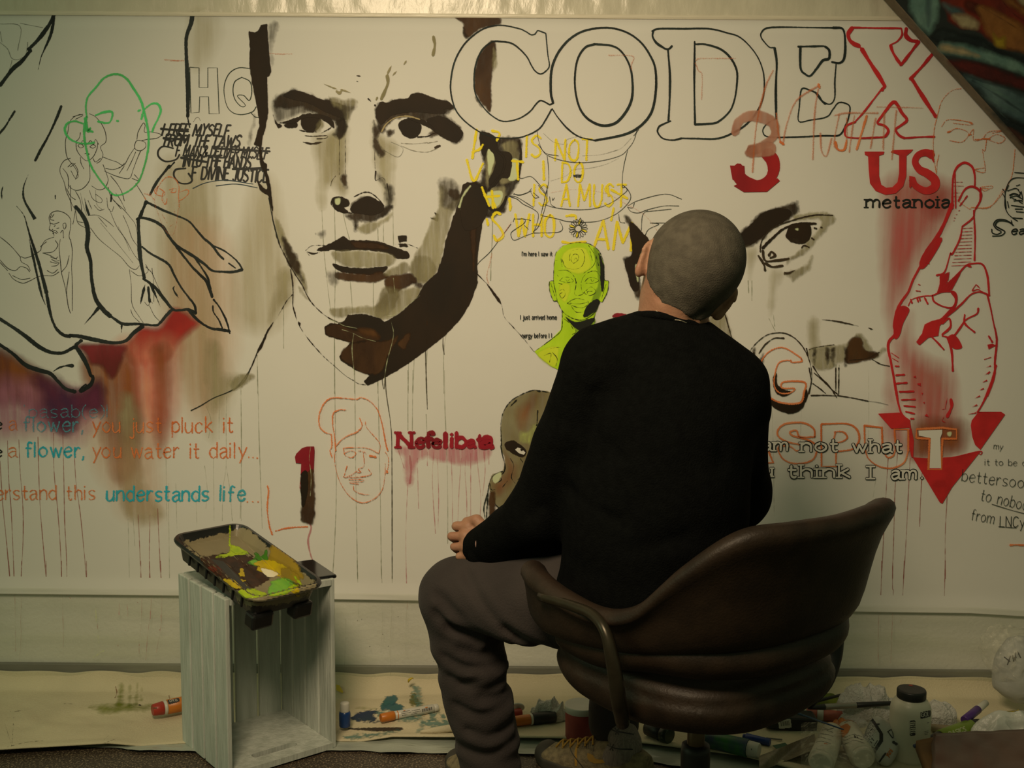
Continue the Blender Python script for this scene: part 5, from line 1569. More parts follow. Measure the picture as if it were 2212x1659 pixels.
def clothf(u, t):
    px = -260 + u * 2760
    # t 0..0.25 hangs on the wall, then bends onto the floor
    zt = at(px, 1461 + (px - 1106) * 0.0062 + 6 + 1.5 * math.sin(px * 0.05) + 1.6 * vnoise([[px * .02, 0, 0]], 1)[0], YW - 0.02).z
    fy = onz(px, front_edge(px), 0.01)
    x = at(px, 1461, YW - 0.02).x
    n = vnoise([[x * 7, t * 5, 0]], 1, 3)[0]
    n2 = vnoise([[x * 22, t * 16, 5]], 1, 4)[0]
    if t < 0.3:
        s = t / 0.3
        y = YW - 0.016 - 0.03 * s * s - 0.006 * (n + 1) * s
        z = zt * (1 - s) ** 1.25 + 0.012
        return Vector((x, y, z))
    s = (t - 0.3) / 0.7
    y = (YW - 0.046 - 0.012 * (n + 1) * 0.5) * (1 - s) + fy.y * s
    xx = x * (1 - s) + fy.x * s
    under = min(1, max(0, (0.33 - abs(xx + 0.61)) / 0.07))
    z = 0.012 + 0.010 * max(0, n) * math.sin(s * 3.1) + 0.003 * n2 * math.sin(s * 3.1) + (0.004 if s > 0.93 else 0)
    z = z * (1 - under) + 0.004 * under
    return Vector((xx, y, z))


cloth = sheet('drop_cloth', clothf, 420, 46, cloth_m)
md = cloth.modifiers.new('thick', 'SOLIDIFY')
md.thickness = 0.003
md.offset = -1
tag(cloth, 'cream cotton drop cloth spread along the foot of the wall with paint stains', 'drop cloth')


def polyf(u, t):
    px = -200 + u * 2700
    fe = front_edge(px) + float(np.interp(px, [0, 150, 300, 500, 640, 1000, 1200, 1700, 2300], [-8, -4, 14, 28, 26, 30, 30, 40, 60]))
    p0 = onz(px, fe - 75, 0.004)
    p1 = onz(px, fe, 0.004)
    n = vnoise([[p0.x * 14, t * 3, 0]], 1, 8)[0]
    n2 = vnoise([[p0.x * 40, t * 5, 0]], 1, 9)[0]
    p = p0.lerp(p1, t)
    p.z = 0.0035 + (0.006 * max(0, n) + 0.002 * (n2 + 1) * 0.5) * min(1, max(0, (t - 0.45) * 3))
    p.y -= 0.01 * n * t
    return p


ps = sheet('plastic_floor_sheet', polyf, 500, 22, sheetp_m)
tag(ps, 'crumpled translucent plastic sheet showing along the front edge of the drop cloth', 'plastic sheet')

a = Art('paint_stains', decal_map([cloth], 0.0012), cloth, 'green, blue and teal paint stains', 2e-5)
SG = paint('stain_green', (0.22, 0.26, 0.01), (0.16, 0.20, 0.02), amp=7, feather=16, dens=0.7, ns=40)
SB = paint('stain_blue', (0.03, 0.12, 0.17), (0.05, 0.16, 0.16), amp=6, feather=5, dens=0.85, ns=70)
ST = paint('stain_teal', (0.08, 0.22, 0.20), (0.10, 0.26, 0.24), amp=7, feather=6, dens=0.6, ns=80)
SN = paint('stain_navy', (0.02, 0.04, 0.10), (0.02, 0.05, 0.08), amp=6, feather=5, dens=0.85, ns=80)
SK2 = paint('stain_dark', (0.03, 0.02, 0.015), amp=1.5, feather=2, dens=0.8, ns=150)
a.W('A4', '700,1130 950,1105 1200,1120 1400,1140 1380,1165 1100,1160 850,1180', SG, 6, 4)
a.W('A4', '950,950 985,950 975,1110 920,1120', SG, 4, 3)
a.W('A4', '1030,970 1050,970 1045,1110 1020,1100;1085,960 1100,960 1100,1110 1070,1110;1120,980 1138,990 1135,1080 1115,1080', SG, 3, 3)
a.L('A4', 10, '920,970 930,1020 915,1060;1345,1040 1355,1080', paint('stain_rust', (0.20, 0.06, 0.02), amp=2, feather=3, dens=0.8, ns=120))
a.L('A4', 16, '1105,1115 1120,1118', SK2)
a.L('A4', 5, '80,1170 200,1160;500,1105 580,1108;820,1400 870,1355;90,1500 110,1215;830,1420 910,1390;60,1450 200,1415 340,1400;1630,1200 1640,1215', SK2)
a.W('B4', '990,1135 1150,1135 1130,1158 1000,1155', SG, 2, 3)
a.W('B4', '1210,1090 1290,1090 1380,1150 1280,1160 1200,1140', SB, 6, 3)
a.W('B4', '1000,1180 1160,1160 1130,1210 1180,1240 1100,1250 960,1230', SN, 4, 3)
a.W('B4', '1160,1160 1280,1190 1470,1215 1450,1245 1300,1240 1180,1210', ST, 5, 3)
a.W('B4', '890,1300 1000,1300 1330,1295 1350,1315 1200,1325 980,1312', SK2, 2, 2.5)
a.W('B4', '900,1370 1100,1345 1330,1320 1280,1345 1100,1370 950,1390', ST, 4, 3)
a.W('B4', '1540,1240 1760,1245 1740,1290 1540,1285', ST, 3, 3)
a.W('B4', '1430,1030 1470,1040 1510,1100 1580,1110 1490,1120 1430,1110', paint('stain_olive', (0.18, 0.18, 0.05), amp=6, feather=5, dens=0.8, ns=80), 4, 3)
a.W('B4', '1590,1180 1640,1180 1620,1230 1580,1235;1640,1170 1700,1200 1690,1230', ST, 3, 3)
a.W('B4', '1240,1060 1300,1050 1300,1100 1220,1110', SB, 8, 3)
a.W('B4', '1480,1375 1540,1370 1550,1395 1470,1400', ST, 3, 3)
a.done()

# ================================================================== CRATE
wood_m = mat('whitewashed_wood', (0.56, 0.60, 0.55), 0.75, color2=(0.43, 0.47, 0.42), vscale=14, stretch=(3, 3, 0.4), bump=0.3, bscale=45)
HC = 0.41
Nc, Lc, Rc = onz(487, 1300, HC), onz(380, 1240, HC), onz(724, 1243, HC)
ea = Vector((Lc.x - Nc.x, Lc.y - Nc.y, 0))
eb = Vector((Rc.x - Nc.x, Rc.y - Nc.y, 0))
LA, LB = ea.length * 0.97, eb.length * 0.93
ea.normalize()
eb = (eb - ea * eb.dot(ea) * 0.8).normalized()
eb = Vector((ea.y, -ea.x, 0)) * (1 if Vector((ea.y, -ea.x, 0)).dot(eb) > 0 else -1)
print('crate', LA, LB, Nc, Lc, Rc)
crate = empty('wooden_crate', (Nc.x, Nc.y, 0.004), 'whitewashed wooden slatted crate standing on end with its open side forward', 'crate')
CM = basis(ea, eb, Vector((0, 0, 1)))
TS = 0.011


def cboard(name, a0, a1, b0, b1, z0, z1, m=wood_m):
    M = CM @ Matrix.Translation(((a0 + a1) / 2, (b0 + b1) / 2, (z0 + z1) / 2))
    return from_bm(name, box_bm(abs(a1 - a0), abs(b1 - b0), abs(z1 - z0), M, 0.0025), crate, m)


def slotted(name, z):
    a0, a1, b0, b1 = 0.001, LA - TS, TS, LB - TS
    outer = [(a0, b0), (a1, b0), (a1, b1), (a0, b1)]
    cx, cy = (a0 + 0.05), (b0 + b1) / 2
    hole = []
    hl, hr = 0.045, 0.0115
    for k in range(24):
        t = 2 * math.pi * k / 24
        hole.append((cx + hr * math.cos(t), cy + (hl if math.sin(t) >= 0 else -hl) + hr * math.sin(t)))
    bm = extrude_poly([outer, hole[::-1]], 0.014, CM @ Matrix.Translation((0, 0, z)))
    return from_bm(name, bm, crate, wood_m)


slotted('end_board', 0.001)
slotted('end_board', HC - 0.015)
gap = 0.007
for k in range(4):
    w_ = LA / 4
    cboard('slat', k * w_ + gap / 2, (k + 1) * w_ - gap / 2, 0, TS, 0.0, HC + (0.001 * (k % 2)))
for k in range(4):
    w_ = LA / 4
    cboard('slat', k * w_ + gap / 2, (k + 1) * w_ - gap / 2, LB - TS, LB, 0.0, HC - 0.0005)
wb = [0.0, 0.24, 0.49, 0.74, 1.0]
for k in range(4):
    b0, b1 = TS + (LB - 2 * TS) * wb[k] + gap / 2, TS + (LB - 2 * TS) * wb[k + 1] - gap / 2
    cboard('slat', LA - TS, LA, b0, b1, 0.0, HC)

# ================================================================== PAINT TRAY
tray_m = mat('black_plastic', (0.012, 0.012, 0.012), 0.32, var=0.3, vscale=20, spec=0.6)
pB = Vector((-0.535, 2.285, 0.440))
TL, TWID = 0.350, 0.190
yw, pt = R(136), R(13)
U_ = Vector((math.cos(yw) * math.cos(pt), math.sin(yw) * math.cos(pt), math.sin(pt)))
V_ = Vector((math.sin(yw), -math.cos(yw), 0))
N_ = U_.cross(V_).normalized()
if N_.z < 0:
    N_ = -N_
print('tray', TWID, pB)
tray = empty('paint_tray', pB, 'black plastic paint tray with yellow, green and brown paint tilted on the crate', 'paint tray')
TM = basis(U_, V_, N_, (0, 0, 0))


def tdepth(u):
    return float(np.interp(u, [-1, 0.09, TL - 0.02, 9], [0.048, 0.048, 0.020, 0.020]))


def rrect(ins, n=7, rad=0.035):
    r = max(0.006, rad - ins)
    out = []
    for cx, cy, a0 in ((TL - ins - r, TWID - ins - r, 0), (ins + r, TWID - ins - r, 90), (ins + r, ins + r, 180), (TL - ins - r, ins + r, 270)):
        for k in range(n):
            t = R(a0 + 90 * k / (n - 1))
            out.append((cx + r * math.cos(t), cy + r * math.sin(t)))
    return out


rows = []
for ins, h in ((0.022, 'o'), (0.012, -0.012), (0.001, -0.010), (-0.002, -0.004), (0.001, 0.001), (0.009, 0.002), (0.013, -0.004), (0.026, 'f'), (0.05, 'f'), (0.08, 'f')):
    row = []
    for x, y in rrect(ins):
        hh = -0.052 if h == 'o' else (-tdepth(x) if h == 'f' else h)
        row.append((x, y, hh))
    rows.append(row)
v, f = [], []
for r_ in rows:
    v += [TM @ Vector(p) for p in r_]
n = len(rows[0])
for i in range(len(rows) - 1):
    for k in range(n):
        f.append((i * n + k, i * n + (k + 1) % n, (i + 1) * n + (k + 1) % n, (i + 1) * n + k))
f.append(tuple(range((len(rows) - 1) * n, len(rows) * n)))
f.append(tuple(reversed(range(n))))
shell = from_py('shell', v, f, tray, tray_m)
ts = []
for vv0, vv1 in ((0.016, 0.070), (TWID - 0.066, TWID - 0.018)):
    o = from_bm('foot', box_bm(0.035, vv1 - vv0, 0.036, TM @ Matrix.Translation((0.032, (vv0 + vv1) / 2, -0.066)), 0.006), tray, tray_m)
for k in range(7):
    from_bm('rib', box_bm(0.006, 0.004, 0.034, TM @ Matrix.Translation((0.06 + k * 0.036, 0.0135, -0.028)), 0.001), tray, tray_m)


a = decal('paint', [shell], tray, 0.0008, 'wet yellow, green, white and dark brown paint')
a.step = 4e-5
gl = dict(rough=0.3)
TG = paint('tray_grey_film', (0.26, 0.22, 0.13), (0.21, 0.18, 0.11), amp=6, feather=3, dens=1, ns=90, rough=0.45)
TD = paint('tray_brown', (0.022, 0.010, 0.005), (0.05, 0.018, 0.008), amp=3, feather=3, dens=1, ns=120, vs=50, rough=0.3)
TRb = paint('tray_rust', (0.13, 0.02, 0.008), (0.07, 0.015, 0.008), amp=3, feather=4, dens=0.9, ns=90, rough=0.35)
TY = paint('tray_yellow', (0.55, 0.42, 0.01), (0.42, 0.30, 0.02), amp=3, feather=2, dens=1, ns=120, vs=60, rough=0.35)
TLm = paint('tray_lime', (0.42, 0.55, 0.015), (0.30, 0.45, 0.02), amp=3, feather=2.5, dens=1, ns=100, vs=60, rough=0.35)
TGr = paint('tray_green', (0.16, 0.42, 0.06), (0.22, 0.50, 0.05), amp=3, feather=4, dens=0.95, ns=100, vs=50, rough=0.35)
TDG = paint('tray_dark_green', (0.03, 0.14, 0.02), (0.08, 0.26, 0.02), amp=3, feather=3, dens=0.95, ns=90, rough=0.35)
TW = paint('tray_white', (0.80, 0.76, 0.58), (0.75, 0.65, 0.40), amp=1.5, feather=1.5, dens=1, ns=100, rough=0.35)
TO = paint('tray_ochre', (0.36, 0.24, 0.02), (0.26, 0.18, 0.03), amp=5, feather=6, dens=0.9, ns=80, rough=0.4)
a.W('A3', '1460,1370 1560,1350 1800,1290 1930,1260 2020,1300 2120,1400 2330,1560 2480,1659 2500,1750 2300,1850 1960,1870 1830,1750 1700,1600 1560,1470', TG, 3, 3)
a.W('A3', '1600,1490 1720,1470 1840,1450 1990,1480 2100,1560 2000,1580 1800,1590 1660,1620 1620,1540', TD, 2, 2.5)
a.W('A3', '1640,1570 1800,1560 1840,1600 1720,1640 1690,1610', TRb, 3, 2.5)
a.W('A4', '1700,60 1800,30 1960,10 2080,0 2240,20 2250,60 2150,110 2060,170 1960,200 1880,200 1790,160 1740,100', TD, 2, 2.5)
a.W('A3', '1830,1395 1900,1410 1960,1440 1975,1462 1850,1478 1700,1495 1790,1460 1830,1440', TLm, 2, 2.5)
a.L('A3', 17, '1832,1240 1830,1330 1828,1400', TLm)
a.W('A3', '2140,1470 2160,1400 2212,1370 2300,1440 2400,1600 2400,1659 2212,1560 2100,1560', TO, 3, 2.5)
a.W('B3', '200,1590 260,1550 320,1540 420,1620 520,1700 540,1800 480,1760 400,1650 300,1620', TY, 3, 2.5)
a.W('B3', '130,1535 180,1500 190,1450 240,1480 280,1430 290,1550 240,1560', TDG, 2, 2.5)
a.W('B3', '0,1400 40,1400 110,1440 60,1460 0,1440', TLm, 2, 2.5)
a.W('B3', '140,1520 190,1505 245,1545 180,1560', TGr, 1, 2.5)
a.L('B3', 10, '120,1440 180,1490 260,1540', TD)
a.W('B4', '180,-10 300,-40 440,20 530,100 540,150 440,120 360,60 240,20', TY, 2, 2.5)
a.W('B4', '400,20 500,50 545,120 530,180 440,140 390,90', TO, 4, 2.5)
a.W('B4', '290,240 300,180 340,120 440,110 500,150 460,210 380,245', TGr, 3, 2.5)
a.W('B4', '290,240 400,210 500,150 530,170 440,230 320,250', TLm, 2, 2.5)
a.W('B4', '60,205 160,190 220,205 290,235 200,260 90,262', TLm, 2, 2.5)
a.W('A4', '1780,112 1860,118 1960,120 1930,140 1970,165 1930,185 1860,182 1800,140', TY, 2, 2.5)
a.W('A4', '1905,30 1935,28 1940,60 1955,90 1925,92 1900,75 1915,60', TY, 1, 2.5)
a.W('B4', '235,30 280,32 320,45 370,70 350,90 300,100 260,75', TW, 1, 2.5)
a.W('B4', '470,70 540,120 560,160 540,160 500,100', TLm, 2, 2.5)
a.done()

# ================================================================== PHONE on the crate
phone_m = mat('glossy_black_glass', (0.010, 0.010, 0.011), 0.12, var=0.2, vscale=5, spec=0.7)
pc = onz(671, 1226, HC + 0.012)
ph = from_bm('smartphone', box_bm(0.155, 0.072, 0.009, Matrix.Identity(4), 0.004, 3), None, phone_m)
pd = (onz(708, 1241, HC + 0.012) - onz(652, 1203, HC + 0.012))
ph.location = (pc.x, pc.y, HC + 0.0052)
ph.rotation_euler = (0, 0, math.atan2(pd.y, pd.x))
tag(ph, 'black glossy smartphone lying on the crate beside the paint tray', 'phone')

# ================================================================== CHAIR
leather = mat('dark_brown_leather', (0.030, 0.018, 0.011), 0.5, color2=(0.018, 0.011, 0.007), vscale=22, bump=0.12, bscale=240, spec=0.35)
metal = mat('worn_metal_tube', (0.055, 0.045, 0.028), 0.32, metal=0.5, var=0.3, vscale=30)
blackm = mat('black_steel', (0.012, 0.012, 0.012), 0.5, var=0.2)
CC = Vector((0.350, 2.03, 0))
ang = R(39)
Fv = Vector((-math.sin(ang), math.cos(ang), 0))
Rv = Vector((math.cos(ang), math.sin(ang), 0))
chair = empty('swivel_armchair', CC, 'dark brown leather swivel armchair with a curved wraparound back', 'chair')
HM = basis(Rv, Fv, Vector((0, 0, 1)))


def chair_loft(name, half, prof, m=leather, npt=9, sub=1):
    """half: [(x,y,extra...)] from back centre to one tip (mirrored); prof(t,extra)->[(out,z)...]"""
    full = [(-h[0],) + tuple(h[1:]) for h in reversed(half[1:])] + [tuple(h) for h in half]
    Q = catmull(full, npt)
    secs = []
    for i, q in enumerate(Q):
        a_ = Q[max(0, i - 1)]
        b_ = Q[min(len(Q) - 1, i + 1)]
        t = np.array([b_[0] - a_[0], b_[1] - a_[1]])
        t /= np.linalg.norm(t)
        nrm = np.array([t[1], -t[0]])
        if nrm @ np.array([q[0], q[1] - 0.02]) < 0:
            nrm = -nrm
        e = min(i, len(Q) - 1 - i) / (len(Q) - 1)
        secs.append([Vector((q[0] + nrm[0] * o_, q[1] + nrm[1] * o_, z_)) for o_, z_ in prof(q, e)])
    v = [HM @ p for s_ in secs for p in s_]
    n = len(secs[0])
    f = []
    for i in range(len(secs) - 1):
        for k in range(n):
            f.append((i * n + k, (i + 1) * n + k, (i + 1) * n + (k + 1) % n, i * n + (k + 1) % n))
    # rounded ends
    for e_, rev in ((0, False), (len(secs) - 1, True)):
        c = sum(secs[e_], Vector()) / n
        nb = secs[1 if e_ == 0 else -2]
        d_ = (c - sum(nb, Vector()) / n).normalized()
        r1 = [HM @ (c + (p - c) * 0.72 + d_ * 0.014) for p in secs[e_]]
        b = len(v)
        v += r1
        for k in range(n):
            q4 = (e_ * n + k, e_ * n + (k + 1) % n, b + (k + 1) % n, b + k)
            f.append(q4 if rev is False else q4[::-1])
        f.append(tuple(range(b, b + n)) if rev is False else tuple(reversed(range(b, b + n))))
    bm = bmesh.new()
    vs = [bm.verts.new(p) for p in v]
    for q in f:
        bm.faces.new([vs[i] for i in q])
    bmesh.ops.recalc_face_normals(bm, faces=bm.faces)
    o = from_bm(name, bm, chair, m, True)
    if sub:
        md = o.modifiers.new('sub', 'SUBSURF')
        md.levels = md.render_levels = sub
    return o


# x, y, top z, bottom z, flare
BACK = [(0, -0.262, 0.748, 0.520, 0.035), (0.10, -0.254, 0.750, 0.520, 0.035), (0.175, -0.222, 0.740, 0.518, 0.032), (0.222, -0.165, 0.676, 0.512, 0.022),
        (0.246, -0.095, 0.598, 0.500, 0.012), (0.258, -0.02, 0.574, 0.490, 0.008), (0.262, 0.07, 0.582, 0.480, 0.006), (0.255, 0.15, 0.597, 0.475, 0.004), (0.232, 0.205, 0.602, 0.480, 0)]


def back_prof(q, e):
    zt, zb, fl = q[2], q[3], q[4]
    h = zt - zb
    th = 0.052
    return [(-0.012 - 0.3 * fl, zb), (0.006 - 0.1 * fl, zb + 0.10 * h), (0.012 + 0.1 * fl, zb + 0.4 * h), (0.016 + 0.5 * fl, zb + 0.72 * h), (0.026 + 0.9 * fl, zt - 0.030), (0.022 + fl, zt - 0.006), (0.0 + fl, zt + 0.002), (-0.025 + 0.9 * fl, zt - 0.010),
            (-th + 0.022 + 0.6 * fl, zt - 0.04), (-th + 0.3 * fl, zb + 0.55 * h), (-th - 0.004, zb + 0.15 * h), (-0.03 - 0.3 * fl, zb - 0.002)]


chair_loft('backrest', BACK, back_prof)
BAND = [(0, -0.244, 0.535, 0.468, 0), (0.11, -0.230, 0.535, 0.468, 0), (0.190, -0.175, 0.535, 0.468, 0), (0.232, -0.09, 0.525, 0.465, 0), (0.243, 0.02, 0.515, 0.445, 0), (0.238, 0.12, 0.50, 0.445, 0)]


def band_prof(q, e):
    zt, zb = q[2], q[3]
    return [(-0.01, zb), (0.006, zb + 0.02), (0.010, (zt + zb) / 2), (0.006, zt), (-0.03, zt), (-0.034, (zt + zb) / 2), (-0.03, zb)]


chair_loft('lower_backrest', BAND, band_prof)


def seat_f(P):
    q = (P - np.array((0, 0.010, 0.405)))
    r = np.sqrt(q[:, 0] ** 2 + q[:, 1] ** 2)
    rad = 0.242 + 0.018 * np.cos(4 * np.arctan2(q[:, 1], q[:, 0]) + math.pi)
    top = 0.066 - 0.35 * np.maximum(0, r - 0.16) ** 1.2 * 1.2
    bot = -0.066 + 0.9 * np.maximum(0, r - 0.10) ** 1.7
    dz = np.maximum(q[:, 2] - top, bot - q[:, 2])
    d = smax(r - rad, dz, 0.04)
    groove = 0.006 * np.exp(-((q[:, 2] - 0.018) / 0.006) ** 2)
    return d + groove + 0.003 * vnoise(P, 12, 5)


v, q = surf_net(seat_f, (-0.33, -0.31, 0.28), (0.33, 0.34, 0.50), 0.007)
v = [HM @ Vector(p) for p in v]
o = from_py('seat', v, q, chair, leather, True)
md = o.modifiers.new('sm', 'SMOOTH')
md.iterations = 4


def lw(px, py, Y):
    return at(px, py, Y) - CC


from_bm('arm_tube', tube([lw(1168, 1288, 1.945), lw(1228, 1306, 1.885), lw(1280, 1328, 1.835), lw(1308, 1366, 1.80), lw(1324, 1430, 1.79), lw(1336, 1510, 1.80), lw(1345, 1562, 1.86)],
                         [0.009, 0.009, 0.0095, 0.010, 0.012, 0.013, 0.012], 14), chair, metal, True)
from_bm('arm_bracket', tube([lw(1800, 1370, 2.17), lw(1795, 1420, 2.16), lw(1778, 1475, 2.14), lw(1745, 1520, 2.10)], [0.022, 0.021, 0.018, 0.012], 10), chair, blackm, True)
colx, coly = 0.0, 0.0
from_bm('gas_lift', lathe([(0.015, 0.20), (0.0165, 0.23), (0.0165, 0.34)], 24), chair, mat('brown_steel_rod', (0.10, 0.06, 0.03), 0.35, metal=0.6), True)
from_bm('column_sleeve', lathe([(0.027, 0.06), (0.0275, 0.238), (0.026, 0.25), (0.017, 0.252)], 28), chair, blackm, True)
legs = []
for k in range(5):
    t = R(72 * k + 20)
    p0 = Vector((0, 0, 0.105))
    p1 = Vector((math.cos(t) * 0.27, math.sin(t) * 0.27, 0.062))
    from_bm('leg', tube([p0, p0.lerp(p1, 0.5), p1], [0.022, 0.018, 0.013], 10), chair, blackm, True)
    c = from_bm('caster', lathe([(0.008, -0.012), (0.022, -0.011), (0.024, 0), (0.022, 0.011), (0.008, 0.012)], 18, Matrix.Translation((p1.x, p1.y, 0.025)) @ Matrix.Rotation(t, 4, 'Z') @ Matrix.Rotation(R(90), 4, 'X')), chair, blackm, True)
# seams
a = decal('seam', [o_ for o_ in chair.children if o_.name.startswith('backrest')], chair, 0.0008)
a.L('C4', 5, '1140,290 1160,260;1195,275 1220,245', paint('scuff', (0.18, 0.12, 0.08), amp=1, feather=1.5, dens=0.5, ns=200))
a.done()

# ================================================================== PERSON
person = empty('person', at(1430, 1290, 2.08), 'person with a shaved head seated with their back turned, black sweater and charcoal trousers', 'person')
PO = person.location.copy()
skin = mat('skin', (0.36, 0.20, 0.125), 0.55, color2=(0.31, 0.150, 0.092), vscale=22, bump=0.12, bscale=160, spec=0.35)
hair_m = mat('shaved_hair', (0.100, 0.088, 0.066), 0.8, color2=(0.070, 0.061, 0.046), vscale=60, detail=8, bump=0.3, bscale=420, spec=0.25)
sweat_m = mat('black_knit', (0.0042, 0.0048, 0.0046), 0.95, var=0.3, vscale=70, bump=0.35, bscale=300, spec=0.06, sheen=0.0)
trous_m = mat('charcoal_fleece', (0.048, 0.040, 0.038), 0.95, color2=(0.038, 0.032, 0.031), vscale=9, bump=0.25, bscale=260, spec=0.15, sheen=0.05)


def T(px, py, Y):
    return np.array(at(px, py, Y) - PO)


H = T(1499, 567, 2.10)
up = Vector((0.45, 0.22, 0.86)).normalized()
side = Vector((0.87, 0.05, -0.47))
side = (side - up * side.dot(up)).normalized()
fw = up.cross(side).normalized()
HR = np.array([list(side), list(fw), list(up)]).T      # columns = head axes
U, Sd, Fw = np.array(up), np.array(side), np.array(fw)


def hp(s, f_, u):
    return H + Sd * s + Fw * f_ + U * u


nb = T(1443, 735, 2.11)


def head_f(P):
    d = ell(P, hp(0, 0.0, 0.004), (0.0845, 0.100, 0.092), HR)
    d = smin(d, ell(P, hp(0, -0.022, -0.004), (0.078, 0.080, 0.080), HR), 0.03)
    d = smin(d, ell(P, hp(0, 0.038, -0.068), (0.056, 0.058, 0.062), HR), 0.035)       # jaw
    d = smin(d, cap(P, hp(0, 0.088, -0.01), hp(0, 0.112, -0.047), 0.008, 0.013), 0.012)  # nose
    d = smin(d, cap(P, hp(-0.03, 0.090, 0.012), hp(0.03, 0.090, 0.012), 0.009, 0.009), 0.02)  # brow
    for s_ in (-1, 1):
        d = smax(d, -ell(P, hp(s_ * 0.031, 0.105, -0.012), (0.015, 0.013, 0.010), HR), 0.008)
        d = smin(d, ell(P, hp(s_ * 0.031, 0.082, -0.012), (0.012, 0.012, 0.012), HR), 0.003)
    d = smin(d, ell(P, hp(0, 0.093, -0.080), (0.022, 0.009, 0.006), HR), 0.008)       # mouth
    nk0 = hp(-0.002, -0.012, -0.055)
    d = smin(d, cap(P, nk0, nb, 0.052, 0.060), 0.035)
    d = smin(d, cap(P, nb, nb + np.array((0, 0, -0.06)), 0.060, 0.075), 0.03)
    # neck creases
    for k, (a_, b_) in enumerate((((1425, 640), (1500, 690)), ((1440, 625), (1512, 672)))):
        c = cap(P, T(*a_, 2.045), T(*b_, 2.045), 0.003, 0.003)
        d = d + 0.0035 * np.exp(-(np.maximum(c, 0) / 0.007) ** 2)
    return d


def ear_f(s_):
    n = -Sd * s_ * 0.60 - Fw * 0.80          # back of the ear faces rearwards
    e = Sd * s_ * 0.80 - Fw * 0.60           # away from the skull
    up2 = U * 0.97 - e * 0.20
    n, e, up2 = [q / np.linalg.norm(q) for q in (n, e, up2)]
    A = np.stack([n, e, up2], 1)
    att = hp(s_ * 0.073, 0.004, -0.036)
    c = att + e * 0.0135

    def f_(P):
        q = (P - c) @ A
        q = q * 1.22
        wd = np.where(q[:, 2] > 0, 0.0185, 0.0150)
        r = np.sqrt((q[:, 1] / wd) ** 2 + (q[:, 2] / 0.032) ** 2)
        rim = np.sqrt(((r - 1) * 0.017) ** 2 + (q[:, 0] + 0.001) ** 2) - 0.0045
        bowl = np.maximum((r - 1) * 0.017, np.abs(q[:, 0] - 0.004 * (1 - np.minimum(r, 1) ** 2)) - 0.0028)
        lobe = ell(P, c - up2 * 0.031 - e * 0.005, (0.0055, 0.009, 0.010), A)
        d = smin(smin(rim, bowl, 0.006), lobe, 0.008)
        root = cap(P, att + up2 * 0.018, att - up2 * 0.022, 0.008, 0.007)
        return smin(d, root, 0.012)
    return f_


earL, earR = ear_f(-1), ear_f(1)


def headfull(P):
    return smin(smin(head_f(P), earL(P), 0.006), earR(P), 0.006)


hv, hq = surf_net(headfull, H + np.array((-0.22, -0.16, -0.27)), H + np.array((0.18, 0.20, 0.14)), 0.0032)

# ---- left hand resting closed on the knee
HY = 2.27
wr = T(1048, 1184, HY)


def hand_f(P):
    d = cap(P, wr, T(1034, 1178, HY), 0.026, 0.028)
    kn = [T(1012, 1137, HY + 0.015), T(1004, 1158, HY + 0.005), T(1007, 1180, HY - 0.005), T(1014, 1200, HY - 0.012)]
    for k in kn:
        d = smin(d, cap(P, wr + (np.array(T(1035, 1170, HY)) - wr) * 0.3, k, 0.017, 0.0115), 0.014)
    ln = [1.0, 1.08, 1.0, 0.82]
    for k, (kk, l_) in enumerate(zip(kn, ln)):
        dirs = [np.array((-0.10, 0.032, -0.006 + -0.004 * k)) * 0.26, np.array((0.012, 0.024, -0.018)), np.array((0.020, 0.002, -0.012))]
        p0 = kk
        f0 = 1e9
        r0 = 0.0108 - 0.0006 * k
        for j, dd in enumerate(dirs):
            p1 = p0 + dd * l_
            f0 = np.minimum(f0, cap(P, p0, p1, r0, r0 - 0.0012))
            p0 = p1
            r0 -= 0.0012
        d = smin(d, f0, 0.004)
        d = smin(d, np.linalg.norm(P - kk, axis=1) - 0.0122, 0.003)
    # thumb lies over the top of the curled index finger
    t0, t1, t2 = T(1046, 1142, HY + 0.0), T(1030, 1124, HY + 0.010), T(1008, 1127, HY + 0.022)
    d = smin(d, cap(P, T(1046, 1165, HY), t0, 0.016, 0.0135), 0.012)
    d = smin(d, cap(P, t0, t1, 0.0130, 0.0120), 0.005)
    d = smin(d, cap(P, t1, t2, 0.0118, 0.0100), 0.003)
    # tendons
    return d + 0.0006 * vnoise(P, 90, 3)


nv, nq = surf_net(hand_f, wr + np.array((-0.085, -0.07, -0.07)), wr + np.array((0.06, 0.10, 0.09)), 0.0024)


def hand2_f(P):
    w0 = T(1230, 1180, 2.33)
    c = T(1196, 1182, 2.33)
    d = cap(P, w0, c, 0.024, 0.026)
    for k in range(4):
        a_ = c + np.array((-0.004, 0.0, 0.022 - 0.014 * k))
        b_ = a_ + np.array((-0.028, 0.018, -0.006))
        e_ = b_ + np.array((0.004, 0.022, -0.012))
        d = smin(d, np.minimum(cap(P, a_, b_, 0.009, 0.0085), cap(P, b_, e_, 0.0085, 0.0075)), 0.004)
    t1 = c + np.array((-0.005, 0.01, 0.032))
    d = smin(d, np.minimum(cap(P, c + np.array((0.02, 0, 0.018)), t1, 0.012, 0.011), cap(P, t1, t1 + np.array((-0.026, 0.012, -0.004)), 0.0105, 0.009)), 0.006)
    return d


rv, rq = surf_net(hand2_f, T(1196, 1182, 2.33) - 0.075, T(1196, 1182, 2.33) + 0.085, 0.0035)

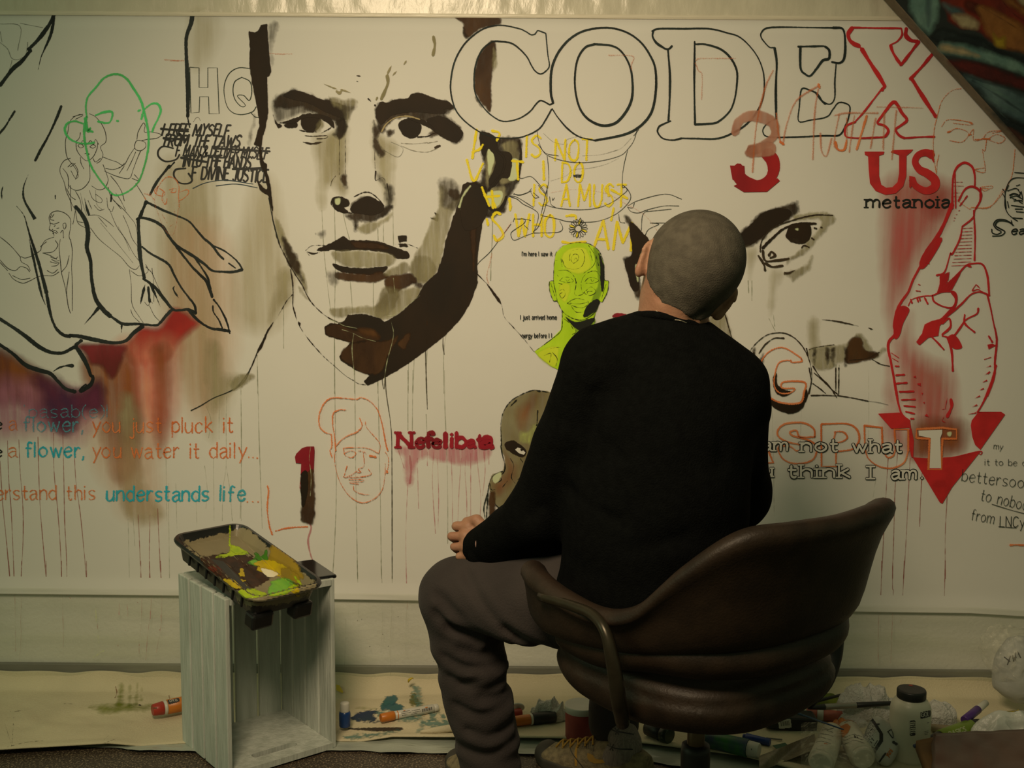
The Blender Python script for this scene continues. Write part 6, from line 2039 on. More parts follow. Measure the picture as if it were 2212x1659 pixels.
# coarse inner body (under the clothes)
SHL, ELL_, WRL = T(1287, 800, 2.06), T(1164, 1110, 2.16), T(1050, 1183, 2.265)
SHR, ELR, WRR = T(1583, 842, 2.10), T(1598, 1075, 2.20), T(1260, 1180, 2.34)
HPL, KNL, ANL = T(1400, 1295, 2.10), T(992, 1290, 2.28), T(1068, 1690, 2.31)
HPR, KNR, ANR = T(1480, 1300, 2.16), T(1345, 1330, 2.56), T(1326, 1556, 2.45)


def inner_f(P):
    d = ell(P, T(1432, 850, 2.10), (0.150, 0.085, 0.13))
    d = smin(d, ell(P, T(1430, 1100, 2.08), (0.135, 0.095, 0.20)), 0.05)
    d = smin(d, cap(P, T(1443, 735, 2.11), T(1435, 800, 2.10), 0.05, 0.08), 0.04)
    for a_, b_, r0, r1 in ((SHL, ELL_, .045, .035), (ELL_, WRL, .034, .024), (SHR, ELR, .045, .035), (ELR, WRR, .034, .024), (HPL, KNL, .075, .052), (KNL, ANL, .046, .034), (HPR, KNR, .075, .052), (KNR, ANR, .046, .036)):
        d = smin(d, cap(P, a_, b_, r0, r1), 0.02)
    return d


iv, iq = surf_net(inner_f, np.array((-0.50, -0.16, -0.50)), np.array((0.30, 0.56, 0.62)), 0.014)
bv = np.vstack([hv, nv, rv, iv])
bq = np.vstack([hq, nq + len(hv), rq + len(hv) + len(nv), iq + len(hv) + len(nv) + len(rv)])
body = from_py('body', bv, bq, person, skin, True)

# ---- hair: shaved scalp shell with a hairline


def hair_f(P):
    d = head_f(P) - 0.0009
    q = (P - H) @ HR
    s_, f_, u_ = q[:, 0], q[:, 1], q[:, 2]
    line = -0.106 + 0.003 * vnoise(P, 60, 2)                       # nape
    line = np.where(f_ > -0.035, -0.106 + (f_ + 0.035) * 1.25, line)   # rises towards the ears
    line = np.where(f_ > 0.03, -0.023 + (f_ - 0.03) * 1.25, line)
    return np.maximum(d, (line - u_) * 0.8)


net_obj('hair', hair_f, H + np.array((-0.14, -0.14, -0.16)), H + np.array((0.15, 0.15, 0.13)), 0.0034, person, hair_m, 1)

# ---- sweater


def fold2(P, pts, Y, r, amp, yc):
    """crease running along a path seen on the near side of a limb"""
    A = np.array([T(px, py, Y) for px, py in pts])[:, [0, 2]]
    A = np.array(catmull([tuple(q) for q in A], 3)) if len(A) > 2 else A
    Q = P[:, [0, 2]]
    d = np.full(len(P), 1e9)
    for p, q in zip(A, A[1:]):
        e = q - p
        t = np.clip(((Q - p) @ e) / (e @ e + 1e-12), 0, 1)
        d = np.minimum(d, np.linalg.norm(Q - p - t[:, None] * e, axis=1))
    return amp * np.exp(-(d / r) ** 2) * (P[:, 1] < yc) - amp * 0.5 * np.exp(-((d - 2.2 * r) / (1.4 * r)) ** 2) * (P[:, 1] < yc)


def fold(P, a_, b_, r, amp):
    c = cap(P, a_, b_, 0.0, 0.0)
    return amp * np.exp(-(c / r) ** 2)


def sweater_f(P):
    d = ell(P, T(1425, 860, 2.10), (0.178, 0.118, 0.150))
    d = smin(d, ell(P, T(1428, 1000, 2.08), (0.166, 0.125, 0.18)), 0.06)
    d = smin(d, ell(P, T(1412, 1150, 2.08), (0.172, 0.132, 0.17)), 0.06)
    d = smin(d, ell(P, T(1400, 1270, 2.10), (0.175, 0.145, 0.09)), 0.05)
    d = smin(d, cap(P, T(1440, 742, 2.10), T(1300, 785, 2.08), 0.058, 0.064), 0.05)
    d = smin(d, cap(P, T(1445, 748, 2.10), T(1568, 828, 2.11), 0.058, 0.062), 0.05)
    da = np.minimum(cap(P, SHL, ELL_, 0.066, 0.060), cap(P, ELL_, T(1040, 1183, 2.268), 0.060, 0.043))
    da = smin(cap(P, SHL, ELL_, 0.068, 0.058), cap(P, ELL_, T(1040, 1183, 2.268), 0.058, 0.043), 0.03)
    da = smin(da, cap(P, T(1200, 1168, 2.20), T(1085, 1194, 2.25), 0.042, 0.036), 0.03)
    d = smin(d, da, 0.022)
    db = smin(cap(P, SHR, ELR, 0.066, 0.056), cap(P, ELR, T(1262, 1182, 2.33), 0.056, 0.04), 0.03)
    d = smin(d, db, 0.03)
    # wrinkles
    n = vnoise(P * np.array((1, 1, 2.2)), 9, 11)
    d = d + 0.0035 * n + 0.002 * vnoise(P, 26, 12)
    for a_, b_, am in (((1265, 930, 2.0), (1330, 990, 1.97), 0.010), ((1240, 1060, 2.05), (1340, 1130, 1.96), 0.008), ((1500, 760, 2.02), (1560, 1000, 1.98), 0.005),
                       ((1150, 1110, 2.1), (1200, 1060, 2.1), 0.007), ((1290, 850, 2.0), (1260, 1000, 2.02), 0.007), ((1560, 900, 2.03), (1600, 1090, 2.1), 0.007), ((1320, 1200, 1.95), (1480, 1160, 1.95), 0.006)):
        d = d + fold(P, T(*a_), T(*b_), 0.014, am)
    # neck hole
    ax = (nb - H)
    ax /= np.linalg.norm(ax)
    d = smax(d, -cap(P, H, nb + ax * 0.02, 0.052, 0.062), 0.006)
    return d


sw = net_obj('sweater', sweater_f, np.array((-0.47, -0.18, -0.17)), np.array((0.30, 0.34, 0.62)), 0.0058, person, sweat_m, 2)
# collar ring, cuffs and hem
ring = []
cc = T(1447, 712, 2.108)
for k in range(16):
    t = 2 * math.pi * k / 16
    ring.append(Vector(cc + np.array((0.0705 * math.cos(t), 0.066 * math.sin(t), -0.0175 * math.cos(t) - 0.024 * math.sin(t)))))
ring.append(ring[0])
from_bm('collar', tube(ring, 0.0080, 10, 4, cap=False), sw, sweat_m, True)
cu = T(1038, 1184, 2.268)
o = from_bm('cuff', tube([Vector(cu + np.array((0.012, -0.004, 0))), Vector(cu), Vector(cu + np.array((-0.012, 0.004, 0.001)))], [0.0455, 0.046, 0.040], 24, 3), sw, sweat_m, True)
o = from_bm('care_label', tube([Vector(T(1030, 1163, 2.215)), Vector(T(1028, 1176, 2.214)), Vector(T(1031, 1190, 2.217))], [0.0008, 0.0018, 0.0008], 6, 3), sw, mat('pink_thread', (0.42, 0.25, 0.22), 0.6), True)

# ---- trousers


def trous_f(P):
    d = cap(P, HPL, KNL, 0.105, 0.083)
    d = smin(d, cap(P, HPR, KNR, 0.100, 0.080), 0.03)
    d = smin(d, ell(P, T(1420, 1290, 2.10), (0.17, 0.14, 0.10)), 0.04)
    sh = np.minimum(cap(P, KNL, T(1030, 1500, 2.30), 0.078, 0.072), cap(P, T(1030, 1500, 2.30), T(1066, 1660, 2.31), 0.072, 0.062))
    sh = np.minimum(sh, cap(P, T(1066, 1660, 2.31), T(1072, 1705, 2.31), 0.062, 0.058))
    q = P - KNL
    d = smin(d, sh, 0.012)
    d = smin(d, cap(P, KNR, ANR, 0.074, 0.058), 0.012)
    # bunched cloth rings below the knee
    z = P[:, 2]
    below = np.clip((KNL[2] - 0.03 - z) / 0.10, 0, 1)
    near = np.exp(-((P[:, 0] - ANL[0]) / 0.22) ** 2)
    ph_ = z * 105 + 40 * P[:, 0] + 5.5 * vnoise(P, 8, 21)
    side_ = 0.35 + 0.65 * np.clip((vnoise(P * np.array((1, 1, 2.5)), 7, 27) + 0.4), 0, 1)
    d = d - 0.0042 * np.sin(ph_) * below * near * side_ - 0.0028 * np.sin(ph_ * 0.53 + 1) * below * near
    d = d + 0.004 * vnoise(P, 13, 22) + 0.0015 * vnoise(P, 32, 23)
    for a_, b_, am, r_ in (((960, 1300, 2.20), (1110, 1400, 2.17), 0.009, 0.014), ((950, 1330, 2.215), (1085, 1402, 2.2), 0.008, 0.012), ((975, 1358, 2.21), (1040, 1376, 2.21), 0.007, 0.011),
                           ((1000, 1230, 2.2), (1130, 1330, 2.14), 0.005, 0.014), ((1130, 1300, 2.1), (1190, 1390, 2.1), 0.006, 0.010),
                           ((1060, 1398, 2.23), (1105, 1402, 2.23), 0.014, 0.012)):
        d = d + fold(P, T(*a_), T(*b_), r_, am)
    yk = KNL[1]
    for pts in (((947, 1282), (975, 1312), (1010, 1345), (1060, 1372)), ((944, 1316), (975, 1345), (1015, 1362), (1080, 1384)), ((1095, 1330), (1150, 1362), (1200, 1390)),
                ((968, 1352), (1000, 1364), (1030, 1385)), ((1010, 1240), (1060, 1300), (1120, 1350)), ((960, 1420), (1010, 1440), (1080, 1440)),
                ((1000, 1480), (1050, 1492), (1100, 1478)), ((985, 1530), (1040, 1548), (1100, 1530)), ((1000, 1400), (1050, 1418), (1092, 1412)),
                ((975, 1468), (1000, 1476), (1030, 1470)), ((1010, 1585), (1060, 1600), (1118, 1575)), ((1000, 1630), (1050, 1640), (1110, 1622)), ((1040, 1510), (1075, 1516), (1105, 1505))):
        d = d + fold2(P, pts, 2.22, 0.0088, 0.0058, yk)
    return d


net_obj('trousers', trous_f, np.array((-0.56, -0.14, -0.52)), np.array((0.30, 0.60, 0.16)), 0.0060, person, trous_m, 2)

# ---- necklace, glasses
chain = mat('silver_chain', (0.55, 0.50, 0.38), 0.3, metal=0.9)
hm = decal_map([body], 0.0012)
npts = [hm(px, py, 0) - PO for px, py in ((1418, 672), (1432, 683), (1450, 690), (1468, 692), (1484, 698), (1496, 704))]
beads = []
for i, q in enumerate(catmull(npts, 9)):
    bm = bmesh.new()
    bmesh.ops.create_icosphere(bm, subdivisions=1, radius=0.0013, matrix=Matrix.Translation(Vector(q)) @ Matrix.Diagonal((1.3, 1, 0.9, 1)))
    beads.append(bm)
from_bm('necklace', join_bm(beads), person, chain, True)
gd = mat('dark_frame', (0.02, 0.02, 0.022), 0.3)
gl = []
for s_ in (-1, 1):
    gl.append(tube([Vector(hp(s_ * 0.086, 0.0, -0.012)), Vector(hp(s_ * 0.088, 0.04, -0.010)), Vector(hp(s_ * 0.078, 0.105, -0.008))], 0.0022, 8, 4))
    rim = [Vector(hp(s_ * (0.036 + 0.027 * math.cos(t)), 0.112, -0.012 + 0.021 * math.sin(t))) for t in np.linspace(0, 2 * math.pi, 13)]
    gl.append(tube(rim, 0.0018, 6, 2, cap=False))
gl.append(tube([Vector(hp(-0.01, 0.113, -0.008)), Vector(hp(0.01, 0.113, -0.008))], 0.0018, 6))
from_bm('eyeglasses', join_bm(gl), person, gd, True)

# ---- shoes and socks
shoe_m = mat('khaki_mesh_shoe', (0.27, 0.22, 0.12), 0.8, color2=(0.15, 0.12, 0.07), vscale=90, bump=0.4, bscale=300)
sole_m = mat('dark_rubber_sole', (0.05, 0.045, 0.035), 0.7, var=0.2)
lace_m = mat('ochre_lace', (0.42, 0.24, 0.03), 0.7, var=0.2, vscale=200)
sock_m = mat('white_ribbed_sock', (0.24, 0.21, 0.18), 0.9, color2=(0.15, 0.13, 0.115), vscale=60, stretch=(6, 6, 0.3), bump=0.3)


def shoe(heel, toe, sock_top, sock_r=0.042):
    """heel and toe: points on the ground"""
    heel, toe = Vector(heel), Vector(toe)
    x = (toe - heel)
    Ls = x.length
    x.normalize()
    z = Vector((0, 0, 1))
    y = z.cross(x)
    Q = np.array([list(x), list(y), list(z)])
    o0 = np.array(heel)

    def f_(P):
        p = (P - o0) @ Q.T / (Ls / 0.29)
        w_ = np.interp(p[:, 0], [0, 0.05, 0.12, 0.20, 0.26, 0.29], [0.030, 0.037, 0.036, 0.048, 0.040, 0.020])
        top = np.interp(p[:, 0], [0, 0.03, 0.08, 0.12, 0.17, 0.22, 0.27, 0.29], [0.082, 0.098, 0.100, 0.092, 0.072, 0.056, 0.044, 0.025])
        d = np.sqrt((p[:, 1] / w_) ** 2 + (np.maximum(p[:, 2] - 0.025, 0) / (top - 0.025)) ** 2 + (np.minimum(p[:, 2] - 0.025, 0) / 0.06) ** 2) - 1
        d = d * 0.032
        d = np.maximum(d, np.maximum(p[:, 0] - 0.285, -p[:, 0]))
        d = smax(d, 0.018 - p[:, 2], 0.004)
        hole = ell(p, (0.055, 0, 0.108), (0.045, 0.026, 0.030))
        return smax(d, -hole, 0.006)

    def s_(P):
        p = (P - o0) @ Q.T / (Ls / 0.29)
        w_ = np.interp(p[:, 0], [0, 0.05, 0.12, 0.20, 0.26, 0.295], [0.032, 0.040, 0.038, 0.051, 0.043, 0.015])
        d = np.maximum(np.abs(p[:, 1]) - w_, np.abs(p[:, 2] - 0.013) - 0.013)
        d = smax(d, np.maximum(p[:, 0] - 0.292, -0.004 - p[:, 0]), 0.006)
        toecap = ell(p, (0.268, 0, 0.022), (0.030, 0.036, 0.030))
        return smin(d, toecap, 0.006)
    lo = np.minimum(o0, np.array(toe)) - 0.07
    hi = np.maximum(o0, np.array(toe)) + 0.07
    lo[2] = min(o0[2], toe[2]) - 0.012
    hi[2] = o0[2] + 0.13
    sh_ = net_obj('shoe', f_, lo, hi, 0.0042, person, shoe_m, 1)
    net_obj('sole', s_, lo, hi, 0.0045, sh_, sole_m, 1)
    an = heel + x * 0.06 * Ls / 0.29 + Vector((0, 0, 0.085))
    from_bm('sock', tube([heel + x * 0.10 * Ls / .29 + Vector((0, 0, 0.045)), an, Vector(sock_top)], [0.032, 0.036, sock_r], 24, 5), person, sock_m, True)
    lc = []
    for k in range(5):
        u = (0.135 + 0.020 * k) * Ls / 0.29
        zt = float(np.interp(0.135 + 0.02 * k, [0.12, 0.17, 0.22, 0.27], [0.094, 0.074, 0.059, 0.046]))
        for s2 in (-1, 1):
            lc.append(tube([heel + x * u + y * 0.020 * s2 + z * (zt - 0.008), heel + x * (u + 0.010) + z * (zt + 0.002), heel + x * (u + 0.018) - y * 0.020 * s2 + z * (zt - 0.010)], 0.0022, 6, 3))
    from_bm('laces', join_bm(lc), sh_, lace_m, True)
    return sh_


gz = -PO.z
hl = onz(1402, 1708, 0.0) - PO
to = onz(1166, 1640, 0.0) - PO
hl.z = to.z = gz
shR = shoe(hl, to, T(1328, 1556, 2.45), 0.034)
a = decal('emblem', [shR], shR, 0.0012, 'ochre curved tick emblem')
OC = mat('ochre_emblem', (0.34, 0.20, 0.03), 0.6)
a.poly(P_('C4', '990,1500 1030,1515 1050,1545 1090,1555 1140,1555 1130,1575 1060,1582 1010,1565 995,1540'), OC)
a.line(P_('C4', '1085,1240 1050,1290 980,1340 930,1400 900,1480 900,1600'), 4.6, lace_m)
a.line(P_('C4', '870,1370 900,1385 880,1400 915,1410'), 3.0, lace_m)
for k in range(7):
    a.line(P_('C4', f'{960+k*14},{1400+k*2} {955+k*14},{1450+k*6}'), 1.3, sole_m)
a.line(P_('C4', '740,1340 830,1400 870,1500 960,1620'), 2.0, sole_m)
a.done()
sk = [c_ for c_ in person.children if c_.name.startswith('sock')]
a = decal('sock_pattern', sk, sk[0], 0.001, 'black barbed line pattern')
a.L('C4', 9, '1120,1270 1200,1320 1250,1330 1360,1350;1110,1400 1160,1440 1230,1465 1350,1470;1100,1290 1110,1350 1150,1430;1210,1300 1240,1350;1240,1300 1215,1350;1170,1430 1195,1480;1200,1430 1170,1475', blackm)
a.done()
hl2 = Vector(ANL) + Vector((0.045, -0.06, 0))
to2 = hl2 + Vector((-0.14, 0.22, 0))
hl2.z = to2.z = gz
shL = shoe(hl2, to2, Vector(ANL) + Vector((0, 0, 0.03)), 0.04)

# small white card between thumb and fingers
hc = at(1068, 1130, 2.262)
o = from_bm('paper_card', box_bm(0.030, 0.0012, 0.020, Matrix.Rotation(R(-6), 4, 'Y'), 0.0003), None, mat('white_card', (0.62, 0.64, 0.58), 0.6))
o.location = hc
tag(o, 'small white card held in the left hand on the knee', 'card')

# ================================================================== CLUTTER ON THE CLOTH
GZ = 0.016


def lit(name, c, **k):
    return mat(name, c, **k)


white_pl = mat('white_plastic', (0.55, 0.54, 0.48), 0.4, var=0.06)
ink_m = mat('printed_ink', (0.03, 0.03, 0.03), 0.5)


def tube_item(name, label, cat, pa, pb, secs, zc=None, group=None, seg=22):
    """a lying cylinder made of sections along its axis: (part name, t0, t1, r0, r1, material)"""
    rmax = max(max(s_[3], s_[4]) for s_ in secs)
    z = zc if zc is not None else GZ + rmax
    A, B = onz(pa[0], pa[1], z), onz(pb[0], pb[1], z)
    if len(pa) > 2:
        A = onz(pa[0], pa[1], pa[2])
    if len(pb) > 2:
        B = onz(pb[0], pb[1], pb[2])
    root = empty(name, A, label, cat, group)
    Lg = (B - A).length
    M = axis_m(A, B)
    M.translation = (0, 0, 0)
    out = []
    for nm, t0, t1, r0, r1, m in secs:
        e = min(0.0015, r0 * 0.2, r1 * 0.3 + 1e-5)
        l0, l1 = t0 * Lg, t1 * Lg
        prof = [(max(r0 - e, 1e-4), l0), (r0, l0 + e), (r1, l1 - e), (max(r1 - e, 1e-4), l1)]
        out.append(from_bm(nm, lathe(prof, seg, M), root, m, False))
        out[-1].data.polygons.foreach_set('use_smooth', [len(p.vertices) == 4 for p in out[-1].data.polygons])
    return root, out


orange_pl = mat('orange_plastic', (0.55, 0.17, 0.015), 0.4, var=0.1)
red_pl = mat('red_plastic', (0.38, 0.035, 0.02), 0.4, var=0.15)
blue_pl = mat('blue_paint_bottle', (0.01, 0.05, 0.20), 0.3, var=0.2)
black_pl = mat('matte_black_plastic', (0.012, 0.013, 0.013), 0.45, var=0.2)

# red and orange tube behind the crate
r_, p_ = tube_item('paint_tube', 'red and orange paint tube with black lettered band, half hidden behind the crate', 'paint tube', (329, 1534), (420, 1515),
                   [('cap', 0, 0.26, 0.014, 0.017, red_pl), ('neck_band', 0.26, 0.34, 0.017, 0.018, white_pl), ('tube_body', 0.34, 1, 0.018, 0.019, orange_pl)])
a = decal('printing', p_, r_, 0.001)
a.G('A4', '1335,1075 1350,1080 1420,1062 1430,1085 1345,1110', ink_m)
a.text('A4', 'ORIG', 1352, 1412, 1092, 11, 3, white_pl, rot=-0.12)
a.L('A4', 14, '1225,1140 1245,1140', paint('tube_mark', (0.12, 0.08, 0.03), dens=0.8))
a.done()

# blue bottle standing
pb = onz(745, 1569, GZ)
rb = empty('paint_bottle', pb, 'small blue paint bottle with white cap standing right of the crate', 'paint bottle')
from_bm('bottle_body', lathe([(0.0125, 0), (0.0140, 0.003), (0.0140, 0.032), (0.0130, 0.037), (0.0095, 0.040)], 26), rb, blue_pl, True)
from_bm('cap', lathe([(0.0112, 0.037), (0.0115, 0.040), (0.0112, 0.058), (0.0100, 0.0605), (0.002, 0.061)], 26), rb, white_pl, True)

# orange-capped white marker
r_, p_ = tube_item('paint_marker', 'white paint marker with orange cap lying on stained cloth', 'marker', (822, 1551), (946, 1528),
                   [('cap', 0, 0.235, 0.0105, 0.0115, orange_pl), ('ring', 0.27, 0.30, 0.0108, 0.0108, orange_pl), ('barrel', 0.235, 0.92, 0.0104, 0.0104, white_pl), ('end_plug', 0.92, 1, 0.0098, 0.0095, white_pl)])
a = decal('printing', p_, r_, 0.001)
a.L('B4', 5, '1350,1175 1420,1160;1350,1187 1430,1172;1435,1163 1500,1150;1440,1178 1510,1163;1360,1200 1400,1193;1430,1190 1480,1182', paint('fine_print', (0.05, 0.05, 0.05), amp=1.2, feather=0.6, dens=0.8, ns=900))
for k in range(9):
    a.L('B4', 3.5 if k % 2 else 6, f'{1520+k*9},{1150-k*2} {1523+k*9},{1170-k*2}', ink_m, straight=True)
a.L('B4', 6, '1370,1163 1383,1160;1545,1137 1562,1134', orange_pl)
a.done()

# yellow bits
yel_m = mat('yellow_tape', (0.55, 0.42, 0.03), 0.5)
c = at(887, 1469, 2.845)
bm = tube([Vector((-0.006, 0, -0.006)), Vector((-0.003, -0.003, 0.002)), Vector((0.004, -0.002, 0.006)), Vector((0.007, 0, 0.003))], [0.0015, 0.0035, 0.002, 0.001], 8, 4)
o = from_bm('tape_scrap', bm, None, yel_m, True)
o.location = c
tag(o, 'curled scrap of yellow tape at the top edge of the cloth', 'tape scrap')
a = Art('tape_piece', decal_map([cloth], 0.002), None)
a.G('B4', '833,955 860,960 890,1010 885,1022 835,1000', yel_m)
o = a.done()
md = o.modifiers.new('t', 'SOLIDIFY')
md.thickness = 0.0008
tag(o, 'flat piece of yellow tape beside the right edge of the crate', 'tape scrap')

# rolled fold with frayed end
fr = onz(915, 1582, GZ + 0.006)
o = from_bm('cloth_roll', tube([onz(908, 1581, GZ + .006), onz(945, 1577, GZ + .009), onz(985, 1573, GZ + .009), onz(1010, 1582, GZ + .006)], [0.003, 0.008, 0.009, 0.004], 12, 6), None, cloth_m, True)
tag(o, 'short rolled fold of frayed cream cloth beside the trouser leg', 'cloth')

# between the legs
o = from_bm('bottle_cap', lathe([(0.001, 0), (0.0175, 0.001), (0.018, 0.004), (0.0165, 0.006), (0.001, 0.0065)], 26, Matrix.Rotation(R(-52), 4, 'X') @ Matrix.Identity(4)), None, white_pl, True)
o.location = onz(1118, 1530, GZ + 0.016)
tag(o, 'round white cap with printed lines leaning on the cloth left of the rag', 'cap')
r_, p_ = tube_item('paint_marker', 'red marker cap end showing behind the trouser leg', 'marker', (1125, 1538), (1075, 1550), [('cap', 0, 0.5, 0.0105, 0.0105, red_pl), ('barrel', 0.5, 1, 0.010, 0.010, white_pl)])
r_, p_ = tube_item('paint_marker', 'thick orange marker with black cap lying in front of the rag', 'marker', (1199, 1547), (1080, 1562),
                   [('cap', 0, 0.41, 0.0145, 0.0145, black_pl), ('collar', 0.41, 0.455, 0.0135, 0.0135, white_pl), ('barrel', 0.455, 1, 0.0125, 0.0125, orange_pl)])


def rag_blob(name, label, c, rad, m, seed=0, amp=0.012, h=0.005, cat='rag', freq=22, ridge=1.0, parent=None, squash=0.0):
    c = Vector(c)
    o0 = np.array((0.0, 0.0, 0.0))

    def f_(P):
        d = ell(P, o0, rad)
        n = vnoise(P * np.array((1, 1, 1.4)), freq, seed)
        n2 = np.abs(vnoise(P + 3.3, freq * 0.6, seed + 1))
        n3 = vnoise(P, freq * 2.6, seed + 2)
        d = d + amp * (0.5 * n + ridge * (n2 - 0.35)) + amp * 0.22 * n3 - amp * 0.5 * ridge * np.exp(-(vnoise(P * np.array((1, 1, 0.6)), freq * 1.3, seed + 3) / 0.12) ** 2)
        return np.maximum(d, -(c.z - GZ) + 0.0 - P[:, 2])
    r_ = np.array(rad) + amp * 1.4
    o = net_obj(name, f_, -r_, r_, h, parent, m, 1)
    o.location = c
    if label:
        tag(o, label, cat)
    return o


def rag(name, label, c, rad, m, seed=0, amp=0.012, h=0.005, cat='rag', freq=22, ridge=1.0, parent=None, yaw=0.0):
    """crumpled cloth: a folded sheet heaped on the ground"""
    c = Vector(c)
    H_ = c.z - GZ + rad[2] * 0.75
    n1, n2 = 46, 110
    ca, sa = math.cos(yaw), math.sin(yaw)
    T_ = np.linspace(0, 1, n1)
    A_ = np.linspace(0, 2 * math.pi, n2, endpoint=False)
    TT, AA = np.meshgrid(T_, A_, indexing='ij')
    out = 1 + 0.16 * vnoise(np.stack([np.cos(AA.ravel()) * 1.6, np.sin(AA.ravel()) * 1.6, AA.ravel() * 0 + seed], 1), 1, seed).reshape(AA.shape)
    out += 0.07 * vnoise(np.stack([np.cos(AA.ravel()) * 5, np.sin(AA.ravel()) * 5, AA.ravel() * 0 + seed], 1), 1, seed + 1).reshape(AA.shape)
    rr = np.sin(TT * math.pi / 2) * out
    x = rr * np.cos(AA) * rad[0]
    y = rr * np.sin(AA) * rad[1]
    hh = H_ * np.cos(TT * math.pi / 2) ** 0.75
    # directional folds
    an = 0.7 + seed * 0.37
    P2 = np.stack([(x * math.cos(an) + y * math.sin(an)).ravel() * freq * 2.6, (-x * math.sin(an) + y * math.cos(an)).ravel() * freq * 0.8, hh.ravel() * freq], 1)
    f1 = 1 - np.abs(vnoise(P2, 1, seed + 2)).reshape(x.shape) * 2.2
    f2 = 1 - np.abs(vnoise(P2 * 2.3 + 7, 1, seed + 3)).reshape(x.shape) * 2.0
    env = np.clip(np.sin(TT * math.pi) * 1.4 + 0.35 * (1 - TT), 0, 1)
    k = 1 + (0.15 * f1 + 0.07 * f2) * env
    z = hh * k + amp * 0.35 * f1 * env
    x = x * (1 + 0.10 * f1 * env)
    y = y * (1 + 0.10 * f1 * env)
    z = np.maximum(z, 0.0) + 0.001
    v = [(ca * a - sa * b, sa * a + ca * b, q - (c.z - GZ)) for a, b, q in zip(x.ravel(), y.ravel(), z.ravel())]
    f = [(i * n2 + j, (i + 1) * n2 + j, (i + 1) * n2 + (j + 1) % n2, i * n2 + (j + 1) % n2) for i in range(n1 - 1) for j in range(n2)]
    o = from_py(name, v, f, parent, m, True)
    bm = bmesh.new()
    bm.from_mesh(o.data)
    bmesh.ops.remove_doubles(bm, verts=bm.verts, dist=1e-6)
    bmesh.ops.recalc_face_normals(bm, faces=bm.faces)
    bm.to_mesh(o.data)
    bm.free()
    o.location = c
    if label:
        tag(o, label, cat)
    return o


rag_m = mat('white_cotton_rag', (0.60, 0.60, 0.56), 0.9, color2=(0.50, 0.50, 0.46), vscale=40, bump=0.8, bscale=200)
rag('rag', 'crumpled white rag lying left of the red tub', onz(1188, 1537, GZ + 0.020), (0.046, 0.022, 0.034), rag_m, 31)

# red tub
tb = onz(1255, 1592, GZ)
tub = empty('paint_tub', tb, 'round tub with red label and white lid under the chair', 'tub')
redlab = mat('red_tub_label', (0.33, 0.055, 0.045), 0.5, color2=(0.25, 0.04, 0.035), vscale=30)
from_bm('tub_body', lathe([(0.036, 0), (0.0375, 0.002), (0.0385, 0.070), (0.038, 0.074)], 40), tub, redlab, True)
from_bm('lid', lathe([(0.0390, 0.066), (0.0405, 0.067), (0.0405, 0.080), (0.0395, 0.082), (0.036, 0.0815), (0.001, 0.080)], 40), tub, white_pl, True)
# cap / roll right of the shoe
gb = mat('dark_green_bottle', (0.025, 0.04, 0.02), 0.3, var=0.3)
r_, p_ = tube_item('spray_bottle', 'dark green capped bottle lying under the chair left of its column', 'bottle', (1447, 1590), (1400, 1570),
                   [('cap', 0, 0.3, 0.019, 0.021, gb), ('bottle_body', 0.3, 1, 0.020, 0.020, black_pl)])
# green-blue tube
gm = mat('green_blue_label', (0.03, 0.16, 0.03), 0.4, color2=(0.03, 0.05, 0.10), vscale=24)
r_, p_ = tube_item('paint_tube', 'green and blue paint tube with a cream cap lying right of the chair column', 'paint tube', (1640, 1622), (1500, 1590),
                   [('cap', 0, 0.17, 0.0175, 0.0185, white_pl), ('tube_body', 0.17, 1, 0.021, 0.019, gm)])
a = decal('printing', p_, r_, 0.001)
a.L('D4', 6, '40,1465 42,1475', ink_m)
a.done()
bl2 = mat('blue_plastic', (0.01, 0.04, 0.22), 0.35)
r_, p_ = tube_item('ballpoint_pen', 'blue pen cap beside the cream-capped tube', 'pen', (1664, 1604), (1605, 1590), [('cap', 0, 0.9, 0.0085, 0.009, bl2), ('tip', 0.9, 1, 0.006, 0.006, bl2)])
r_, p_ = tube_item('brush', 'thin grey rod lying behind the blue pen', 'rod', (1690, 1598), (1655, 1594), [('rod', 0, 1, 0.002, 0.002, mat('dull_steel', (0.2, 0.2, 0.18), 0.3, metal=0.8))])
# green card
o = from_bm('card', box_bm(0.036, 0.026, 0.0015), None, mat('green_card', (0.04, 0.11, 0.06), 0.6))
o.location = onz(1690, 1614, GZ + 0.006)
o.rotation_euler = (R(8), 0, R(25))
tag(o, 'small dark green card lying behind the plastic bag strip', 'card')
# black box with label
bx = empty('black_case', onz(1705, 1570, GZ), 'black case with a small white barcode label under the chair seat', 'case')
from_bm('case_body', box_bm(0.125, 0.055, 0.036, Matrix.Translation((0, 0, 0.018)) @ Matrix.Rotation(R(4), 4, 'Y'), 0.006), bx, black_pl)
a = decal('barcode_label', list(bx.children), bx, 0.001)
a.G('D4', '255,1238 350,1228 360,1295 265,1305', white_pl)
for k in range(8):
    a.L('D4', 3 if k % 2 else 5, f'{275+k*9},{1250-k} {279+k*9},{1285-k}', ink_m, straight=True)
a.done()

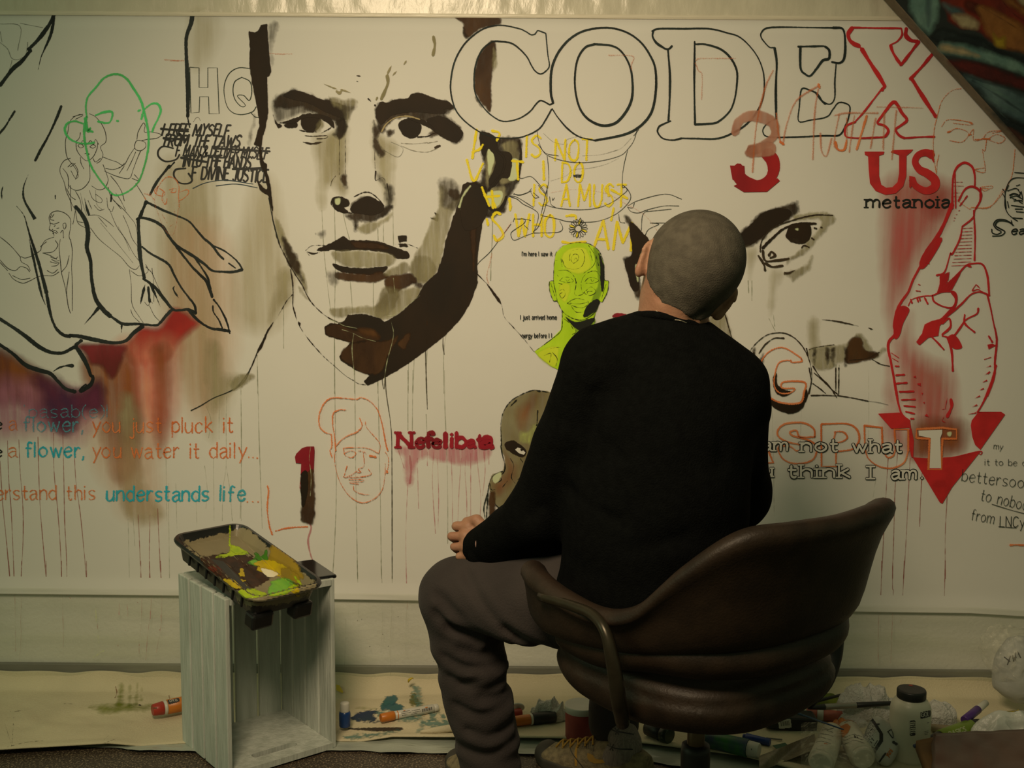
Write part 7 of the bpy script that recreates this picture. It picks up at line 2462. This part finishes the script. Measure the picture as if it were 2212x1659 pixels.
# plastic-wrapped tubes and brushes
pink_m = mat('salmon_label', (0.45, 0.12, 0.08), 0.45, color2=(0.35, 0.08, 0.06), vscale=60)
r_, p_ = tube_item('paint_tube', 'salmon pink paint tube with white printed band lying behind the two white bottles', 'paint tube', (1742, 1540), (1825, 1549),
                   [('cap', 0, 0.28, 0.013, 0.014, pink_m), ('band', 0.28, 0.45, 0.0145, 0.0145, white_pl), ('tube_body', 0.45, 1, 0.0145, 0.013, pink_m)], GZ + 0.016)
grey_m = mat('silver_ferrule', (0.32, 0.31, 0.27), 0.35, metal=0.5)
r_, p_ = tube_item('paint_brush', 'black brush with a long silver ferrule lying across the white rag', 'brush', (1745, 1529), (1925, 1519),
                   [('handle_end', 0, 0.20, 0.004, 0.0075, black_pl), ('ferrule', 0.20, 0.58, 0.0075, 0.0070, grey_m), ('handle', 0.58, 1, 0.0068, 0.0055, black_pl)], 0.075)
r_, p_ = tube_item('paint_brush', 'thin black brush angled behind the silver-ferruled brush', 'brush', (1750, 1518), (1822, 1500), [('handle', 0, 1, 0.0045, 0.0035, black_pl)], 0.06)
r_, p_ = tube_item('paint_brush', 'slim blue brush handle resting on the orange-labelled bottles', 'brush', (1718, 1539, 0.075), (1822, 1576, 0.10),
                   [('handle', 0, 1, 0.0028, 0.0016, mat('blue_lacquer', (0.01, 0.05, 0.12), 0.25))])
lime_b = mat('lime_cloth_stain', (0.20, 0.24, 0.02), 0.8, color2=(0.07, 0.10, 0.02), vscale=30)
rag('paint_rag', 'lime green stained rag lying against the wall behind the chair', onz(1785, 1515, GZ + 0.006), (0.060, 0.026, 0.016), lime_b, 37, 0.008)
rag('rag', 'large crumpled white rag heaped left of the white jar', onz(1872, 1530, GZ + 0.03), (0.072, 0.045, 0.058), rag_m, 41, 0.014)
rag('rag', 'white rag lying behind and right of the white jar', onz(2028, 1545, GZ + 0.022), (0.042, 0.034, 0.034), rag_m, 43, 0.010)
rag('rag', 'low fold of white rag in front of the silver-ferruled brush', onz(1850, 1556, GZ + 0.01), (0.052, 0.025, 0.020), rag_m, 45, 0.008)
o = from_bm('wood_block', box_bm(0.05, 0.02, 0.014, Matrix.Rotation(R(-10), 4, 'Z'), 0.005, 3), None, mat('pale_wood', (0.30, 0.24, 0.15), 0.7, vscale=30))
o.location = onz(2032, 1573, GZ + 0.010)
tag(o, 'small pale wooden stick between the white jar and the rag', 'stick')

# big white jar
jp = onz(1962, 1638, GZ - 0.004)
jar = empty('plastic_jar', jp, 'big white plastic jar with a black lid and a black lettered label', 'jar')
jarm = mat('translucent_white_plastic', (0.68, 0.66, 0.54), 0.35, color2=(0.60, 0.58, 0.47), vscale=10)
from_bm('jar_body', lathe([(0.040, 0), (0.0445, 0.003), (0.0455, 0.010), (0.0455, 0.118), (0.0435, 0.130), (0.037, 0.141), (0.030, 0.146), (0.030, 0.152)], 48), jar, jarm, True)
lid = from_bm('lid', lathe([(0.0315, 0.146), (0.0325, 0.148), (0.0325, 0.163), (0.0312, 0.166), (0.027, 0.1662), (0.001, 0.1655)], 48), jar, black_pl, True)
a = decal('lid_mark', [lid], jar, 0.001)
a.L('D4', 9, '1290,925 1320,915 1315,930 1300,935 1335,938 1320,950 1300,950', mat('red_wax', (0.30, 0.03, 0.015), 0.5))
a.done()
body_j = [c_ for c_ in jar.children if c_.name.startswith('jar_body')]
a = decal('label', body_j, jar, 0.0008)
a.G('D4', '1388,1178 1470,1160 1470,1205 1388,1225', ink_m)
a.text('D4', 'GOL', 1396, 1466, 1212, 22, 6, white_pl, rot=-0.16)
for k in range(13):
    a.L('D4', 22 if k % 3 else 26, f'{1310},{1255+k*8} {1340},{1252+k*8}', ink_m if k % 2 == 0 else jarm, straight=True)
a.L('D4', 3, '1420,1330 1450,1322;1420,1342 1450,1334;1420,1354 1445,1348;1442,1260 1455,1256', ink_m)
a.done()

# two white bottles with orange caps, wrapped in film
wb_m = mat('white_bottle', (0.60, 0.57, 0.47), 0.3, color2=(0.54, 0.50, 0.41), vscale=25)
org2 = mat('orange_label', (0.50, 0.16, 0.02), 0.35, color2=(0.38, 0.12, 0.02), vscale=30)
wp = []
for nm, pa, pb in (('white squeeze bottle with black printed text and orange shoulder, leftmost of the wrapped pair', (1772, 1650, 0.045), (1808, 1560, 0.055)),
                   ('white squeeze bottle with a large orange label patch, rightmost of the wrapped pair', (1866, 1640, 0.046), (1818, 1556, 0.060))):
    r_, p_ = tube_item('squeeze_bottle', nm, 'paint bottle', pa, pb,
                       [('bottle_body', 0.05, 0.72, 0.029, 0.027, wb_m), ('base', 0, 0.05, 0.024, 0.028, wb_m), ('shoulder', 0.72, 0.86, 0.027, 0.014, org2), ('cap', 0.86, 1.0, 0.011, 0.008, org2)])
    wp.append((r_, p_))
pr = paint('scribble_print', (0.04, 0.035, 0.03), amp=0.8, feather=0.7, dens=0.85, ns=500)
a = decal('label', wp[0][1], wp[0][0], 0.001)
a.L('D4', 5, '545,1300 600,1290 650,1310 700,1300;540,1330 620,1315 690,1335;535,1360 600,1345 690,1365;530,1390 600,1375 680,1395;525,1420 600,1405 670,1425', pr, wob=0.5)
a.G('D4', '640,1200 680,1195 690,1215 650,1235', org2)
a.done()
a = decal('label', wp[1][1], wp[1][0], 0.001)
a.G('D4', '750,1290 800,1265 830,1290 810,1330 770,1375 745,1330', org2)
a.L('D4', 5, '780,1380 850,1350 920,1370;775,1405 850,1375 930,1395;780,1430 860,1400 940,1420;770,1230 830,1215 880,1240;780,1255 840,1240 885,1265', pr, wob=0.5)
a.done()

# film wrapped over the bottles
film2 = bpy.data.materials.new('crinkled_clear_film')
nt, N, L, b = nodes(film2)
b.inputs['Base Color'].default_value = (0.75, 0.72, 0.6, 1)
b.inputs['Roughness'].default_value = 0.12
n1 = N.new('ShaderNodeTexNoise')
n1.inputs['Scale'].default_value = 60
n1.inputs['Detail'].default_value = 4
tc = N.new('ShaderNodeTexCoord')
L.new(tc.outputs['Object'], n1.inputs['Vector'])
mr = N.new('ShaderNodeMapRange')
mr.inputs['From Min'].default_value = 0.5
mr.inputs['From Max'].default_value = 0.85
mr.inputs['To Min'].default_value = 0.10
mr.inputs['To Max'].default_value = 0.65
L.new(n1.outputs['Fac'], mr.inputs['Value'])
L.new(mr.outputs[0], b.inputs['Alpha'])
bp = N.new('ShaderNodeBump')
bp.inputs['Strength'].default_value = 0.9
bp.inputs['Distance'].default_value = 0.01
L.new(n1.outputs['Fac'], bp.inputs['Height'])
L.new(bp.outputs[0], b.inputs['Normal'])


def wrapf(u, t):
    px = 1730 + u * 170
    py = 1560 + t * 110
    zz = 0.062 + 0.022 * math.sin(t * 2.6) - 0.05 * max(0, abs(u - 0.5) * 2 - 0.75) * 2
    p = onz(px, py, zz + 0.005 * vnoise([[u * 6, t * 6, 0]], 1, 5)[0])
    return p


o = sheet('clear_film_wrap', wrapf, 36, 26, film2)
tag(o, 'crinkled clear film wrapped over the two white squeeze bottles', 'plastic film')


def stripf(u, t):
    px = 1640 + u * 120
    py = 1650 - u * 48 + (t - 0.5) * 34
    return onz(px, py, 0.03 + 0.012 * math.sin(u * 5 + t * 3))


o = sheet('plastic_strip', stripf, 26, 8, mat('dull_poly_strip', (0.26, 0.22, 0.15), 0.3, var=0.3, vscale=30, bump=0.4))
tag(o, 'twisted strip of dull plastic left of the white squeeze bottles', 'plastic strip')

# wet wipes pack
wp_m = mat('white_glossy_pack', (0.46, 0.46, 0.42), 0.3, var=0.06)
wc = onz(1905, 1600, 0.06)
wipes = empty('wipes_pack', wc, 'soft white wipes pack with a black-framed flap and orange lettering', 'wipes pack')
xd = (onz(1945, 1565, 0.06) - onz(1870, 1640, 0.06)).normalized()
zd = Vector((0.30, -0.62, 0.72)).normalized()
xd = Vector((0.48, 0.40, 0.45)).normalized()
xd = (xd - zd * xd.dot(zd)).normalized()
yd = zd.cross(xd)


def pack_f(P):
    Q = np.array([list(xd), list(yd), list(zd)])
    p = P @ Q.T
    r = ((np.abs(p[:, 0]) / 0.054) ** 6 + (np.abs(p[:, 1]) / 0.042) ** 6) ** (4 / 6)
    th = 0.020 * np.clip(1.15 - r * 0.75, 0.1, 1)
    d = smax((r ** 0.25 - 1) * 0.045, np.abs(p[:, 2]) - th, 0.008)
    return d + 0.0018 * vnoise(P, 50, 61)


pk = net_obj('pack_body', pack_f, (-0.08,) * 3, (0.08,) * 3, 0.0034, wipes, wp_m, 1)
a = decal('printing', [pk], wipes, 0.001)
a.poly(P_('D4', '970,1215 1000,1215 1085,1340 1090,1400 1010,1520 985,1515 905,1350 905,1320'), black_pl)
a.poly(P_('D4', '975,1245 995,1245 1060,1350 1060,1390 1005,1480 985,1470 920,1345'), wp_m)
a.L('D4', 14, '960,1310 1005,1355', ink_m, straight=True)
a.L('D4', 8, '955,1360 1000,1420;975,1350 1015,1400;1020,1440 1045,1400;1000,1450 1030,1465', ink_m)
a.text('D4', 'yuni', 1130, 1190, 1530, 26, 7, org2, rot=-0.85)
a.L('D4', 14, '1060,1570 1110,1500', ink_m)
a.L('D4', 20, '1170,1410 1200,1430;1050,1190 1100,1215', ink_m)
a.L('D4', 6, '1125,1330 1160,1315 1170,1380 1130,1330', ink_m)
a.done()

# green "basics" tube, purple marker
limel = mat('lime_label', (0.22, 0.32, 0.03), 0.35, color2=(0.16, 0.25, 0.02), vscale=30)
r_, p_ = tube_item('paint_tube', 'lime green labelled paint tube with black ends lying right of the white jar', 'paint tube', (2008, 1606, 0.045), (2118, 1565, 0.06),
                   [('cap', 0, 0.22, 0.016, 0.019, black_pl), ('tube_body', 0.22, 0.82, 0.021, 0.021, limel), ('shoulder', 0.82, 1, 0.020, 0.014, black_pl)])
a = decal('printing', p_, r_, 0.001)
a.text('D4', 'BASICS', 1625, 1760, 1368, 26, 8, mat('pale_green_print', (0.5, 0.55, 0.3), 0.5), rot=-0.33)
a.done()
purp = mat('purple_plastic', (0.09, 0.03, 0.22), 0.35)
r_, p_ = tube_item('paint_marker', 'purple marker with clear white end beside the lime tube', 'marker', (2083, 1556, 0.075), (2130, 1518, 0.085),
                   [('barrel', 0, 0.62, 0.010, 0.010, purp), ('end_plug', 0.62, 1, 0.009, 0.008, white_pl)])
# white carrier bag and blister
bag_m = mat('white_carrier_bag', (0.60, 0.62, 0.57), 0.35, color2=(0.50, 0.52, 0.48), vscale=16, bump=0.6, bscale=30)
bag = rag('carrier_bag', 'crumpled white plastic carrier bag at the right edge with a yellow and black print', onz(2185, 1600, 0.05), (0.098, 0.06, 0.062), bag_m, 53, 0.020, 0.005, 'plastic bag', 15)
a = decal('print', [bag], bag, 0.001)
a.G('D4', '2000,1100 2060,1060 2120,1045 2212,1100 2212,1140 2140,1120 2080,1080 2040,1115', ink_m)
a.G('D4', '2070,1075 2120,1065 2190,1110 2170,1125 2110,1105', yel_m)
a.done()
# clear bag with white roll above
rollm = mat('white_roll', (0.44, 0.45, 0.42), 0.6, color2=(0.36, 0.37, 0.35), vscale=18, bump=0.3, bscale=30)
rp = at(2210, 1446, 2.74)
roll = rag_blob('wrapped_roll', 'rounded white wrapped bundle in clear plastic at the right edge, mirrored lettering on it', rp, (0.075, 0.06, 0.085), rollm, 57, 0.008, 0.005, 'bundle', 14)
a = decal('lettering', [roll], roll, 0.001)
a.L('D4', 9, '2055,735 2100,770;2105,725 2080,795;2120,720 2130,770;2145,700 2140,760;2120,745 2150,735;2160,690 2185,740', ink_m)
a.done()


def bag_f(P):
    d = ell(P, (0, 0, 0), (0.10, 0.065, 0.075))
    d = smin(d, ell(P, (-0.055, 0.0, 0.045), (0.05, 0.04, 0.035)), 0.03)
    return d + 0.016 * np.abs(vnoise(P, 24, 71)) + 0.006 * vnoise(P, 60, 72)


cb = net_obj('clear_bag', bag_f, (-0.13, -0.09, -0.1), (0.13, 0.09, 0.12), 0.005, None, film2, 1)
cb.location = at(2205, 1420, 2.74)
tag(cb, 'clear crinkled plastic bag around the white bundle at the right edge', 'plastic bag')

# zip bag with cardboard
zipm = mat('brown_zip_bag', (0.12, 0.065, 0.045), 0.3, color2=(0.085, 0.047, 0.034), vscale=9, bump=0.12, bscale=18)
zb_ = empty('zip_bag', onz(2110, 1650, 0.03), 'brown plastic zip bag with blue trim and cardboard inside at the lower right', 'bag')


def zbf(u, t):
    px = 2012 + u * 260
    py = 1598 + t * 90 + (1 - u) * 12
    return onz(px, py, 0.085 - 0.02 * t + 0.0022 * vnoise([[u * 9, t * 4, 0]], 1, 9)[0]) - zb_.location


o = sheet('bag_face', zbf, 26, 16, zipm, zb_)
md = o.modifiers.new('t', 'SOLIDIFY')
md.thickness = 0.03
md.offset = -1


def zcf(u, t):
    return onz(1977 + u * 55 + t * 28, 1618 + t * 75 - u * 12, 0.082 - 0.01 * t) - zb_.location


o = sheet('cardboard', zcf, 8, 8, mat('brown_cardboard', (0.17, 0.085, 0.02), 0.7, var=0.25, vscale=20), zb_)
md = o.modifiers.new('t', 'SOLIDIFY')
md.thickness = 0.02
md.offset = -1
o = from_bm('zip', tube([onz(1975, 1612, 0.088) - zb_.location, onz(2000, 1606, 0.090) - zb_.location, onz(2040, 1640, 0.085) - zb_.location, onz(2062, 1690, 0.08) - zb_.location], 0.0045, 8, 6), zb_, mat('blue_zip', (0.03, 0.05, 0.13), 0.4), True)
